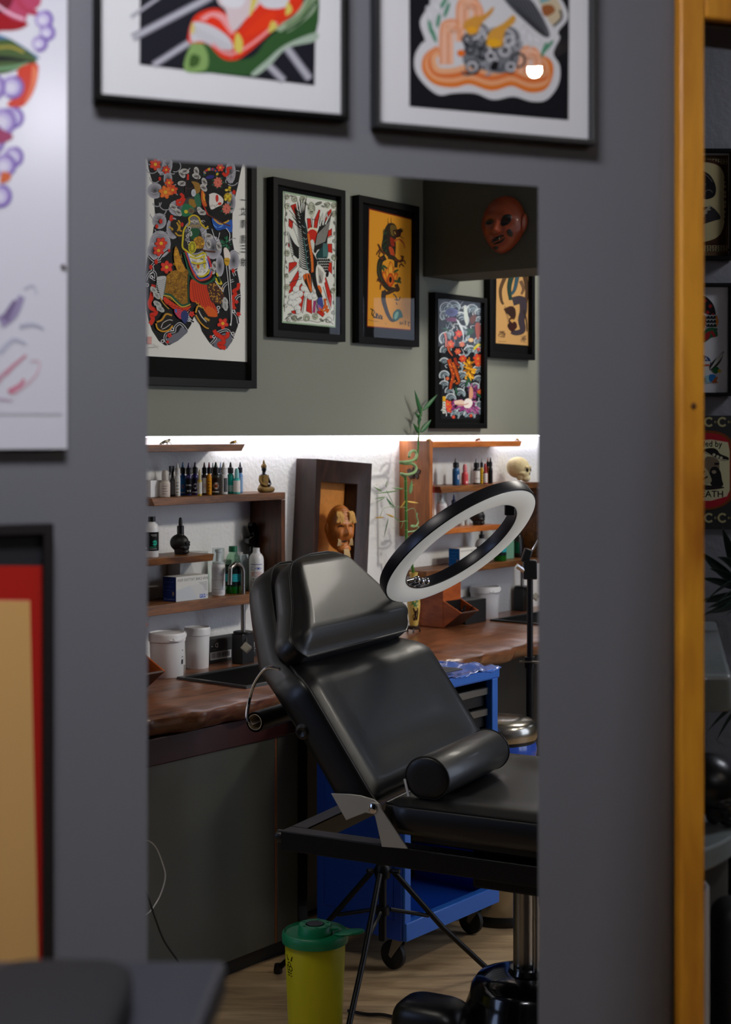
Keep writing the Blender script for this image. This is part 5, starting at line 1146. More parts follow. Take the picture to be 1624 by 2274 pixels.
# grey clouds and wind bars
for x, y, rx, ry, r in ((150, 460, 110, 110, 0), (210, 880, 100, 110, 0), (230, 100, 60, 130, 0), (320, 120, 70, 140, 10), (330, 300, 60, 110, 0), (220, 1200, 150, 190, 0), (130, 1300, 90, 120, 0), (1210, 620, 60, 150, 0), (1200, 200, 70, 160, 0), (1240, 1430, 80, 150, 0), (960, 1250, 120, 160, 0), (700, 1120, 180, 260, 0), (470, 700, 130, 110, 0), (400, 980, 90, 150, 0), (1050, 1500, 60, 150, 0)):
    A.oval(x, y, rx, ry, LG, DG, r)
for x, y, r, a0, a1 in ((110, 130, 90, 20, 160), (230, 150, 90, -60, 100), (150, 280, 70, 20, 190), (140, 400, 100, 20, 120), (180, 620, 60, 0, 170), (220, 720, 90, 0, 150), (300, 640, 90, 40, 190), (340, 60, 50, -60, 100), (430, 120, 80, -40, 110), (400, 180, 50, 60, 180), (560, 100, 90, 30, 110), (420, 620, 70, -20, 90), (1230, 290, 60, 90, 300), (1290, 250, 70, 170, 300), (1220, 300, 90, 30, 130), (190, 760, 110, 20, 170), (240, 960, 100, 20, 160), (1180, 330, 50, 150, 280), (90, 40, 60, 30, 120), (240, 1080, 60, 180, 330), (170, 1120, 50, 170, 300), (320, 1140, 60, 200, 340), (1240, 1180, 60, 180, 300), (1260, 1380, 70, 200, 330), (450, 420, 50, 100, 260), (500, 460, 70, 120, 200)):
    A.arc(x, y, r, a0, a1, 13, (206, 206, 212), c2=(70, 70, 78))
# hooked waves lower half
for pts in (f2([(20, 140), (60, 60), (130, 20), (160, 70), (150, 130), (90, 90)]), f2([(340, 1030), (290, 960), (300, 890), (360, 860), (420, 850), (430, 790), (490, 740), (540, 770), (600, 850)]), f2([(640, 560), (600, 620), (640, 690), (690, 720)]), f2([(930, 1020), (990, 950), (1010, 880), (1080, 840), (1150, 830), (1190, 870), (1240, 950)]), f2([(1210, 480), (1230, 560), (1290, 640), (1310, 740)]), f2([(1080, 300), (1100, 230), (1150, 180), (1240, 140)]), [(60, 1360), (120, 1420), (180, 1440), (250, 1350), (320, 1290), (350, 1310)], [(70, 1600), (120, 1560), (110, 1500), (160, 1450), (230, 1430)], [(1290, 1540), (1240, 1580), (1260, 1640)], f2([(1340, 345), (1290, 370), (1260, 420)])):
    A.line(pts, 34, (222, 222, 226)); A.line(pts, 20, (14, 14, 16))
for x, y in f2([(100, 95), (40, 205), (255, 985), (390, 820), (600, 640), (620, 690), (970, 920), (1230, 880), (1240, 570), (1030, 520), (1015, 575)]): A.arc(x, y, 20, 0, 360, 9, (224, 224, 228), n=12)
# shaded inner bellies of the two lobes
A.blob(f2([(350, 1020), (310, 960), (380, 900), (470, 860), (520, 790), (600, 850), (560, 900), (450, 990)]), (108, 110, 122)); A.blob(f2([(960, 1050), (1010, 960), (1090, 880), (1180, 880), (1220, 960), (1150, 1080), (1060, 1095)]), (104, 106, 118))
# red ribbons
for pts, w in (([(500, 500), (540, 540), (500, 590), (460, 600), (470, 650), (520, 640), (560, 560)], 38), ([(385, 800), (370, 860), (420, 880), (420, 930), (390, 970)], 40), ([(1090, 210), (1130, 250), (1165, 200), (1160, 150), (1220, 140)], 36), ([(610, 230), (605, 310)], 24), (f2([(130, 200), (100, 380), (70, 450), (90, 520), (160, 560), (150, 610), (100, 620), (120, 680), (80, 750)]), 56), (f2([(1310, 180), (1300, 250), (1240, 290), (1270, 330), (1220, 380), (1250, 430), (1230, 480), (1260, 540)]), 44), (f2([(970, 830), (1010, 900), (1090, 930), (1150, 920), (1160, 860)]), 50), (f2([(1000, 880), (1090, 950), (1100, 1010), (1040, 1020), (1060, 1060), (1130, 1080)]), 54)):
    A.line(pts, w+8, (30, 14, 14)); A.line(pts, w, (208, 44, 20))
# warrior: sleeves, armour, sash, robe
A.blob([(600, 560), (690, 560), (780, 700), (690, 760), (590, 740), (540, 660)], (62, 60, 58)); A.blob([(620, 580), (700, 590), (720, 680), (640, 690)], (150, 110, 34))
A.blob([(520, 700), (560, 640), (640, 660), (700, 720), (660, 790), (560, 820), (510, 780)], (28, 112, 72)); A.oval(580, 750, 26, 26, (206, 190, 40)); A.oval(650, 740, 44, 40, (120, 100, 70), (70, 60, 50))
A.blob([(700, 520), (760, 500), (790, 660), (740, 690), (700, 600)], (44, 104, 76)); A.blob([(800, 450), (850, 520), (880, 640), (850, 680), (800, 620), (790, 520)], (206, 98, 26)); A.blob([(815, 480), (840, 540), (850, 600), (820, 580)], (226, 160, 40))
A.blob([(620, 830), (680, 790), (760, 830), (800, 930), (760, 1000), (640, 990), (610, 920)], (110, 106, 104)); 
for i in range(9): A.arc(640+22*i, 900+12*math.sin(i*2), 26, 150, 350, 6, (210, 206, 196)); A.arc(640+22*i, 960+10*math.cos(i*2), 20, 170, 360, 6, (180, 150, 80))
A.blob([(560, 960), (640, 980), (760, 990), (800, 1100), (820, 1260), (700, 1330), (560, 1270), (540, 1100)], (36, 34, 34)); A.blob([(640, 990), (760, 990), (750, 1090), (670, 1140), (630, 1080)], (24, 82, 50))
A.blob([(690, 1130), (770, 1090), (830, 1150), (820, 1250), (740, 1260), (700, 1210)], (176, 128, 34)); random.seed(21)
for i in range(26): A.arc(random.uniform(700, 820), random.uniform(1110, 1250), random.uniform(10, 24), random.uniform(0, 360), random.uniform(360, 560), 6, random.choice(((226, 176, 60), (60, 40, 16), (120, 80, 24))))
for i in range(14): A.arc(random.uniform(570, 640), random.uniform(980, 1250), random.uniform(14, 28), random.uniform(0, 360), random.uniform(360, 560), 8, random.choice((W_, (150, 150, 156), (90, 90, 96))))
A.oval(665, 1245, 54, 84, (206, 196, 40)); A.oval(665, 1245, 42, 70, (70, 62, 20)); 
for i in range(12): a = i*PI/6; A.line([(665+14*math.cos(a), 1245+20*math.sin(a)), (665+38*math.cos(a), 1245+64*math.sin(a))], 9, (206, 196, 40), curved=False)
A.oval(665, 1245, 14, 20, (206, 196, 40))
A.blob([(380, 880), (470, 860), (540, 900), (540, 1100), (500, 1160), (430, 1080), (370, 1000)], (30, 26, 22)); 
for pts in ([(470, 870), (500, 920), (490, 1000), (520, 1020)], [(430, 1040), (470, 1080), (530, 1080)], [(340, 960), (390, 990), (380, 1010)], [(450, 900), (480, 960), (460, 1020)]): A.line(pts, 20, (196, 150, 34))
A.line([(600, 950), (630, 900), (620, 840), (680, 800), (750, 830), (790, 920), (850, 980), (885, 950)], 26, (60, 50, 10)); A.line([(600, 950), (630, 900), (620, 840), (680, 800), (750, 830), (790, 920), (850, 980), (885, 950)], 20, (206, 180, 36))
A.line([(580, 950), (545, 1020), (535, 1130), (530, 1240), (580, 1290), (680, 1360), (760, 1350), (820, 1320), (860, 1350)], 30, (60, 50, 10)); A.line([(580, 950), (545, 1020), (535, 1130), (530, 1240), (580, 1290), (680, 1360), (760, 1350), (820, 1320), (860, 1350)], 22, (206, 190, 36))
# face and hair
A.blob([(820, 170), (900, 140), (1000, 160), (1090, 260), (1120, 400), (1100, 520), (1060, 540), (900, 520), (870, 400), (840, 270)], (10, 10, 12))
A.blob([(880, 530), (960, 490), (1040, 520), (1095, 580), (1080, 650), (1000, 690), (940, 720), (900, 690), (885, 600)], (226, 220, 214)); A.blob([(990, 530), (1020, 520), (1030, 580), (1010, 620), (990, 590)], (196, 40, 24)); A.blob([(1020, 630), (1060, 620), (1070, 650), (1030, 660)], (206, 44, 26))
for pts in ([(920, 660), (925, 690)], [(940, 650), (945, 680)], [(960, 660), (985, 690)], [(985, 670), (1020, 650)]): A.line(pts, 6, (20, 16, 18))
A.blob([(840, 540), (900, 520), (900, 640), (940, 730), (1060, 690), (1000, 790), (900, 760), (870, 660)], (12, 12, 14))
# hair ornaments, peonies, chrysanthemum
for x, y, r, c, k in ((1020, 345, 62, (206, 74, 56), 9), (1140, 710, 62, (198, 80, 64), 9)):
    for i in range(7): A.oval(x+r*1.1*math.cos(i*.9), y+r*1.1*math.sin(i*.9), r*.4, r*.22, (36, 84, 64), rot=i*51, n=8)
    for rr in (1.0, .72, .45):
        for i in range(k): a = i*2*PI/k+rr; A.oval(x+r*rr*.75*math.cos(a), y+r*rr*.95*math.sin(a), r*.3, r*.26, tuple(min(255, int(v*(1.1-.25*rr))) for v in c), (236, 150, 130), math.degrees(a), 8)
for i in range(26): a = random.uniform(0, 2*PI); r = random.uniform(0, 1); A.oval(1160+52*r*math.cos(a), 510+110*r*math.sin(a), 22, 16, random.choice(((206, 180, 40), (226, 206, 70), (170, 140, 26))), rot=random.uniform(0, 180), n=8)
for i in range(16): a = -PI+i*PI/15; A.oval(920+90*math.cos(a), 230+70*math.sin(a), 22, 16, random.choice(((196, 50, 30), (206, 170, 40), (40, 60, 140), (36, 90, 60))), rot=random.uniform(0, 180), n=8)
A.oval(910, 270, 60, 26, (40, 40, 120), rot=-10)
for x, y in ((520, 230), (560, 190), (720, 190), (720, 260), (520, 360), (400, 690), (470, 760), (770, 740), (800, 760), (830, 340), (820, 420), (890, 1090), (890, 1200), (1030, 1230), (970, 1500), (940, 1560)):
    a = random.uniform(-40, 60); A.oval(x, y, 62, 36, (206, 204, 200), (60, 52, 52), a+40, 12); A.line([(x-40*math.cos(math.radians(a)), y-40*math.sin(math.radians(a))), (x+40*math.cos(math.radians(a)), y+40*math.sin(math.radians(a)))], 8, (36, 30, 30))
A.line([(560, 420), (660, 420), (760, 260)], 12, (66, 36, 30)); A.line([(580, 230), (570, 480)], 14, (60, 44, 40)); A.blob([(650, 330), (760, 360), (770, 470), (700, 500), (690, 400)], (150, 110, 40)); A.oval(680, 490, 32, 52, (206, 208, 216), (160, 164, 172))
# flowers
for x, y, r, c in ((150, 95, 80, (200, 50, 24)), (300, 170, 56, (196, 46, 24)), (340, 350, 60, (206, 66, 22)), (390, 450, 70, (206, 60, 20)), (290, 480, 90, (216, 100, 24)), (230, 1190, 84, (204, 48, 28)), (195, 1290, 78, (200, 48, 30)), (305, 1520, 86, (204, 44, 30)), (1050, 140, 56, (196, 46, 30))):
    A.flower(x, y, r, c, (226, 176, 40), 6, .3+x)
for x, y, r in ((210, 295, 28), (225, 885, 34), (170, 955, 30), (340, 1290, 24), (160, 1445, 36), (85, 1520, 34), (1240, 480, 32), (520, 930, 30), (1230, 1570, 30)): A.oval(x, y, r*.7, r, (200, 40, 24))
for x, y, r in f2([(1085, 740, 0), (345, 905, 0), (655, 610, 0), (920, 925, 0), (320, 995, 0), (1275, 440, 0), (1305, 610, 0), (140, 215, 0)] and [(1085, 740), (345, 905), (655, 610)]) and [(1085, 740+B, 78), (345, 905+B, 36), (655, 610+B, 40), (920, 925+B, 22), (320, 995+B, 22), (1275, 440+B, 28), (1305, 610+B, 32)]:
    A.flower(x, y, r, (204, 44, 28), (226, 176, 40) if r > 50 else (150, 30, 20), 5, .3)
# arms, blue sleeve, sword
A.blob([(930, 840), (1000, 870), (1100, 920), (1200, 860), (1220, 960), (1200, 1040), (1120, 990), (1020, 1010), (960, 960)], (34, 88, 176)); A.arc(1020, 900, 70, 20, 160, 10, (120, 170, 226)); A.arc(1060, 930, 60, 20, 160, 8, (16, 40, 110)); A.line([(960, 850), (1040, 920), (1120, 900), (1170, 870)], 20, (206, 160, 40))
A.line([(850, 780), (960, 840), (1080, 910), (1190, 950)], 18, (92, 40, 24)); A.line([(800, 640), (840, 720), (880, 800)], 14, (190, 44, 28))
for i in range(40): a = random.uniform(0, 2*PI); r = random.uniform(.2, 1); A.oval(1130+70*r*math.cos(a), 1190+90*r*math.sin(a), 20, 7, random.choice(((26, 96, 64), (50, 130, 90), (18, 66, 46))), rot=math.degrees(a), n=6)
A.blob([(1095, 1270), (1130, 1250), (1175, 1310), (1190, 1400), (1150, 1420), (1110, 1400)], (230, 220, 210)); A.blob([(1105, 1400), (1175, 1400), (1165, 1490), (1120, 1490)], (206, 160, 36)); A.line([(1110, 1430), (1170, 1440)], 8, (60, 40, 10))
A.line([(1150, 1500), (1170, 1700), (1190, 1950), (1200, 2150), (1190, 2330)], 46, (226, 226, 226), w2=20); A.line([(1150, 1500), (1170, 1700), (1190, 1950), (1196, 2150), (1186, 2300)], 28, (18, 18, 20), w2=10)
A.line([(930, 990), (970, 1110), (1010, 1150), (1040, 1040)], 8, (220, 220, 222)); A.line([(1130, 980), (1180, 1060), (1170, 1160)], 9, (220, 220, 222)); A.line([(790, 1060), (850, 1000), (890, 980)], 8, (210, 210, 212)); A.line([(790, 1280), (880, 1300), (980, 1310)], 22, (84, 44, 30))
# apron and robe
A.blob([(600, 1330), (700, 1380), (820, 1340), (870, 1400), (890, 1540), (800, 1640), (690, 1620), (640, 1500)], (226, 224, 216)); 
for i in range(60): A.arc(random.uniform(650, 860), random.uniform(1360, 1600), 12, random.uniform(0, 360), random.uniform(360, 540), 4, (70, 66, 66))
for pts in ([(640, 1450), (740, 1470), (850, 1440)], [(660, 1560), (700, 1620), (790, 1650), (880, 1600), (890, 1540)], [(820, 1360), (830, 1540)], [(620, 1370), (720, 1400), (840, 1360)]): A.line(pts, 24, (206, 190, 36))
A.oval(740, 1510, 26, 40, (206, 170, 40)); A.oval(740, 1510, 13, 22, (196, 50, 30)); A.line([(640, 1470), (740, 1490), (850, 1460)], 9, (84, 50, 20))
A.line([(560, 1300), (600, 1400), (640, 1520), (720, 1680), (800, 1700), (900, 1660), (930, 1580)], 24, (196, 60, 40)); A.line([(585, 1320), (620, 1420), (660, 1530), (740, 1660), (800, 1680), (890, 1640), (910, 1560)], 14, (60, 90, 190)); A.line([(545, 1320), (580, 1450), (610, 1560), (690, 1700), (800, 1760), (920, 1720), (980, 1650)], 30, (24, 92, 62)); A.line([(555, 1330), (590, 1450), (625, 1560), (700, 1680), (800, 1730), (900, 1690), (960, 1640)], 14, (14, 14, 16))
A.line([(870, 1370), (900, 1440), (920, 1520)], 26, (196, 50, 60)); A.line([(860, 1400), (885, 1480), (895, 1550)], 12, (60, 90, 190))
g = lambda pts: f2(pts)
A.blob(g([(300, 80), (420, 0), (560, -20), (610, 60), (590, 300), (600, 460), (480, 480), (380, 420), (260, 340), (290, 200)]), (150, 104, 26)); random.seed(8)
for i in range(150): x, y = random.uniform(300, 590), random.uniform(0, 440); A.arc(x, y+B, random.uniform(8, 22), random.uniform(0, 360), random.uniform(360, 500), 6, random.choice(((206, 150, 40), (60, 40, 12), (110, 76, 20), (176, 126, 30))))
A.blob([(420, 1240), (450, 1260), (500, 1420), (560, 1560), (460, 1580), (410, 1460), (400, 1340)], (190, 134, 34))
for i in range(18): A.arc(random.uniform(410, 520), random.uniform(1260, 1560), random.uniform(10, 22), random.uniform(0, 360), random.uniform(360, 500), 6, random.choice(((226, 170, 50), (80, 50, 14))))
A.line(g([(250, 330), (360, 350), (440, 430), (520, 490), (620, 460)]), 30, (22, 80, 54)); A.line(g([(250, 350), (350, 370), (430, 450), (520, 510), (630, 475)]), 14, (206, 180, 60)); A.line(g([(610, 40), (600, 200), (605, 450)]), 22, (30, 70, 52)); A.line(g([(290, 90), (280, 220), (255, 330)]), 14, (30, 80, 60))
for i in range(9): A.arc(225-4*i, B+100+26*i, 70, 20, 150, 8, (190, 192, 190))
A.blob(g([(160, 130), (190, 90), (290, 90), (270, 200), (250, 330), (240, 420), (200, 320)]), (190, 192, 192)); 
for i in range(9): A.line(g([(165+6*i, 140+26*i), (215, 150+26*i), (275, 120+26*i)]), 6, (120, 120, 124))
A.blob(g([(640, 130), (760, 190), (880, 220), (900, 330), (930, 420), (1000, 560), (990, 650), (900, 620), (870, 620), (760, 470), (640, 430), (620, 300)]), (206, 58, 20))
for i in range(8): A.line(g([(660+28*i, 170+6*i), (665+34*i, 300+10*i), (690+40*i, 430+20*i)]), 7, (130, 26, 12))
for i in range(6): A.line(g([(700+34*i, 430+28*i), (720+36*i, 470+30*i), (735+36*i, 450+32*i)]), 8, (226, 160, 50))
A.blob(g([(830, 600), (860, 500), (960, 540), (1005, 640), (900, 645)]), (214, 92, 24))
A.blob(g([(270, 370), (400, 460), (520, 520), (640, 500), (560, 570), (440, 560), (340, 500), (260, 430)]), (206, 56, 22))
for i in range(7): A.arc(300+48*i, B+440+16*i, 36, 20, 160, 8, (130, 26, 14))
A.blob(g([(860, 220), (960, 170), (1080, 320), (1100, 380), (1040, 470), (920, 440), (880, 320)]), (70, 38, 28))
for i in range(70): x, y = random.uniform(880, 1080), random.uniform(190, 460); A.oval(x, y+B, 7, 10, (196, 144, 44), n=6) if (x-860)*.8+190 > -999 and abs(y-310-(x-970)*.5) < 120 else None
A.line(g([(970, 150), (1020, 220), (1085, 300)]), 12, (206, 206, 206)); A.line(g([(990, 40), (1030, 130), (1060, 190), (1010, 180), (980, 110)]), 22, (206, 190, 36)); A.line(g([(1010, 90), (1040, 160)]), 24, (22, 70, 46))
# quivers, shoes, arrows
for x, y, a in ((120, 280, 50), (160, 350, 50), (170, 470, 35), (210, 540, 35), (1110, 440, 80), (1110, 500, 80)):
    A.oval(x, y+B, 66, 34, (196, 198, 194), (40, 36, 34), a, 12)
    for i in range(5): A.line([(x-50+20*i, y+B-26), (x-40+20*i, y+B+26)], 4, (220, 220, 216))
A.line(g([(200, 380), (260, 470), (330, 540)]), 10, (206, 160, 50))
A.blob(g([(150, 760), (220, 660), (280, 580), (380, 600), (390, 680), (370, 770), (300, 840), (220, 850)]), (24, 20, 16)); A.line(g([(150, 740), (170, 810), (240, 850), (330, 830), (380, 770)]), 20, (206, 150, 34)); A.line(g([(160, 720), (230, 690), (290, 610), (370, 630)]), 24, (196, 140, 40)); A.line(g([(220, 800), (250, 730), (330, 690), (380, 700)]), 8, (210, 206, 200)); A.line(g([(230, 820), (280, 800), (350, 750)]), 8, (210, 206, 200))
A.blob(g([(690, 560), (730, 490), (800, 540), (900, 680), (905, 760), (880, 810), (800, 760), (730, 680)]), (22, 18, 16)); A.line(g([(700, 590), (730, 500), (790, 520)]), 20, (206, 150, 40)); A.line(g([(700, 620), (760, 720), (830, 790), (880, 810)]), 16, (206, 150, 44)); A.line(g([(740, 560), (780, 640), (850, 720)]), 12, (210, 206, 200)); A.line(g([(820, 660), (890, 700)]), 30, (190, 140, 40))
A.blob(g([(400, 560), (480, 540), (520, 600), (500, 680), (440, 640)]), (190, 60, 84)); A.blob(g([(500, 590), (560, 560), (600, 640), (560, 740), (500, 680)]), (44, 56, 110)); A.line(g([(420, 540), (430, 590)], ), 26, (60, 110, 190))
# writing, seal and signature
for ch_, y in (('一', 640), ('丈', 795), ('青', 970), ('扈', 1180), ('三', 1315), ('娘', 1500)): A.text(ch_, 1362, y, 130, (26, 26, 28), mirror=True, rot=4, sx=.62)
A.poly(g([(25, 925), (90, 925), (88, 1025), (25, 1022)]), (206, 120, 112))
for i in range(4): A.line(g([(32, 940+22*i), (84, 940+22*i)]), 6, (226, 196, 186)); A.line(g([(36+15*i, 930), (36+15*i, 1018)]), 5, (226, 196, 186))
A.line(g([(40, 1075), (120, 1070), (190, 1060), (110, 1020), (180, 1090)]), 5, (110, 110, 104), curved=False)
A.build('print', bp.t, INK); bp.glass()
# ---------------------------------------------------------------- 2. eagle print
def rect_from(x0, yt0, x1, yb1, q=QFR): a, c = atP(x0, yt0, q), atP(x1, yb1, q); return a[0], c[0], c[1], a[1]
s0, s1, z0, z1 = 4.0, 4.4, 2, 2.5
def outer(xl, ytl, ybl, xr, ytr, ybr):
    a, b_, c, d_ = atP(xl, ytl, QFR), atP(xl, ybl, QFR), atP(xr, ytr, QFR), atP(xr, ybr, QFR)
    return (a[0]+b_[0])/2, (c[0]+d_[0])/2, (b_[1]+d_[1])/2, (a[1]+c[1])/2
ep = WallPic('framed print of a diving black eagle over red sun rays', 'picture', *outer(607.5, 392, 749, 768, 423, 758), .026)
A = ep.art().view(600, 385, 5.984)
BLK, RED, ORG, TEAL = (18, 18, 18), (196, 40, 22), (214, 96, 24), (22, 62, 62)
A.poly([(170, 235), (893, 372), (868, 2050), (158, 1985)], (150, 176, 146)); A.poly([(182, 262), (886, 392), (858, 2030), (170, 1965)], (226, 228, 218))
# sun rays
c0_ = (560, 850)
for pts in ([(270, 430), (340, 400), (370, 560), (350, 590)], [(250, 600), (310, 640), (290, 740), (245, 700)], [(490, 600), (540, 600), (550, 720), (500, 740)], [(590, 610), (650, 480), (665, 490), (620, 730), (580, 720)], [(760, 520), (810, 470), (820, 560), (770, 600)], [(700, 640), (750, 570), (770, 620), (720, 680)], [(760, 770), (820, 730), (820, 820), (760, 850)], [(755, 940), (820, 935), (825, 1060), (760, 1040)], [(765, 1170), (820, 1190), (820, 1340), (770, 1290)], [(710, 1400), (740, 1380), (820, 1640), (810, 1800), (760, 1640)], [(640, 1810), (700, 1830), (725, 1870), (700, 1910), (620, 1850)], [(490, 1660), (550, 1660), (555, 1870), (480, 1830)], [(420, 1460), (460, 1590), (410, 1850), (380, 1860), (390, 1500)], [(250, 1190), (360, 1170), (350, 1220), (245, 1320)], [(255, 1480), (370, 1290), (390, 1360), (300, 1560), (250, 1600)], [(280, 1830), (330, 1820), (340, 1870), (290, 1860)], [(240, 920), (255, 940), (255, 990), (240, 970)]):
    A.poly(pts, RED); A.line(pts+[pts[0]], 7, (40, 24, 24), curved=False)
for a, c in (((420, 1400), (250, 1450)), ((360, 1230), (250, 1330)), ((470, 1600), (430, 1860)), ((610, 1680), (620, 1860)), ((700, 1500), (800, 1820)), ((760, 1150), (830, 1180)), ((560, 600), (556, 720)), ((760, 860), (830, 830)), ((250, 490), (390, 640)), ((250, 600), (330, 700))): A.line([a, c], 8, (30, 34, 34))
A.poly([(575, 1690), (610, 1690), (600, 1860), (560, 1850)], (160, 60, 110)); A.oval(560, 840, 78, 98, RED); A.arc(556, 820, 78, 190, 350, 14, (226, 210, 160), ry=96); A.arc(600, 560, 60, 60, 200, 8, (60, 60, 50))
# border of roses and leaves
random.seed(31)
def rose(x, y, r, c=(206, 210, 190)):
    A.oval(x, y, r, r*1.15, c, (196, 202, 176))
    for i, rr in enumerate((.9, .62, .35)): A.arc(x+random.uniform(-4, 4), y+random.uniform(-4, 4), r*rr, random.uniform(0, 200), random.uniform(300, 420), 5, (48, 50, 36), ry=r*rr*1.15); 
    for i in range(2): A.arc(x+random.uniform(-r, r)*.5, y+random.uniform(-r, r)*.5, r*.45, random.uniform(0, 300), random.uniform(360, 480), 4, (70, 74, 52))
def lf(x, y, L_, a, c=(34, 38, 30)): A.oval(x, y, L_, L_*.38, c, (110, 114, 96), a, 10); A.line([(x-L_*math.cos(math.radians(a)), y-L_*math.sin(math.radians(a))), (x+L_*math.cos(math.radians(a)), y+L_*math.sin(math.radians(a)))], 3, (220, 222, 210))
for x, y, r in ((225, 318, 34), (320, 340, 42), (225, 440, 40), (432, 345, 44), (760, 425, 42), (845, 430, 38), (850, 540, 40), (220, 1060, 42), (215, 1360, 30), (222, 1520, 44), (850, 1120, 40), (835, 1560, 36), (482, 1920, 46), (598, 1905, 46), (325, 1930, 38)): rose(x, y, r)
A.blob([(540, 370), (590, 420), (600, 500), (560, 590), (510, 540), (500, 440)], (198, 202, 180)); rose(545, 470, 52); rose(548, 530, 30); A.arc(545, 450, 40, 0, 360, 6, (40, 42, 30), ry=62)
for x, y, L_, a in ((640, 400, 52, -20), (470, 400, 40, 40), (700, 440, 30, 20), (214, 540, 30, 100), (208, 620, 28, 70), (215, 940, 28, 110), (210, 1180, 26, 80), (218, 1250, 26, 60), (850, 660, 30, 70), (848, 800, 30, 100), (845, 1020, 26, 60), (840, 1260, 24, 90), (845, 1360, 26, 70), (846, 1480, 24, 110), (838, 1720, 28, 80), (205, 1640, 22, 90), (390, 1930, 40, -30), (680, 1950, 36, 40), (260, 1870, 34, -20), (730, 420, 30, 60), (280, 300, 30, 10)): lf(x, y, L_, a)
for pts in ([(190, 260), (200, 330), (190, 420), (205, 520), (190, 640), (200, 780), (190, 900), (200, 1100), (186, 1300), (196, 1500), (182, 1700), (190, 1840)], [(870, 480), (860, 620), (870, 760), (858, 900), (866, 1080), (850, 1240), (858, 1420), (845, 1620), (850, 1800), (840, 1960)], [(190, 1950), (260, 1900), (340, 1960), (440, 1950), (540, 1960), (640, 1980), (740, 1940), (840, 2010)], [(700, 1970), (770, 1910), (820, 1950), (780, 1990)], [(200, 1930), (280, 1880), (360, 1900)]): A.line(pts, 5, (60, 64, 50))
for x, y in ((205, 800), (850, 900), (200, 1760), (835, 1850), (760, 1960), (240, 1950), (300, 1920)): A.arc(x, y, 24, 0, 300, 5, (60, 64, 50)); A.arc(x, y, 12, 90, 360, 4, (60, 64, 50))
# clouds
for x, y, r in ((340, 1540, 44), (390, 1600, 44), (330, 1640, 50), (280, 1650, 40), (370, 1690, 46), (320, 1730, 50), (260, 1720, 34), (360, 1790, 44), (370, 1840, 34), (440, 1530, 40), (480, 1610, 40), (530, 1640, 40), (580, 1630, 34), (400, 1280, 34), (410, 1350, 36), (700, 1430, 30), (720, 1340, 34), (590, 1560, 30)):
    A.oval(x, y, r, r*1.05, (228, 230, 224)); A.arc(x, y, r*.96, random.uniform(0, 90), random.uniform(250, 330), 4, (90, 96, 96)); A.arc(x+4, y+6, r*.55, random.uniform(0, 90), random.uniform(200, 300), 3, (120, 124, 124))
# wings: white feather bed, black barbs
A.blob([(470, 330), (440, 420), (450, 640), (500, 800), (520, 1000), (540, 1300), (470, 1320), (400, 1200), (370, 900), (300, 700), (320, 640), (380, 700), (360, 520), (420, 400)], (222, 224, 216))
for i in range(26):
    t = i/25; x0, y0 = 420+t*60, 560+t*720; x1, y1 = x0-110+20*math.sin(t*3), y0-130+t*60
    A.line([(x0+14, y0), ((x0+x1)/2, (y0+y1)/2+14), (x1, y1)], 24, BLK, w2=3)
for (x0, y0, x1, y1, w) in ((420, 640, 360, 360, 26), (432, 630, 400, 340, 26), (440, 620, 436, 330, 28), (448, 630, 484, 300, 22), (410, 660, 320, 470, 24), (404, 690, 290, 560, 22), (400, 730, 300, 640, 20)): A.line([(x0, y0), ((x0+x1)/2-8, (y0+y1)/2), (x1, y1)], w, BLK, w2=2)
A.blob([(400, 620), (450, 600), (490, 760), (520, 960), (545, 1180), (560, 1330), (510, 1320), (470, 1160), (430, 900)], BLK)
for i in range(8): A.line([(420+9*i, 690+80*i), (450+8*i, 720+80*i), (470+8*i, 700+80*i)], 5, (170, 186, 180))
A.line([(440, 860), (470, 1040), (480, 1180), (510, 1310)], 9, (60, 116, 112)); A.line([(455, 640), (470, 760), (480, 830)], 14, TEAL)
A.blob([(230, 760), (300, 850), (370, 930), (385, 1130), (340, 1180), (290, 1100), (260, 960)], (218, 222, 214))
for i in range(9): t = i/8; A.line([(375, 1000+t*130), (310, 930+t*150), (235+t*50, 780+t*330)], 30, BLK, w2=4)
A.blob([(650, 720), (770, 640), (750, 900), (740, 980), (640, 1000), (600, 1060), (580, 1000)], (30, 28, 26))
for i in range(9): t = i/8; A.line([(590+t*150, 1030-t*60), (620+t*140, 850-t*70), (640+t*170, 760-t*230)], 24, BLK, w2=3)
for i in range(9): t = i/8; A.line([(600+t*120, 960-t*50), (620+t*130, 860-t*60), (630+t*150, 800-t*160)], 4, (226, 222, 212))
for (x0, y0, x1, y1) in ((640, 720, 660, 560), (668, 690, 700, 520), (700, 690, 760, 500), (735, 680, 810, 520), (660, 700, 690, 600)): A.line([(x0, y0), ((x0+x1)/2-6, (y0+y1)/2), (x1, y1)], 30, (226, 228, 220), w2=4); A.line([(x0+8, y0), ((x0+x1)/2+2, (y0+y1)/2), (x1, y1)], 12, BLK, w2=2)
A.blob([(610, 1090), (650, 1020), (740, 930), (765, 1000), (750, 1130), (640, 1150)], TEAL)
for i in range(5): A.line([(700+13*i, 930), (702+13*i, 1030), (704+13*i, 1110)], 5, (110, 160, 156))
for j in range(5):
    for i in range(6): 
        x, y = 640+26*i+10*(j % 2)+j*6, 1150+36*j
        if x < 780-abs(j-1)*6: A.oval(x, y, 22, 22, BLK); A.arc(x, y, 18, 190, 340, 7, (196, 200, 190))
A.blob([(740, 1320), (775, 1290), (765, 1370), (735, 1370)], BLK)
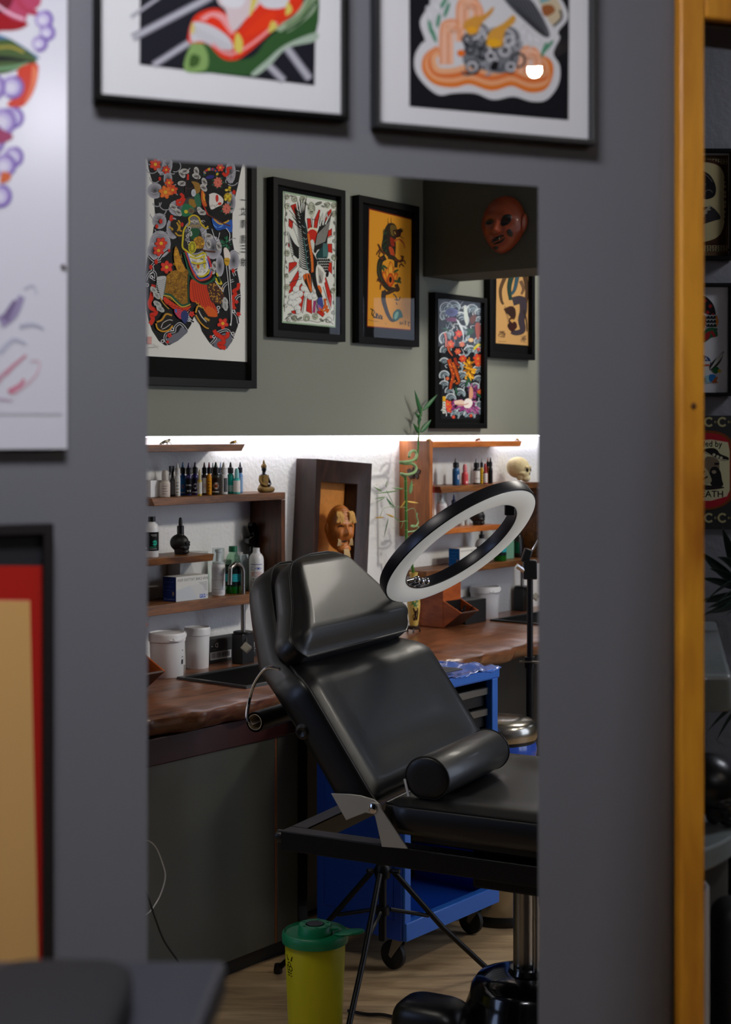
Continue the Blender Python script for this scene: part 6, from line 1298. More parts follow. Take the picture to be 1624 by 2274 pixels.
# body, chain, head, talons
A.blob([(500, 980), (560, 1050), (620, 1180), (610, 1350), (640, 1520), (600, 1560), (570, 1420), (520, 1290)], (22, 18, 16)); A.blob([(530, 900), (560, 880), (580, 930), (570, 1030), (540, 980)], (206, 208, 200))
A.line([(500, 800), (520, 940), (545, 1080), (555, 1200), (555, 1320)], 30, ORG); 
for i in range(12): A.oval(503+i*4.8, 830+i*41, 9, 16, (240, 150, 60)); A.oval(503+i*4.8, 830+i*41, 4, 8, (120, 40, 12))
A.blob([(620, 1220), (680, 1240), (730, 1340), (720, 1400), (690, 1520), (640, 1540), (610, 1420), (600, 1300)], (226, 226, 216))
for i in range(9): A.line([(628+9*i, 1240+10*i), (635+7*i, 1340+8*i), (640+5*i, 1460)], 4, (90, 80, 70))
A.blob([(625, 1490), (660, 1500), (680, 1560), (670, 1610), (640, 1560)], ORG); A.line([(650, 1360), (670, 1440)], 9, (60, 30, 20))
A.blob([(550, 1320), (590, 1340), (620, 1500), (690, 1640), (640, 1660), (600, 1560), (560, 1430)], BLK)
for pts in ([(450, 1340), (470, 1420), (500, 1500), (545, 1580)], [(480, 1330), (490, 1420), (520, 1500)], [(510, 1330), (520, 1440), (535, 1540)], [(440, 1350), (460, 1430), (490, 1470)]): A.line(pts, 20, ORG, w2=12)
A.blob([(455, 1420), (500, 1520), (540, 1590), (550, 1500), (530, 1350)], BLK); A.line([(480, 1340), (500, 1450), (540, 1570)], 26, ORG); A.line([(520, 1340), (528, 1450), (540, 1540)], 14, ORG)
A.blob([(620, 1680), (680, 1650), (700, 1780), (650, 1790)], (64, 76, 140)); A.blob([(620, 1740), (680, 1790), (640, 1830)], (150, 100, 160))
for pts in ([(700, 1790), (730, 1740), (720, 1670), (740, 1690)], [(690, 1810), (750, 1760), (740, 1820)], [(710, 1830), (770, 1810), (750, 1850)], [(640, 1790), (700, 1840)]): A.line(pts, 22, ORG)
A.build('print', ep.t, INK); ep.glass()
# ---------------------------------------------------------------- 3. dragon print on orange
dp = WallPic('framed print of a dragon with a fiery flower on orange paper', 'picture', *outer(797.5, 429, 762, 932, 462, 770), .026)
A = dp.art().view(790, 425, 6.5)
A.poly([(190, 240), (818, 400), (795, 2010), (162, 1955)], (120, 34, 16)); A.poly([(200, 262), (808, 412), (788, 1995), (172, 1940)], (216, 148, 40))
DK, DB, DR = (30, 26, 20), (70, 46, 26), (120, 44, 22)
def bodyline(pts, w, c, w2=None): A.line(pts, w+10, (24, 18, 14), w2=(w2+6 if w2 else None)); A.line(pts, w, c, w2=w2)
A.blob([(400, 640), (430, 520), (480, 460), (560, 470), (600, 560), (580, 700), (580, 820), (560, 960), (480, 960), (400, 860), (370, 800)], (44, 36, 24))
for x, y, L_, a in ((470, 470, 60, -90), (515, 460, 50, -85)): A.line([(x, y), (x-6, y-40), (x-4, y-90)], 12, DK, w2=3)
for i in range(24): A.line([(430+5*(i % 6), 540+14*i), (400+3*(i % 5), 560+15*i), (395-2*(i % 3), 600+15*i)], 14, random.choice(((26, 54, 38), (40, 66, 42), (24, 30, 22))), w2=3)
A.blob([(500, 500), (560, 490), (600, 560), (560, 640), (510, 620)], (104, 84, 34)); A.blob([(540, 560), (640, 560), (650, 640), (590, 670), (560, 640)], (60, 28, 18)); A.blob([(590, 560), (650, 540), (680, 580), (640, 600)], (34, 24, 18)); A.arc(655, 560, 26, 180, 420, 9, DK); A.line([(600, 640), (660, 660), (700, 690)], 16, DK, w2=4)
A.blob([(500, 660), (560, 690), (620, 690), (560, 720), (560, 790), (510, 780)], (140, 40, 22)); A.line([(560, 720), (620, 690), (680, 720), (720, 820)], 30, (176, 92, 40), w2=6); A.line([(640, 700), (690, 760), (700, 830)], 16, (150, 60, 30), w2=4); A.line([(560, 580), (575, 620)], 8, (214, 190, 90))
A.blob([(480, 800), (540, 830), (565, 950), (540, 980), (500, 900)], (190, 74, 34)); 
for i in range(7): A.line([(485+9*i, 820+22*i), (530+6*i, 830+20*i)], 4, (120, 34, 18))
bodyline([(430, 950), (360, 1000), (340, 1120), (350, 1220), (400, 1320), (470, 1400), (560, 1420)], 70, (44, 40, 28), 60); A.line([(350, 1020), (330, 1120), (345, 1220), (390, 1300)], 8, (70, 80, 50))
bodyline([(470, 940), (540, 960), (580, 1000), (580, 1100)], 60, (50, 44, 30), 40)
for pts, w in (([(430, 900), (370, 860), (340, 800), (320, 760)], 34), ([(345, 840), (310, 890), (300, 920)], 14), ([(350, 870), (330, 940)], 14), ([(350, 950), (320, 930)], 12), ([(400, 970), (350, 970)], 30), ([(560, 980), (640, 1010), (680, 960), (650, 930)], 36), ([(640, 1020), (700, 1000), (715, 1050)], 14), ([(650, 1040), (700, 1090)], 14), ([(640, 1050), (630, 1100)], 12), ([(680, 960), (690, 930)], 12), ([(400, 1350), (350, 1300), (310, 1260)], 30), ([(330, 1280), (300, 1300)], 12), ([(340, 1250), (360, 1240)], 12), ([(360, 1340), (350, 1420)], 14), ([(600, 1300), (640, 1260), (620, 1240)], 24)): bodyline(pts, w, random.choice(((96, 50, 24), (84, 44, 22))), w*.5)
def petal(pts, c, cin, o=(110, 36, 10)):
    q_ = [(p.x, p.y) for p in spline([(x, y, 0) for x, y in pts], 4, True)]; cx_ = sum(x for x, y in q_)/len(q_); cy_ = sum(y for x, y in q_)/len(q_)
    A.fan(q_, (cx_, cy_), rgb and cin, c); A.line(q_+[q_[0]], 5, o, curved=False)
petal([(440, 1320), (385, 1220), (390, 1160), (430, 1170), (465, 1260)], (190, 70, 16), (236, 160, 44)); petal([(560, 1320), (600, 1230), (606, 1190), (570, 1180), (530, 1260)], (190, 70, 16), (236, 150, 40))
petal([(455, 1300), (430, 1170), (450, 1100), (490, 1130), (500, 1240)], (206, 96, 20), (240, 180, 60)); petal([(540, 1300), (560, 1180), (545, 1090), (515, 1130), (505, 1240)], (206, 96, 20), (240, 170, 56))
petal([(480, 1230), (470, 1110), (500, 1010), (535, 1080), (525, 1220)], (214, 120, 26), (240, 190, 70)); petal([(455, 1330), (465, 1220), (500, 1180), (535, 1220), (545, 1320), (500, 1380)], (176, 40, 10), (236, 140, 30))
A.oval(500, 1275, 22, 44, (30, 16, 12)); A.line([(500, 1020), (502, 1170)], 4, (140, 60, 16))
for x, y, a in ((390, 1110, 60), (420, 1090, 40), (580, 1150, -30), (590, 1300, 20), (630, 1290, 60), (600, 1400, 80)): A.oval(x, y, 46, 16, (34, 66, 40), (60, 84, 48), a, 10)
bodyline([(400, 1430), (440, 1470), (520, 1440), (560, 1420), (610, 1420), (580, 1340)], 44, (70, 46, 28)); bodyline([(410, 1440), (400, 1560), (430, 1680), (470, 1790), (520, 1860), (580, 1850), (600, 1790)], 60, (58, 50, 46), 26)
A.blob([(540, 1760), (600, 1700), (650, 1720), (680, 1810), (640, 1830), (590, 1870), (540, 1850)], (34, 92, 84)); A.oval(585, 1790, 26, 60, (120, 170, 150), rot=20); A.line([(540, 1480), (580, 1520), (600, 1580)], 16, (60, 60, 70)); A.line([(560, 1560), (620, 1570), (640, 1520)], 14, (40, 36, 34)); A.line([(580, 1600), (600, 1640)], 12, (50, 46, 40))
for pts in ([(210, 1690), (240, 1720), (230, 1770), (260, 1810)], [(240, 1700), (270, 1740), (250, 1790), (290, 1820)], [(290, 1750), (300, 1830), (310, 1760)], [(310, 1760), (340, 1830), (350, 1780), (380, 1850), (375, 1790)], [(250, 1820), (320, 1830), (385, 1845)]): A.line(pts, 12, (40, 32, 24))
A.line([(180, 1850), (240, 1870), (330, 1880)], 5, (80, 60, 30)); A.line([(640, 1880), (640, 1920), (660, 1920), (660, 1880), (680, 1920), (690, 1885)], 12, (34, 28, 22), curved=False); A.line([(700, 1870), (720, 1880), (710, 1930)], 12, (34, 28, 22)); A.line([(745, 1890), (775, 1890), (755, 1920), (770, 1950)], 12, (34, 28, 22)); A.line([(430, 1890), (440, 1930)], 5, (70, 50, 30))
A.build('print', dp.t, INK); dp.glass()
# ---------------------------------------------------------------- 4. koi print
kp = WallPic('narrow framed print of koi, waves and flowers under the beam', 'picture', *outer(967, 648, 950, 1083, 663, 953), .022)
A = kp.art().view(960, 600, 6.317); random.seed(17)
A.poly([(116, 385), (710, 468), (700, 2095), (130, 2085)], (20, 22, 28)) 
C_ = [(226, 230, 232), (196, 204, 210), (120, 140, 150), (60, 90, 104)]
def wave(x, y, r, a0=160, n=4, sg=1):
    for i in range(n): A.arc(x+i*r*.12*sg, y+i*r*.1, r*(1-.2*i), a0, a0+200*sg, r*.20, C_[i % 4] if i % 2 == 0 else (40, 56, 66), n=10, c2=(150, 166, 174))
for x, y, r, a in ((200, 540, 90, 150), (300, 520, 90, 180), (180, 640, 70, 120), (470, 560, 60, 200), (560, 560, 80, 180), (660, 600, 60, 160), (400, 700, 110, 220), (400, 900, 120, 260), (190, 960, 90, 130), (180, 1130, 70, 160), (170, 1300, 70, 200), (170, 1480, 70, 150), (170, 1620, 70, 200), (240, 1700, 60, 160), (440, 1120, 90, 300), (530, 1150, 90, 200), (640, 1150, 70, 180), (650, 1000, 60, 150), (420, 1500, 80, 160), (440, 1640, 90, 200), (380, 1740, 80, 180), (640, 1420, 80, 170), (650, 1550, 70, 200), (260, 1800, 70, 180), (200, 2000, 80, 200), (300, 2030, 80, 200), (400, 2020, 80, 190), (520, 2040, 80, 180), (620, 2010, 90, 200), (660, 1900, 60, 170), (240, 900, 60, 180), (360, 1360, 70, 260), (660, 700, 50, 160), (600, 1640, 60, 190)):
    wave(x, y, r, a)
for i in range(70): x, y = random.uniform(140, 690), random.uniform(500, 2060); A.line([(x, y), (x+random.uniform(-30, 30), y+random.uniform(-60, -20)), (x+random.uniform(-50, 50), y+random.uniform(-110, -50))], 11, random.choice(C_[:3]), w2=3)
A.oval(270, 590, 90, 60, (90, 100, 150), (60, 60, 100)); A.blob([(180, 690), (260, 660), (340, 680), (330, 720), (240, 720)], (110, 50, 90)); A.blob([(330, 680), (420, 800), (440, 950), (400, 1080), (430, 940), (380, 790)], (206, 214, 218)); A.blob([(440, 520), (470, 500), (500, 640), (490, 780), (450, 700)], (196, 204, 196))
A.blob([(520, 680), (600, 620), (610, 700), (550, 760)], (96, 50, 34)); A.blob([(600, 760), (660, 740), (680, 860), (640, 980), (610, 900)], (150, 60, 30)); A.blob([(500, 860), (560, 810), (580, 880), (480, 920)], (26, 76, 44)); A.oval(540, 980, 40, 30, (206, 160, 110), (220, 196, 150)); A.blob([(580, 1090), (640, 1030), (680, 1050), (630, 1080), (590, 1120)], (206, 190, 30))
for x, y, r, c in ((370, 890, 52, (196, 50, 30)), (250, 1040, 60, (200, 66, 30)), (415, 1040, 40, (190, 96, 70)), (355, 1140, 44, (190, 80, 60)), (640, 1240, 70, (190, 56, 30)), (425, 1240, 52, (190, 54, 30)), (640, 1310, 46, (190, 60, 30)), (215, 1880, 60, (206, 70, 40)), (240, 1950, 50, (206, 60, 40)), (660, 1700, 40, (190, 80, 40)), (540, 2040, 24, (190, 50, 40)), (295, 2060, 24, (206, 60, 50)), (645, 1110, 26, (196, 60, 70)), (320, 950, 26, (190, 60, 40)), (210, 1520, 26, (190, 90, 60))): A.flower(x, y, r, c, (206, 130, 40), 6, x)
for pts, w, c in (([(230, 1250), (260, 1360), (290, 1480), (260, 1600), (250, 1670)], 56, (176, 66, 24)), ([(290, 1290), (330, 1420), (370, 1560), (330, 1590)], 50, (190, 84, 26)), ([(170, 880), (190, 960), (185, 1080)], 34, (206, 120, 110)), ([(210, 1040), (230, 1130), (280, 1200)], 30, (196, 90, 60)), ([(310, 1230), (340, 1310), (380, 1340)], 40, (150, 44, 24))): A.line(pts, w+10, (40, 24, 18)); A.line(pts, w, c, w2=w*.5); A.line([(x+w*.2, y) for x, y in pts], w*.16, tuple(int(v*.55) for v in c), w2=2)
for i in range(24): A.oval(random.uniform(240, 370), random.uniform(1300, 1600), 9, 12, random.choice(((226, 130, 50), (120, 50, 20))), n=6)
for i in range(40): a = random.uniform(0, 2*PI); r = random.uniform(.2, 1); A.oval(510+80*r*math.cos(a), 1390+150*r*math.sin(a), 34, 13, random.choice(((214, 150, 24), (236, 180, 50), (170, 104, 16))), rot=math.degrees(a), n=8)
for i in range(44): a = random.uniform(0, 2*PI); r = random.uniform(.3, 1); A.oval(570+60*r*math.cos(a), 1690+110*r*math.sin(a), 32, 11, random.choice(((120, 50, 100), (156, 84, 136), (90, 34, 76))), rot=math.degrees(a), n=8)
for i in range(60): x = random.uniform(270, 640); y = 1880+random.uniform(-70, 90)+.10*(x-270); A.oval(x, y, 34, 11, random.choice(((140, 56, 120), (176, 100, 150), (110, 40, 90))), rot=random.uniform(-60, 60), n=8)
A.blob([(300, 1840), (400, 1820), (460, 1860), (440, 1900), (330, 1890)], (222, 196, 176)); A.blob([(450, 1820), (520, 1800), (560, 1860), (520, 1930), (440, 1920)], (232, 224, 218)); A.blob([(520, 1640), (560, 1660), (560, 1780), (510, 1800)], (206, 150, 120)); A.line([(330, 1880), (420, 1890), (500, 1870)], 10, (180, 80, 40))
A.poly([(138, 1770), (182, 1770), (182, 1840), (138, 1840)], (206, 160, 30)); A.poly([(138, 1845), (178, 1845), (178, 2010), (138, 2010)], (206, 210, 200))
for i in range(4): A.line([(146, 1865+38*i), (170, 1880+38*i)], 10, (40, 50, 60))
for x, y, a in ((510, 1540, 60), (330, 1690, 80), (650, 1760, 40), (520, 850, 30), (180, 830, 20), (480, 1580, 110)): A.oval(x, y, 60, 18, (26, 66, 50), (46, 96, 70), a, 10)
A.build('print', kp.t, INK); kp.glass()
# ---------------------------------------------------------------- 5. small print beyond the beam
sp5 = WallPic('framed print of a dark dragon on tan paper at the mirror right edge', 'picture', *outer(1089, 580, 793, 1189, 600, 800), .024)
A = sp5.art().view(960, 600, 6.317)
A.poly([(905, -30), (1395, -60), (1384, 1060), (893, 1024)], (198, 154, 96))
for pts, w, c in (([(1040, 60), (960, 260), (970, 420), (1000, 480)], 44, (84, 62, 40)), ([(1300, 80), (1330, 260), (1320, 420), (1290, 540)], 56, (76, 54, 38)), ([(1120, 60), (1080, 240), (1100, 420)], 70, (36, 62, 54)), ([(1200, 60), (1160, 260), (1110, 340)], 50, (50, 84, 100)), ([(1130, 440), (1260, 420), (1280, 560), (1250, 700), (1270, 840), (1180, 880), (1110, 860)], 110, (60, 52, 60)), ([(1020, 580), (1120, 540), (1140, 640), (1100, 720), (1140, 800), (1110, 860)], 70, (70, 36, 24)), ([(1280, 560), (1320, 700), (1330, 860)], 16, (50, 40, 34)), ([(1240, 150), (1280, 260), (1250, 340)], 40, (110, 80, 60))): A.line(pts, w+12, (40, 30, 26), w2=w*.5+8); A.line(pts, w, c, w2=w*.5)
A.blob([(1040, 560), (1110, 520), (1160, 560), (1150, 660), (1080, 640)], (50, 30, 26)); A.blob([(1060, 760), (1160, 720), (1190, 800), (1120, 860), (1070, 820)], (56, 26, 24)); A.blob([(1090, 700), (1140, 690), (1130, 740)], (196, 150, 80))
for i in range(14): A.line([(1030+6*i, 520+20*i), (1010+4*i, 510+22*i)], 12, (40, 34, 30), w2=3)
random.seed(3)
for i in range(9): A.line([(920+random.uniform(0, 110), 850+random.uniform(0, 90)) for _ in range(4)], 6, (96, 70, 46))
for i in range(9): A.line([(1240+random.uniform(0, 90), 920+random.uniform(0, 90)) for _ in range(4)], 6, (110, 84, 60))
A.line([(930, 1000), (1040, 1000)], 6, (110, 80, 50)); A.build('print', sp5.t, INK); sp5.glass()
# ---------------------------------------------------------------- red mask on the beam
MB0 = 5.05-.0005; SD = DP
def atB(x, y): p = hit(x, y, DP, MB0); return p.dot(NP_), p.z
qm, zm = atB(1124, 500)
rm = thing('wall_mask', 'reddish brown grinning mask with black eye patches hung on the beam', 'mask', PL(MB0, qm, zm), AP-PI/2)
ky = PL(MB0, qm).y/FPX
M_RM = mat('red_lacquer', (150, 66, 36), .38, coat=.25, var=.12, vscale=30)
hw, hh, hd = 42*ky/.80, 64*ky, .070
TR = Matrix.Rotation(.12, 3, 'Y') @ Matrix.Rotation(.12, 3, 'Z')
def redp(d): q = face_fn('red')(d, Vector((d.x*hw*(1-.30*max(0, -d.z)**1.6), (d.y if d.y < 0 else 0)*hd, d.z*hh))); return q
def rs(x, z, lift=0): d = Vector((x, 0, z)); d.y = -math.sqrt(max(.02, 1-x*x-z*z)); p = redp(d); p.y -= lift; return p
def rr_(b): b.rot(TR); return b.move((0, -.012, 0))
b = MB(); b.ball((0, 0, 0), (1, 1, 1), u=110, v=90, fn=lambda d, p: redp(d)); mk = rr_(b).build('face', M_RM, rm, smooth=80)
M_BP = mat('black_lacquer', (12, 11, 12), .35, coat=.2)
def patch(x0, z0, rx_, rz_, rt, nm, m, lift=.0012, n=10):      # painted area that follows the face
    b = MB(); ca, sa = math.cos(rt), math.sin(rt); rings = []
    for j in range(n+1):
        r = max(.01, j/n); rings.append([rs(x0+(rx_*r*math.cos(2*PI*k/28)*ca-rz_*r*math.sin(2*PI*k/28)*sa), z0+(rx_*r*math.cos(2*PI*k/28)*sa+rz_*r*math.sin(2*PI*k/28)*ca), lift*(1 if j < n else -.5)) for k in range(28)])
    b.loft(rings, cap=False); return rr_(b).build(nm, m, mk, smooth=80)
patch(-.36, .03, .24, .10, .15, 'eye_patch', M_BP); patch(.40, .12, .27, .17, .75, 'eye_patch', M_BP); patch(.06, -.56, .40, .13, .28, 'mouth', M_BP, .003); patch(.62, -.30, .10, .14, .4, 'cheek_mark', M_BP); patch(-.08, -.84, .2, .06, .1, 'chin_mark', M_BP)
b = MB(); b.tube([rs(-.36+.08*i, -.44+.10*(i/10)**2+.02*math.sin(i), .002) for i in range(11)], .0035, 8); b.tube([rs(-.34+.08*i, -.71+.03*i-.012*(10-i)*i*.1, .002) for i in range(11)], .0035, 8); rr_(b).build('lip', M_RM, mk)
b = MB(); b.ball((0, 0, 0), (.003, .004, .006), u=10, v=8); b.move(rs(.16, -.50, .004)); rr_(b).build('tooth', mat('tooth_ivory', (196, 180, 150), .4), mk)
b = MB(); b.ball((0, 0, 0), (.012, .018, .036), u=16, v=12, fn=lambda d, p: p*(1-.4*math.exp(-((d.x-.5)**2+(d.y+.6)**2+d.z**2)/.2))); b.move((.98*hw, -.012, .10*hh)); rr_(b).build('ear', M_RM, mk)
# ================================================================ pictures on the near print wall
M_PAPW = mat('white_mount', (214, 214, 216), .8); M_GREYF = mat('dark_grey_frame', (30, 32, 36), .4)
def outerW(xl, yb_l, xr, yb_r, zt, q=QW-.02):
    a, c = atW(xl, yb_l, q), atW(xr, yb_r, q); return a[0], c[0], (a[1]+c[1])/2, zt
# left upper: creature mouth
pa_ = WallPic('white-mounted framed print of a green creature mouth above the mirror', 'picture', *outerW(213, 216, 776, 271, 2.46), .007, 'W', .02, M_BLACKF, M_PAPW, recess=.012)
A = pa_.art().view(180, 0, 2.6194)
A.poly([(345, -500), (1375, -560), (1358, 497), (340, 375)], (24, 24, 34))
for p0, p1, w in (((300, 220), (760, -20), 46), ((290, 100), (520, -60), 20), ((420, 380), (640, 240), 40), ((300, 330), (420, 260), 0), ((1190, 270), (1330, 460), 50), ((1080, 370), (1180, 470), 46), ((1250, 240), (1370, 330), 0)):
    if w: A.line([p0, p1], w, (132, 132, 142)); A.line([p0, p1], w*.5, (176, 176, 184))
A.blob([(600, 408), (640, 260), (720, 230), (860, 340), (1000, 330), (1080, 230), (1200, 130), (1280, 30), (1375, -80), (1370, 180), (1250, 250), (1140, 300), (1040, 400), (960, 440), (780, 425)], (46, 84, 42)); A.blob([(990, 430), (1080, 350), (1190, 260), (1365, 190), (1362, 240), (1200, 280), (1100, 380), (1020, 440)], (160, 178, 160)); A.blob([(640, 260), (700, 250), (740, 330), (720, 410), (600, 408)], (126, 158, 92)); A.blob([(640, 320), (690, 330), (680, 380), (630, 390)], (60, 90, 40))
A.blob([(1130, 160), (1240, 90), (1330, -40), (1375, -60), (1360, 60), (1260, 150), (1190, 190)], (150, 168, 140)); A.line([(1190, 150), (1290, 80), (1350, -40)], 14, (90, 120, 70)); A.line([(1170, 190), (1280, 120), (1370, 0)], 18, (40, 76, 36))
A.blob([(620, 240), (650, 110), (720, 60), (800, 50), (870, 110), (900, 180), (960, 100), (1010, -60), (1250, -60), (1280, 40), (1150, 150), (1060, 230), (980, 300), (900, 350), (820, 340), (740, 260), (680, 250)], (214, 50, 22)); A.blob([(640, 240), (650, 130), (760, 150), (860, 220), (880, 290), (790, 280), (700, 240)], (196, 196, 200)); A.blob([(690, 110), (760, 70), (840, 90), (890, 170), (870, 200), (800, 110), (730, 120)], (226, 150, 150)); A.blob([(880, 180), (950, 120), (1080, -60), (800, -60), (800, 20), (840, 60)], (206, 190, 192)); A.blob([(820, -60), (960, -60), (930, 40), (830, 30)], (212, 212, 216)); A.blob([(1050, -60), (1200, -60), (1190, 40), (1060, 40)], (206, 206, 210))
A.blob([(950, 200), (1060, 90), (1130, 70), (1110, 140), (1000, 200)], (222, 56, 20)); A.blob([(730, 120), (780, 100), (850, 190), (800, 170)], (220, 50, 20)); A.line([(760, 250), (840, 310), (920, 300), (1040, 220), (1140, 130)], 16, (226, 150, 150))
for pts in ([(980, 100), (1000, -40), (1030, -20)], [(890, 280), (905, 190), (940, 240), (930, 310)], [(1190, 90), (1200, 10), (1230, 60)], [(640, 200), (645, 130), (665, 170)], [(1090, 190), (1110, 120), (1140, 160)]): A.blob(pts, (206, 190, 90))
for i in range(9): A.line([(660+26*i, 150+14*i), (665+26*i, 210+16*i)], 5, (150, 150, 158))
A.build('print', pa_.t, INK); pa_.glass()
# right upper: orange waves sticker on black
pb_ = WallPic('white-mounted framed print of orange waves on black above the mirror right side', 'picture', *outerW(834, 284, 1327, 320, 2.46), .007, 'W', .02, M_GREYF, M_PAPW, recess=.012)
A = pb_.art().view(800, 0, 2.7067)
A.poly([(292, -520), (1260, -560), (1252, 722), (296, 640)], (20, 20, 26))
A.blob([(330, 330), (370, 260), (390, 240), (360, 130), (420, 20), (440, -80), (900, -140), (1150, -60), (1250, 90), (1190, 190), (1200, 230), (1160, 320), (1200, 400), (1190, 510), (1120, 600), (1030, 610), (920, 580), (800, 600), (690, 560), (560, 560), (470, 570), (380, 500), (330, 420)], (206, 206, 208))
for o, c in ((0, (216, 116, 40)), (30, (226, 160, 116)), (58, (214, 110, 50)), (86, (226, 166, 124))):
    A.line([(470+o*.2, 290+o*.3), (400+o*.5, 340), (390+o*.7, 420-o*.2), (450+o*.4, 490-o*.75), (560, 510-o), (660, 490-o), (790, 530-o*1.05), (910, 500-o), (1020, 540-o), (1110, 520-o*.9), (1145-o*.8, 430), (1130-o*.8, 370), (1070-o*.4, 340+o*.2)], 34, c)
for x, y, h in ((560, 160, 230), (660, 20, 140), (1020, 320, 120)):
    for k_ in range(4): A.line([(x-76+k_*22, y+h), (x-72+k_*20, y+10), (x-30, y-34+k_*20), (x+30, y-26+k_*20), (x+70-k_*16, y+40), (x+70-k_*16, y+90)], 20, ((222, 150, 110), (232, 176, 144))[k_ % 2])
for x, y, a in ((520, 60, -70), (500, 20, -60), (440, 210, -110), (420, 160, -100), (470, 120, -80), (1105, 300, -70), (1130, 280, -50)): A.oval(x, y, 50, 12, (44, 122, 92), (90, 150, 120), a, 10)
for x, y, a in ((460, 40, 60), (420, 90, 70), (1060, 240, 40), (1020, 230, 80), (980, 200, 100)): A.oval(x, y, 60, 20, (190, 190, 194), (220, 220, 222), a, 10)
A.blob([(840, -60), (960, -60), (1060, 40), (1140, 200), (1100, 220), (980, 120), (880, 20)], (84, 86, 92)); 
for i in range(8): A.line([(860+26*i, -40+8*i), (940+22*i, 60+14*i), (1060+8*i, 180+6*i)], 7, (44, 46, 52))
A.blob([(1060, -40), (1160, -30), (1220, 90), (1160, 150), (1120, 100)], (196, 180, 150)); A.blob([(1090, 40), (1150, 30), (1170, 70), (1110, 100)], (150, 90, 50)); A.line([(1080, 10), (1140, -10)], 24, (110, 160, 170)); A.line([(1200, 60), (1210, 110), (1160, 160)], 14, (60, 62, 66))
A.blob([(620, 380), (640, 240), (700, 200), (780, 170), (900, 160), (960, 220), (940, 400), (850, 440), (740, 420)], (110, 112, 118)); random.seed(44)
for i in range(36): A.arc(random.uniform(630, 950), random.uniform(190, 420), random.uniform(20, 48), random.uniform(0, 360), random.uniform(360, 560), 14, random.choice(((40, 42, 48), (150, 152, 158), (70, 72, 78), (190, 190, 194))))
A.blob([(620, 140), (680, 100), (740, 90), (800, 40), (790, 80), (730, 140), (700, 200), (640, 190)], (206, 146, 60)); A.blob([(760, 230), (790, 180), (860, 140), (920, 90), (930, 130), (870, 190), (850, 280), (770, 270)], (206, 150, 60)); A.oval(800, 260, 44, 26, (226, 166, 30)); A.oval(670, 185, 32, 24, (226, 160, 40)); A.oval(605, 320, 24, 20, (226, 110, 30)); A.blob([(790, 380), (830, 370), (820, 420), (780, 420)], (20, 20, 24))
A.build('print', pb_.t, INK); pb_.glass()
# left tall poster, unframed panel
M_GLOSS = mat('gloss_poster', (206, 206, 214), .18, spec=.5)
a = atW(137, 997, QW-.012); 
pl_ = WallPic('tall glossy white poster of a purple and red flower at the left edge', 'poster', a[0]-.30, atW(149, 300, QW-.012)[0], a[1], 2.52, 0, 'W', .012, None, M_GLOSS, name='wall_poster', recess=0)
A = pl_.art().view(0, 0, 2.067)
LIL, PUR = (176, 166, 204), (124, 100, 170)
for pts, w in (([(-300, 200), (60, 160), (150, 130), (200, 60), (180, -60)], 0),): pass
A.blob([(-400, -400), (150, -200), (190, 0), (130, 60), (60, 130), (-400, 150)], (176, 70, 100)); A.blob([(-100, 100), (0, 60), (60, 90), (130, 110), (60, 140), (-100, 130)], (150, 26, 34)); A.blob([(-60, -100), (60, -60), (40, 40), (-60, 60)], (110, 30, 44)); A.line([(60, -40), (110, 40), (170, 60)], 26, (170, 60, 84)); A.line([(-20, 20), (40, 60), (110, 90)], 14, (220, 170, 190))
A.blob([(-200, 150), (0, 160), (160, 250), (170, 270), (60, 250), (-200, 200)], (70, 110, 150)); A.blob([(-300, 240), (0, 180), (90, 210), (170, 280), (80, 320), (-40, 340), (-300, 300)], (70, 92, 50)); A.line([(-100, 270), (40, 270), (150, 285)], 40, (22, 30, 24), w2=6); A.line([(-60, 230), (40, 215), (110, 240)], 14, (150, 140, 60)); A.line([(-60, 320), (60, 310), (130, 292)], 16, (110, 150, 110))
A.blob([(80, 320), (165, 290), (175, 340), (150, 430), (100, 490), (30, 480), (90, 420)], (196, 56, 30)); A.blob([(150, 300), (172, 340), (140, 440), (110, 480), (140, 400)], (220, 120, 80))
for x, y, r in ((200, 90, 40), (215, 150, 34), (180, 200, 34), (55, 400, 50), (-40, 400, 60), (60, 540, 46), (10, 560, 60), (60, 720, 44), (20, 760, 50), (0, 900, 50), (-60, 640, 80)): A.oval(x, y, r, r*1.05, (150, 130, 190), (206, 200, 222)); A.arc(x, y, r*.98, -80, 110, 13, (116, 92, 168)); A.oval(x-6, y+4, r*.6, r*.55, (196, 190, 214), (214, 210, 224))
A.blob([(-100, 560), (20, 600), (60, 630), (0, 660), (-100, 660)], (150, 60, 96)); A.blob([(10, 790), (50, 800), (40, 830), (0, 840)], (200, 100, 60))
for pts, w, c in (([(0, 1480), (60, 1440), (100, 1360)], 60, (150, 140, 172)), ([(20, 1470), (70, 1380)], 40, (120, 106, 140)), ([(110, 1330), (150, 1310), (170, 1350)], 10, (176, 174, 190)), ([(90, 1500), (150, 1490), (200, 1510)], 20, (170, 172, 190)), ([(0, 1620), (60, 1560), (120, 1580)], 24, (176, 178, 196)), ([(20, 1720), (60, 1680), (120, 1630)], 22, (196, 140, 156)), ([(40, 1800), (90, 1770), (110, 1740)], 26, (196, 120, 140)), ([(-20, 1760), (30, 1700)], 30, (190, 150, 166)), ([(60, 1810), (160, 1730), (180, 1660), (140, 1660)], 12, (206, 176, 188)), ([(-10, 1830), (60, 1840)], 14, (190, 170, 190))): A.line(pts, w, c, w2=w*.5)
A.poly([(-600, 1890), (286, 1893), (285, 1905), (-600, 1900)], (190, 190, 198)); A.build('print', pl_.t, ink('gloss_ink', .18))
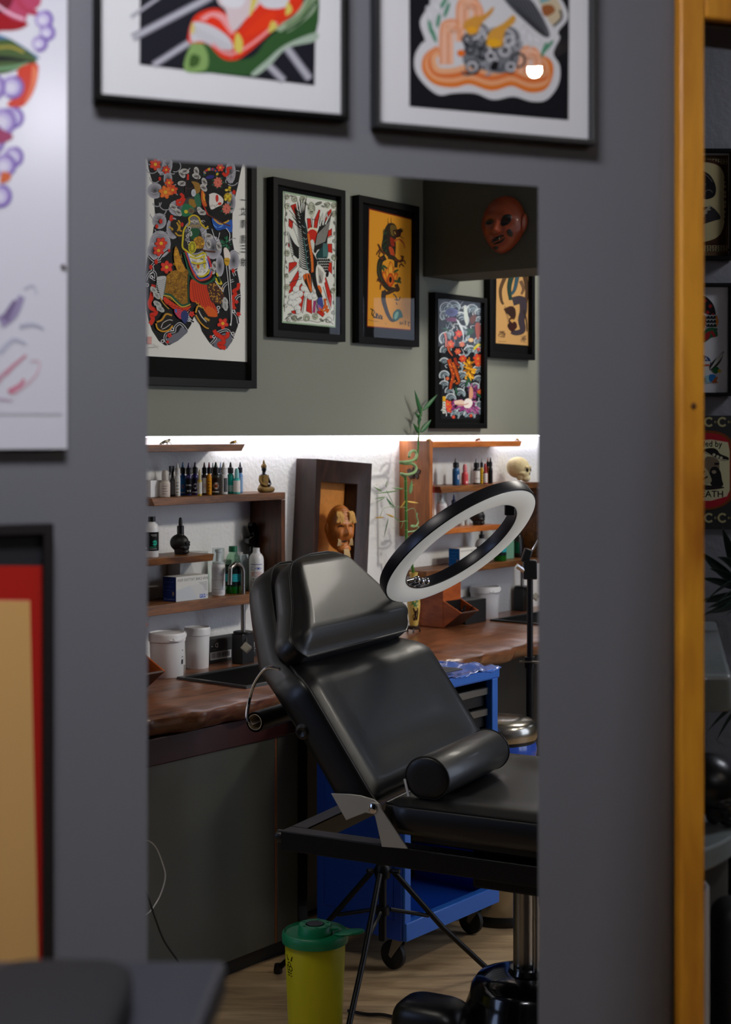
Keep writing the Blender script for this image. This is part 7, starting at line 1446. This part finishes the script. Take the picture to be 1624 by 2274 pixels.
b = MB(); b.ball((0, 0, 0), (.003, .004, .003), u=10, v=8); sN, zN = atW(143, 592, QW-.014); b.move((sN-pl_.s0-.001, -.013, zN-pl_.z0)); b.build('clip', mat('rust_clip', (70, 44, 44), .5), pl_.t)
# lower left framed print, red border
a = atW(107, 1163, QW-.02); c = atW(131, 2105, QW-.02)
pd_ = WallPic('framed plain tan print with red border and black edge at lower left', 'picture', .055, (a[0]+c[0])/2, .90, a[1], .012, 'W', .022, mat('brown_black_frame', (26, 22, 24), .4), mat('black_board', (20, 22, 28), .6), recess=.012)
A = pd_.art('border').view(0, 1100, 1.9366)
A.poly([(-700, 300), (190, 303), (228, 2030), (-700, 2080)], (176, 34, 26)); A.build('border', pd_.t, INK); A = pd_.art('print', .0009).view(0, 1100, 1.9366); A.poly([(-700, 440), (128, 452), (165, 2000), (-700, 2060)], (214, 168, 104)); A.line([(-700, 441), (128, 453)], 5, (226, 140, 110), curved=False)
A.build('print', pd_.t, INK); pd_.glass()
# ================================================================ side room seen through the doorway
YS = 3.449
def px3(x, y, Y=YS): return atY(x, y, Y)
def side_pic(label, x0, y0, x1, y1, frame, cat='picture', name='framed_print', mount=M_PAPW, m=M_BLACKF):
    a, c = px3(x0, y1), px3(x1, y0); w, h = c.x-a.x, c.z-a.z
    t = thing(name, label, cat, (a.x, YS, a.z), 0)
    d = .02 if frame else .004
    if frame: frame_bars(w, h, frame, d).build('frame', m, t, .001)
    yb = .008 if frame else .004
    b = MB(); e = frame-.001 if frame else 0; b.box((w/2, -yb/2-.0003, h/2), (w-2*e, yb-.0006, h-2*e)); b.build('mount' if frame else 'panel', mount, t)
    A = Art(lambda x, y, hh: (lambda p: Vector((p.x-a.x, -yb-.0004-hh, p.z-a.z)))(px3(x, y, YS-yb)), step=1e-5)
    return t, A
# top: bust portrait in an ornate printed border
t, A = side_pic('dark framed bust portrait with an ornate border, topmost beyond the doorway', 1440, 333, 1627, 579, .009)
A.poly([(1446, 345), (1618, 345), (1618, 568), (1446, 568)], (96, 74, 50)); A.poly([(1452, 352), (1612, 352), (1612, 558), (1452, 558)], (60, 36, 24))
for i in range(14):
    for y in (356, 362, 548, 555):
        x = 1455+12*i+6*(y % 2); A.poly([(x-5, y-3), (x+5, y-3), (x+5, y+3), (x-5, y+3)], (150, 134, 100)); A.oval(x, y, 2.2, 2.2, (40, 26, 20), n=8)
A.blob([(1470, 370), (1530, 355), (1590, 358), (1614, 385), (1618, 450), (1612, 510), (1590, 538), (1530, 548), (1470, 540), (1462, 450)], (64, 38, 22)); A.blob([(1474, 374), (1530, 361), (1586, 364), (1608, 388), (1612, 450), (1606, 506), (1586, 531), (1530, 541), (1474, 534), (1467, 450)], (186, 172, 128))
A.blob([(1500, 500), (1530, 470), (1552, 462), (1580, 460), (1596, 474), (1600, 486), (1588, 490), (1560, 500), (1545, 516), (1520, 520)], (46, 42, 44)); A.blob([(1515, 390), (1545, 376), (1570, 384), (1582, 396), (1590, 415), (1588, 434), (1575, 442), (1562, 440), (1548, 415), (1520, 410)], (22, 20, 24)); A.blob([(1520, 405), (1550, 408), (1562, 430), (1560, 450), (1548, 466), (1530, 462), (1518, 440)], (150, 130, 96)); [A.arc(1550+8*(i % 4), 392+13*i, 9, 20+50*i, 190+50*i, 2.2, (84, 78, 76)) for i in range(4)]; A.line([(1550, 380), (1570, 390), (1582, 404)], 2, (90, 84, 82)); A.line([(1546, 426), (1562, 424)], 6, (26, 22, 24)); A.line([(1545, 449), (1554, 450)], 3, (40, 20, 20)); A.line([(1545, 508), (1560, 480), (1580, 458)], 9, (150, 144, 124)); 
for i in range(6): A.line([(1547+6*i, 504-8*i), (1552+6*i, 500-8*i)], 4, (50, 46, 44))
for i in range(12): A.oval(1610, 388+11*i, 2 if i % 2 else 1.2, 5, (40, 28, 24), n=8)
A.build('print', t, INK)
# middle: tattoo flash of a girl's head over an eagle
t, A = side_pic('framed white flash sheet of a headscarfed woman above an eagle banner beyond the doorway', 1440, 630, 1624, 880, .008)
A.blob([(1530, 690), (1540, 662), (1562, 656), (1582, 672), (1590, 694), (1588, 712), (1575, 700), (1560, 694), (1544, 700)], (30, 24, 26))
for x, y in ((1552, 664), (1566, 668), (1578, 680), (1572, 694), (1560, 680), (1584, 700)): A.poly([(x-5, y), (x, y-5), (x+5, y), (x, y+5)], (150, 34, 34))
A.oval(1549, 681, 10, 13, (200, 206, 196)); A.oval(1549, 681, 6, 8, (150, 160, 150)); A.oval(1549, 681, 3, 4, (206, 206, 190))
A.blob([(1520, 700), (1545, 698), (1566, 700), (1568, 722), (1560, 740), (1545, 752), (1520, 745)], (206, 140, 90)); A.blob([(1556, 702), (1568, 704), (1566, 724), (1556, 736)], (176, 96, 54)); A.oval(1556, 713, 7, 3.5, (40, 50, 90)); A.line([(1548, 707), (1564, 706)], 3, (30, 24, 22)); A.line([(1546, 733), (1552, 735)], 3, (150, 30, 30))
for i in range(4): 
    for j in range(3): A.oval(1574+7*j, 704+9*i, 6, 5, (30, 32, 36)); A.arc(1574+7*j, 704+9*i, 4, 180, 340, 1.6, (190, 196, 190))
A.blob([(1560, 740), (1575, 728), (1590, 730), (1594, 746), (1580, 750), (1566, 760), (1558, 756)], (40, 90, 60)); A.blob([(1566, 742), (1578, 736), (1574, 752), (1562, 758)], (150, 34, 40)); A.line([(1580, 735), (1588, 748)], 6, (150, 34, 40)); A.blob([(1590, 700), (1596, 712), (1592, 726)], (206, 120, 40))
A.blob([(1530, 800), (1545, 790), (1560, 788), (1576, 796), (1578, 812), (1560, 818), (1540, 816)], (44, 70, 120)); A.text('USA', 1562, 801, 12, (206, 210, 206)); A.poly([(1546, 802), (1578, 802), (1576, 816), (1550, 816)], (206, 206, 200)); A.line([(1548, 812), (1576, 811)], 4, (180, 70, 50))
A.blob([(1576, 812), (1590, 796), (1608, 780), (1604, 796), (1594, 812), (1580, 822)], (60, 50, 46)); 
for i in range(6): A.line([(1578+3*i, 820-3*i), (1586+4*i, 808-4*i), (1596+2*i, 790-1.5*i)], 2.2, (196, 196, 190))
A.blob([(1544, 792), (1556, 806), (1562, 820), (1552, 822), (1540, 806)], (196, 120, 40)); A.blob([(1552, 820), (1566, 814), (1576, 820), (1568, 832), (1556, 832)], (210, 212, 206)); A.blob([(1544, 826), (1556, 822), (1562, 832), (1550, 840)], (190, 110, 40)); A.blob([(1582, 822), (1592, 814), (1598, 822), (1590, 830)], (30, 90, 50)); A.oval(1598, 824, 4, 4, (206, 170, 40))
A.blob([(1530, 842), (1556, 838), (1578, 832), (1590, 834), (1586, 846), (1566, 852), (1536, 856)], (150, 190, 196)); A.blob([(1576, 832), (1590, 834), (1586, 848), (1576, 846)], (40, 110, 170)); A.blob([(1586, 842), (1594, 836), (1592, 848), (1597, 850), (1582, 850)], (160, 84, 40)); A.text('FAME', 1556, 850, 12.5, (40, 44, 48), rot=-9)
A.build('print', t, INK)
# bottom: black poster with chain border
t, A = side_pic('black poster with chain border and a man in a wide hat under gothic lettering', 1440, 923, 1640, 1174, 0, 'poster', 'wall_poster', mat('black_poster', (16, 16, 17), .5))
CH = (176, 166, 120)
for y in (937, 1150):
    for i in range(7): x = 1455+30*i; A.arc(x, y, 9, 40, 320, 4.5, CH, ry=9); A.line([(x+12, y), (x+22, y)], 5, (150, 140, 100)); A.oval(x+17, y, 3, 3, (90, 84, 60), n=8)
A.blob([(1460, 985), (1520, 962), (1580, 956), (1618, 970), (1626, 1000), (1626, 1090), (1618, 1116), (1580, 1132), (1520, 1130), (1460, 1110)], (120, 60, 26), 5); A.blob([(1464, 990), (1520, 968), (1580, 962), (1614, 975), (1621, 1002), (1621, 1088), (1613, 1112), (1580, 1127), (1520, 1124), (1464, 1106)], (170, 34, 44), 5)
A.fan([(1464, 985), (1520, 980), (1580, 976), (1617, 982), (1621, 1002), (1621, 1088), (1615, 1102), (1580, 1112), (1520, 1112), (1464, 1106)], (1545, 1045), (206, 204, 160), (206, 190, 156))
A.poly([(1464, 992), (1617, 982), (1620, 1000), (1620, 1092), (1580, 1106), (1520, 1106), (1464, 1098)], (204, 200, 156))
A.text('Killed by', 1574.6, 992, 19, (26, 22, 22), sx=.9, rot=2); A.text('Killed by', 1574, 991.4, 19, (26, 22, 22), sx=.9, rot=2); A.text('DEATH', 1574.8, 1104, 20, (26, 22, 22), sx=1.02); A.text('DEATH', 1574, 1103.4, 20, (26, 22, 22), sx=1.02)
A.blob([(1545, 1008), (1560, 1004), (1566, 997), (1584, 995), (1594, 1000), (1600, 1008), (1618, 1016), (1616, 1023), (1600, 1022), (1582, 1014), (1564, 1006), (1548, 1012)], (34, 28, 28)); A.line([(1546, 1010), (1566, 1004), (1590, 1018), (1616, 1022)], 2.5, (180, 172, 140))
for x, y in ((1586, 1010), (1594, 1014), (1602, 1017)): A.oval(x, y, 3.4, 3.4, (196, 190, 160), n=10)
A.blob([(1566, 1018), (1580, 1014), (1596, 1022), (1598, 1034), (1596, 1046), (1580, 1056), (1566, 1050)], (120, 104, 84)); A.blob([(1578, 1042), (1590, 1036), (1600, 1046), (1604, 1066), (1606, 1078), (1590, 1084), (1576, 1070)], (34, 30, 30)); A.oval(1586, 1048, 5, 4, (150, 136, 110)); A.oval(1592, 1030, 6, 3, (30, 26, 26)); A.oval(1559, 1026, 5, 9, (166, 150, 120)); A.oval(1559, 1026, 2.5, 5, (50, 44, 40)); A.blob([(1540, 1060), (1555, 1042), (1568, 1040), (1580, 1062), (1578, 1072), (1560, 1078), (1542, 1076)], (176, 166, 130)); A.line([(1550, 1060), (1566, 1046)], 4, (60, 52, 44)); A.line([(1556, 1068), (1572, 1058)], 4, (60, 52, 44)); A.blob([(1540, 1076), (1600, 1080), (1606, 1084), (1570, 1088), (1540, 1084)], (40, 36, 34))
A.build('print', t, INK)
# grey counter top, half-round shelf, skull, plant, white board, black chair
M_GREYC = mat('grey_wrapped_top', (128, 134, 132), .22, coat=.3, bump=.15, bscale=60)
ct = thing('counter', 'shiny grey counter top beyond the doorway with dark front edge', 'counter', (0, 0, 0))
b = MB(); b.hexa([(.492, 2.6, 1.172), (.626, 2.6, 1.172), (.77, 3.34, 1.172), (.62, 3.34, 1.172), (.492, 2.6, 1.236), (.626, 2.6, 1.236), (.77, 3.34, 1.236), (.62, 3.34, 1.236)]); b.build('top', M_GREYC, ct, .008, 3)
b = MB(); b.lathe([(0, 0), (.02, 0), (.02, 1.1715), (0, 1.1715)], (.68, 3.22, 0)); b.build('leg', M_BLKMET, ct)
b = MB(); b.lathe([(0, 0), (.006, 0), (.006, 1.1715), (0, 1.1715)], (.664, 2.99, 0)); b.build('leg', M_CHROME, ct)
hs = thing('half_round_cabinet', 'grey half-round cabinet fixed to the dark wall beyond the doorway', 'cabinet', (.30, 2.62, 0))
def arcpts(r, z):
    P_ = [(r*math.cos(a), r*math.sin(a)) for a in [math.radians(-52+2*i) for i in range(0, 41)]]
    return [(x, y, z) for x, y in P_ if x > .2+.154*(y)]+[(.2+.154*.11-.0, .11, z), (.2+.154*(-.26), -.26, z)]
def halfround(r, z0, z1, nm, m):
    b = MB(); pts = [(.335*r/.335*math.cos(math.radians(-56+3*i)), r*math.sin(math.radians(-56+3*i))) for i in range(32)]
    pts = [(x, y) for x, y in pts]+[(.235, r*math.sin(math.radians(37))), (.175, r*math.sin(math.radians(-56)))]
    b.prism(pts, (0, 0, z0), (1, 0, 0), (0, 1, 0), (0, 0, 1), z1-z0); return b.build(nm, m, hs, .004)
halfround(.335, .965, 1.0, 'top', M_GREYC); halfround(.315, .82, .9645, 'body', mat('olive_cabinet', (70, 68, 62), .6))
sk2 = thing('skull_ornament', 'glossy black skull ornament on the grey half-round cabinet', 'skull', (.568, 2.52, 1.0005))
RK = .058; AK = math.radians(75)
b = MB(); at_ = skull_mesh(b, (0, 0, RK*1.07), RK, AK); cr = remesh(b.build('cranium', mat('black_ceramic', (10, 10, 13), .32), sk2), .003)
skull_holes(RK, at_, cr, mat('pit_black', (3, 3, 3), .9), AK)
wbd = thing('white_board', 'white upright board standing low behind the ochre door frame', 'board', (.487, 2.235, 0))
b = MB(); b.hexa([(-.012, 0, 0), (.018, 0, 0), (.018, .03, 0), (-.012, .03, 0), (-.012, 0, .955), (.018, 0, .985), (.018, .03, .985), (-.012, .03, .955)]); b.build('panel', M_WHPL, wbd, .003)
bc = thing('padded_chair', 'black padded chair back low beyond the doorway', 'chair', (.67, 2.35, 0))
b = MB(); b.box((0, 0, .53), (.27, .09, .80)); b.build('backrest', mat('black_vinyl', (14, 14, 15), .5), bc, .03, 5)
b = MB(); b.box((.04, 0, .965), (.18, .08, .068)); b.build('head_pad', mat('black_vinyl', (14, 14, 15), .5), bc, .025, 4)
for x in (-.1, .1): b = MB(); b.lathe([(0, 0), (.015, 0), (.015, .13), (0, .13)], (x, 0, 0), seg=10); b.build('leg', M_BLKMET, bc)
pl = thing('dracaena', 'dark green long-leaved potted plant beyond the doorway', 'plant', (.825, 3.18, 0))
b = MB(); b.lathe([(0, 0), (.09, 0), (.12, .26), (.125, .27), (.11, .27), (.10, .24), (0, .24)], seg=24); b.build('pot', mat('dark_pot', (36, 34, 34), .5), pl)
b = MB(); b.tube(spline([(0, 0, .24), (.01, 0, .6), (-.01, .01, 1.0), (0, 0, 1.32)], 5), .014, 10); b.build('stem', mat('plant_stem', (70, 60, 44), .8), pl)
M_DR = mat('dracaena_leaf', (22, 48, 34), .35, var=.2, vscale=12); random.seed(61)
DL = [((1640, 1300), (1552, 1222), 13), ((1640, 1310), (1556, 1262), 12), ((1650, 1280), (1592, 1192), 12), ((1640, 1320), (1552, 1336), 14), ((1645, 1330), (1560, 1366), 12), ((1640, 1290), (1560, 1300), 11), ((1650, 1300), (1604, 1170), 13), ((1650, 1340), (1580, 1362), 12), ((1655, 1335), (1612, 1366), 13), ((1650, 1320), (1572, 1350), 11), ((1660, 1280), (1624, 1160), 13), ((1655, 1310), (1600, 1290), 13), ((1660, 1330), (1590, 1358), 13), ((1650, 1300), (1575, 1240), 11)]
for k_, (p, q, w) in enumerate(DL):
    Yd = 3.12-.05*(k_ % 3); a, c = atY(p[0], p[1], 3.18)-Vector((.825, 3.18, 0)), atY(q[0], q[1], Yd)-Vector((.825, 3.18, 0))
    leaf(a, c, w/FPX*3.15*1.15, M_DR, sag=.010*(k_ % 3)*(q[1] < 1330), twist=.9, root=pl, n=10)
for p, q, w in (((1640, 1560), (1574, 1600), 10), ((1640, 1570), (1592, 1622), 9), ((1645, 1550), (1582, 1562), 10)):
    leaf(atY(p[0], p[1], 3.18)-Vector((.825, 3.18, 0)), atY(q[0], q[1], 3.12)-Vector((.825, 3.18, 0)), w/FPX*3.3, M_DR, sag=.01, twist=.9, root=pl, n=10)
for k_ in range(9):
    a = -1.2+.35*k_; leaf((0, 0, 1.30), (.26*math.cos(a)*(.7+.3*(k_ % 2)), -.10+.12*math.sin(a*1.7), 1.22+.16*math.sin(a*2.1)), .014, M_DR, sag=.012, twist=.9, root=pl, n=10)
# ================================================================ blurred counter corner in front of the print wall
rc = thing('reception_counter', 'dark grey counter corner at the bottom left in front of the mirror', 'counter', (0, 0, 0))
M_TOP = mat('slate_top', (50, 52, 60), .42)
b = MB(); b.hexa([(-1.3, .55, 1.17), (-.155, .55, 1.17), (-.118, 1.30, 1.17), (-1.3, 1.30, 1.17), (-1.3, .55, 1.2), (-.155, .55, 1.2), (-.118, 1.30, 1.2), (-1.3, 1.30, 1.2)]); b.build('top', M_TOP, rc, .006, 3)
b = MB(); b.hexa([(-1.28, .58, 0), (-.178, .58, 0), (-.142, 1.28, 0), (-1.28, 1.28, 0), (-1.28, .58, 1.17), (-.178, .58, 1.17), (-.142, 1.28, 1.17), (-1.28, 1.28, 1.17)]); b.build('body', mat('dark_counter_body', (22, 22, 24), .6), rc)
bg = thing('soft_case', 'black soft case lying on the counter at the lower left corner', 'bag', (-.24, 1.10, 1.2006))
b = MB(); b.ball((0, 0, .0), (1, 1, 1), u=32, v=16, fn=lambda d, p: Vector((math.copysign(abs(d.x)**.45, d.x)*.062, math.copysign(abs(d.y)**.5, d.y)*.13, (math.copysign(abs(d.z)**.5, d.z)+1)*.016)))
b.build('body', mat('black_fabric', (16, 16, 20), .7), bg)
b = MB(); b.tube([(-.05, -.126, .018), (.05, -.126, .018)], .002, 6); b.build('zip', M_BLKPL, bg)
kb = thing('keyboard_tray', 'flat black slab at the left end of the counter beside the soft case', 'tray', (-.45, 1.03, 1.2006))
b = MB(); b.box((0, 0, .009), (.26, .2, .018)); b.build('body', mat('black_fabric', (16, 16, 20), .7), kb, .006, 3)
# ================================================================ light
W = bpy.data.worlds.new('world'); bpy.context.scene.world = W; W.use_nodes = True
W.node_tree.nodes['Background'].inputs[0].default_value = (.02, .022, .028, 1); W.node_tree.nodes['Background'].inputs[1].default_value = 1.0
def area(name, loc, aim, size, power, c, sy=None, spread=None):
    L = bpy.data.lights.new(name, 'AREA'); L.energy = power; L.size = size; L.color = rgb(*c)[:3]
    if sy: L.shape = 'RECTANGLE'; L.size_y = sy
    if spread: L.spread = math.radians(spread)
    o = bpy.data.objects.new(name, L); COL.objects.link(o); o.location = loc
    o.rotation_euler = (Vector(aim)-Vector(loc)).to_track_quat('-Z', 'Y').to_euler(); return o
def spot(name, loc, aim, power, c, ang=70, blend=.6, r=.04):
    L = bpy.data.lights.new(name, 'SPOT'); L.energy = power; L.color = rgb(*c)[:3]; L.spot_size = math.radians(ang); L.spot_blend = blend; L.shadow_soft_size = r
    o = bpy.data.objects.new(name, L); COL.objects.link(o); o.location = loc
    o.rotation_euler = (Vector(aim)-Vector(loc)).to_track_quat('-Z', 'Y').to_euler(); return o
# light strip above the shelves
l = area('strip_light', PL(4.3, QWH-.03, ZLED-.002), PL(4.3, QWH+.004, 0), 4.9, 4.6, (242, 240, 252), .012)
l.rotation_euler = (0, 0, AP)
# studio ceiling lamps: flat square panels
def panel_lamp(label, x, y, sx, sy, e, c, z=2.948):
    t = thing('ceiling_lamp', label, 'lamp', (x, y, z-.03))
    b = MB(); b.box((0, 0, .016), (sx, sy, .028)); b.build('housing', M_WHPL, t, .002)
    b = MB(); b.box((0, 0, 0), (sx-.03, sy-.03, .004)); b.build('diffuser', mat('lamp_glow_%d' % int(e*10), (240, 240, 235), .5, emit=c, estr=e), t)
panel_lamp('square ceiling panel lamp by the shop windows', 2.2, 3.85, .35, .45, 42, (255, 246, 230))
panel_lamp('added unseen ceiling panel lamp near the beam', 1.6, 6.45, .7, .7, 16, (255, 248, 236))  # extra lamp out of view, added for the headrest to reflect
panel_lamp('added unseen ceiling panel lamp that lifts the studio floor', -1.2, 2.9, .6, .6, 11, (255, 246, 230))  # extra lamp out of view, added to brighten the floor
spot('wall_wash_spot', (2.75, 4.9, 2.86), PL(4.3, QUP, 1.85), 170, (255, 248, 236), 58, .6, .14)
# windows
area('window_light', (-3.45, 2.6, 1.6), (0, 4.2, 1.1), 1.2, 15, (180, 204, 255), 1.4)
# print wall: two small ceiling downlights and a soft panel
def downlight(label, x, y, aim, w, c, ang=110):
    t = thing('downlight', label, 'lamp', (x, y, 2.935))
    b = MB(); b.lathe([(0, .012), (.05, .012), (.052, 0), (.034, 0), (.032, .006), (0, .006)], seg=28); b.build('ring', M_WHPL, t)
    b = MB(); b.lathe([(0, .002), (.021, .002), (.021, -.002), (0, -.002)], seg=24); b.build('bulb', mat('bulb_glow', (255, 255, 250), .5, emit=(255, 250, 240), estr=60), t)
    spot('downlight_beam', (x, y, 2.925), aim, w, c, ang, .8, .03)
downlight('small ceiling downlight right of the doorway', 2.87, -.15, WL(1.0, QW, 1.9), 26, (255, 240, 222))
downlight('small ceiling downlight at the back of the front room', 2.1, -2.0, WL(.4, QW, 2.1), 36, (246, 242, 255))
panel_lamp('ceiling panel lamp over the print wall', -.15, .85, .6, .4, 46, (244, 244, 252))
# unseen fill light added to brighten the side room
spot('side_room_fill', (2.0, 2.9, 2.9), (1.1, 3.4, 1.5), 150, (240, 244, 255), 120, .8, .3)
# ================================================================ camera
cd = bpy.data.cameras.new('camera'); cam = bpy.data.objects.new('camera', cd); COL.objects.link(cam)
cam.location = CAMP; cam.rotation_euler = (PI/2, 0, 0)
cd.sensor_fit = 'HORIZONTAL'; cd.sensor_width = 24.0; cd.lens = 50.0; cd.shift_y = -(1137-HY)/1624
cd.dof.use_dof = True; cd.dof.focus_distance = 4.25; cd.dof.aperture_fstop = 4.3; cd.clip_start = .05
S = bpy.context.scene; S.camera = cam
S.view_settings.view_transform = 'Standard'; S.view_settings.look = 'None'; S.view_settings.gamma = 1.0; S.view_settings.exposure = 0.0; S.view_settings.use_curve_mapping = False
S.cycles.use_denoising = True; S.cycles.max_bounces = 8; S.cycles.caustics_reflective = False; S.cycles.caustics_refractive = False; S.cycles.sample_clamp_indirect = 6.0
S.cycles.transparent_max_bounces = 16
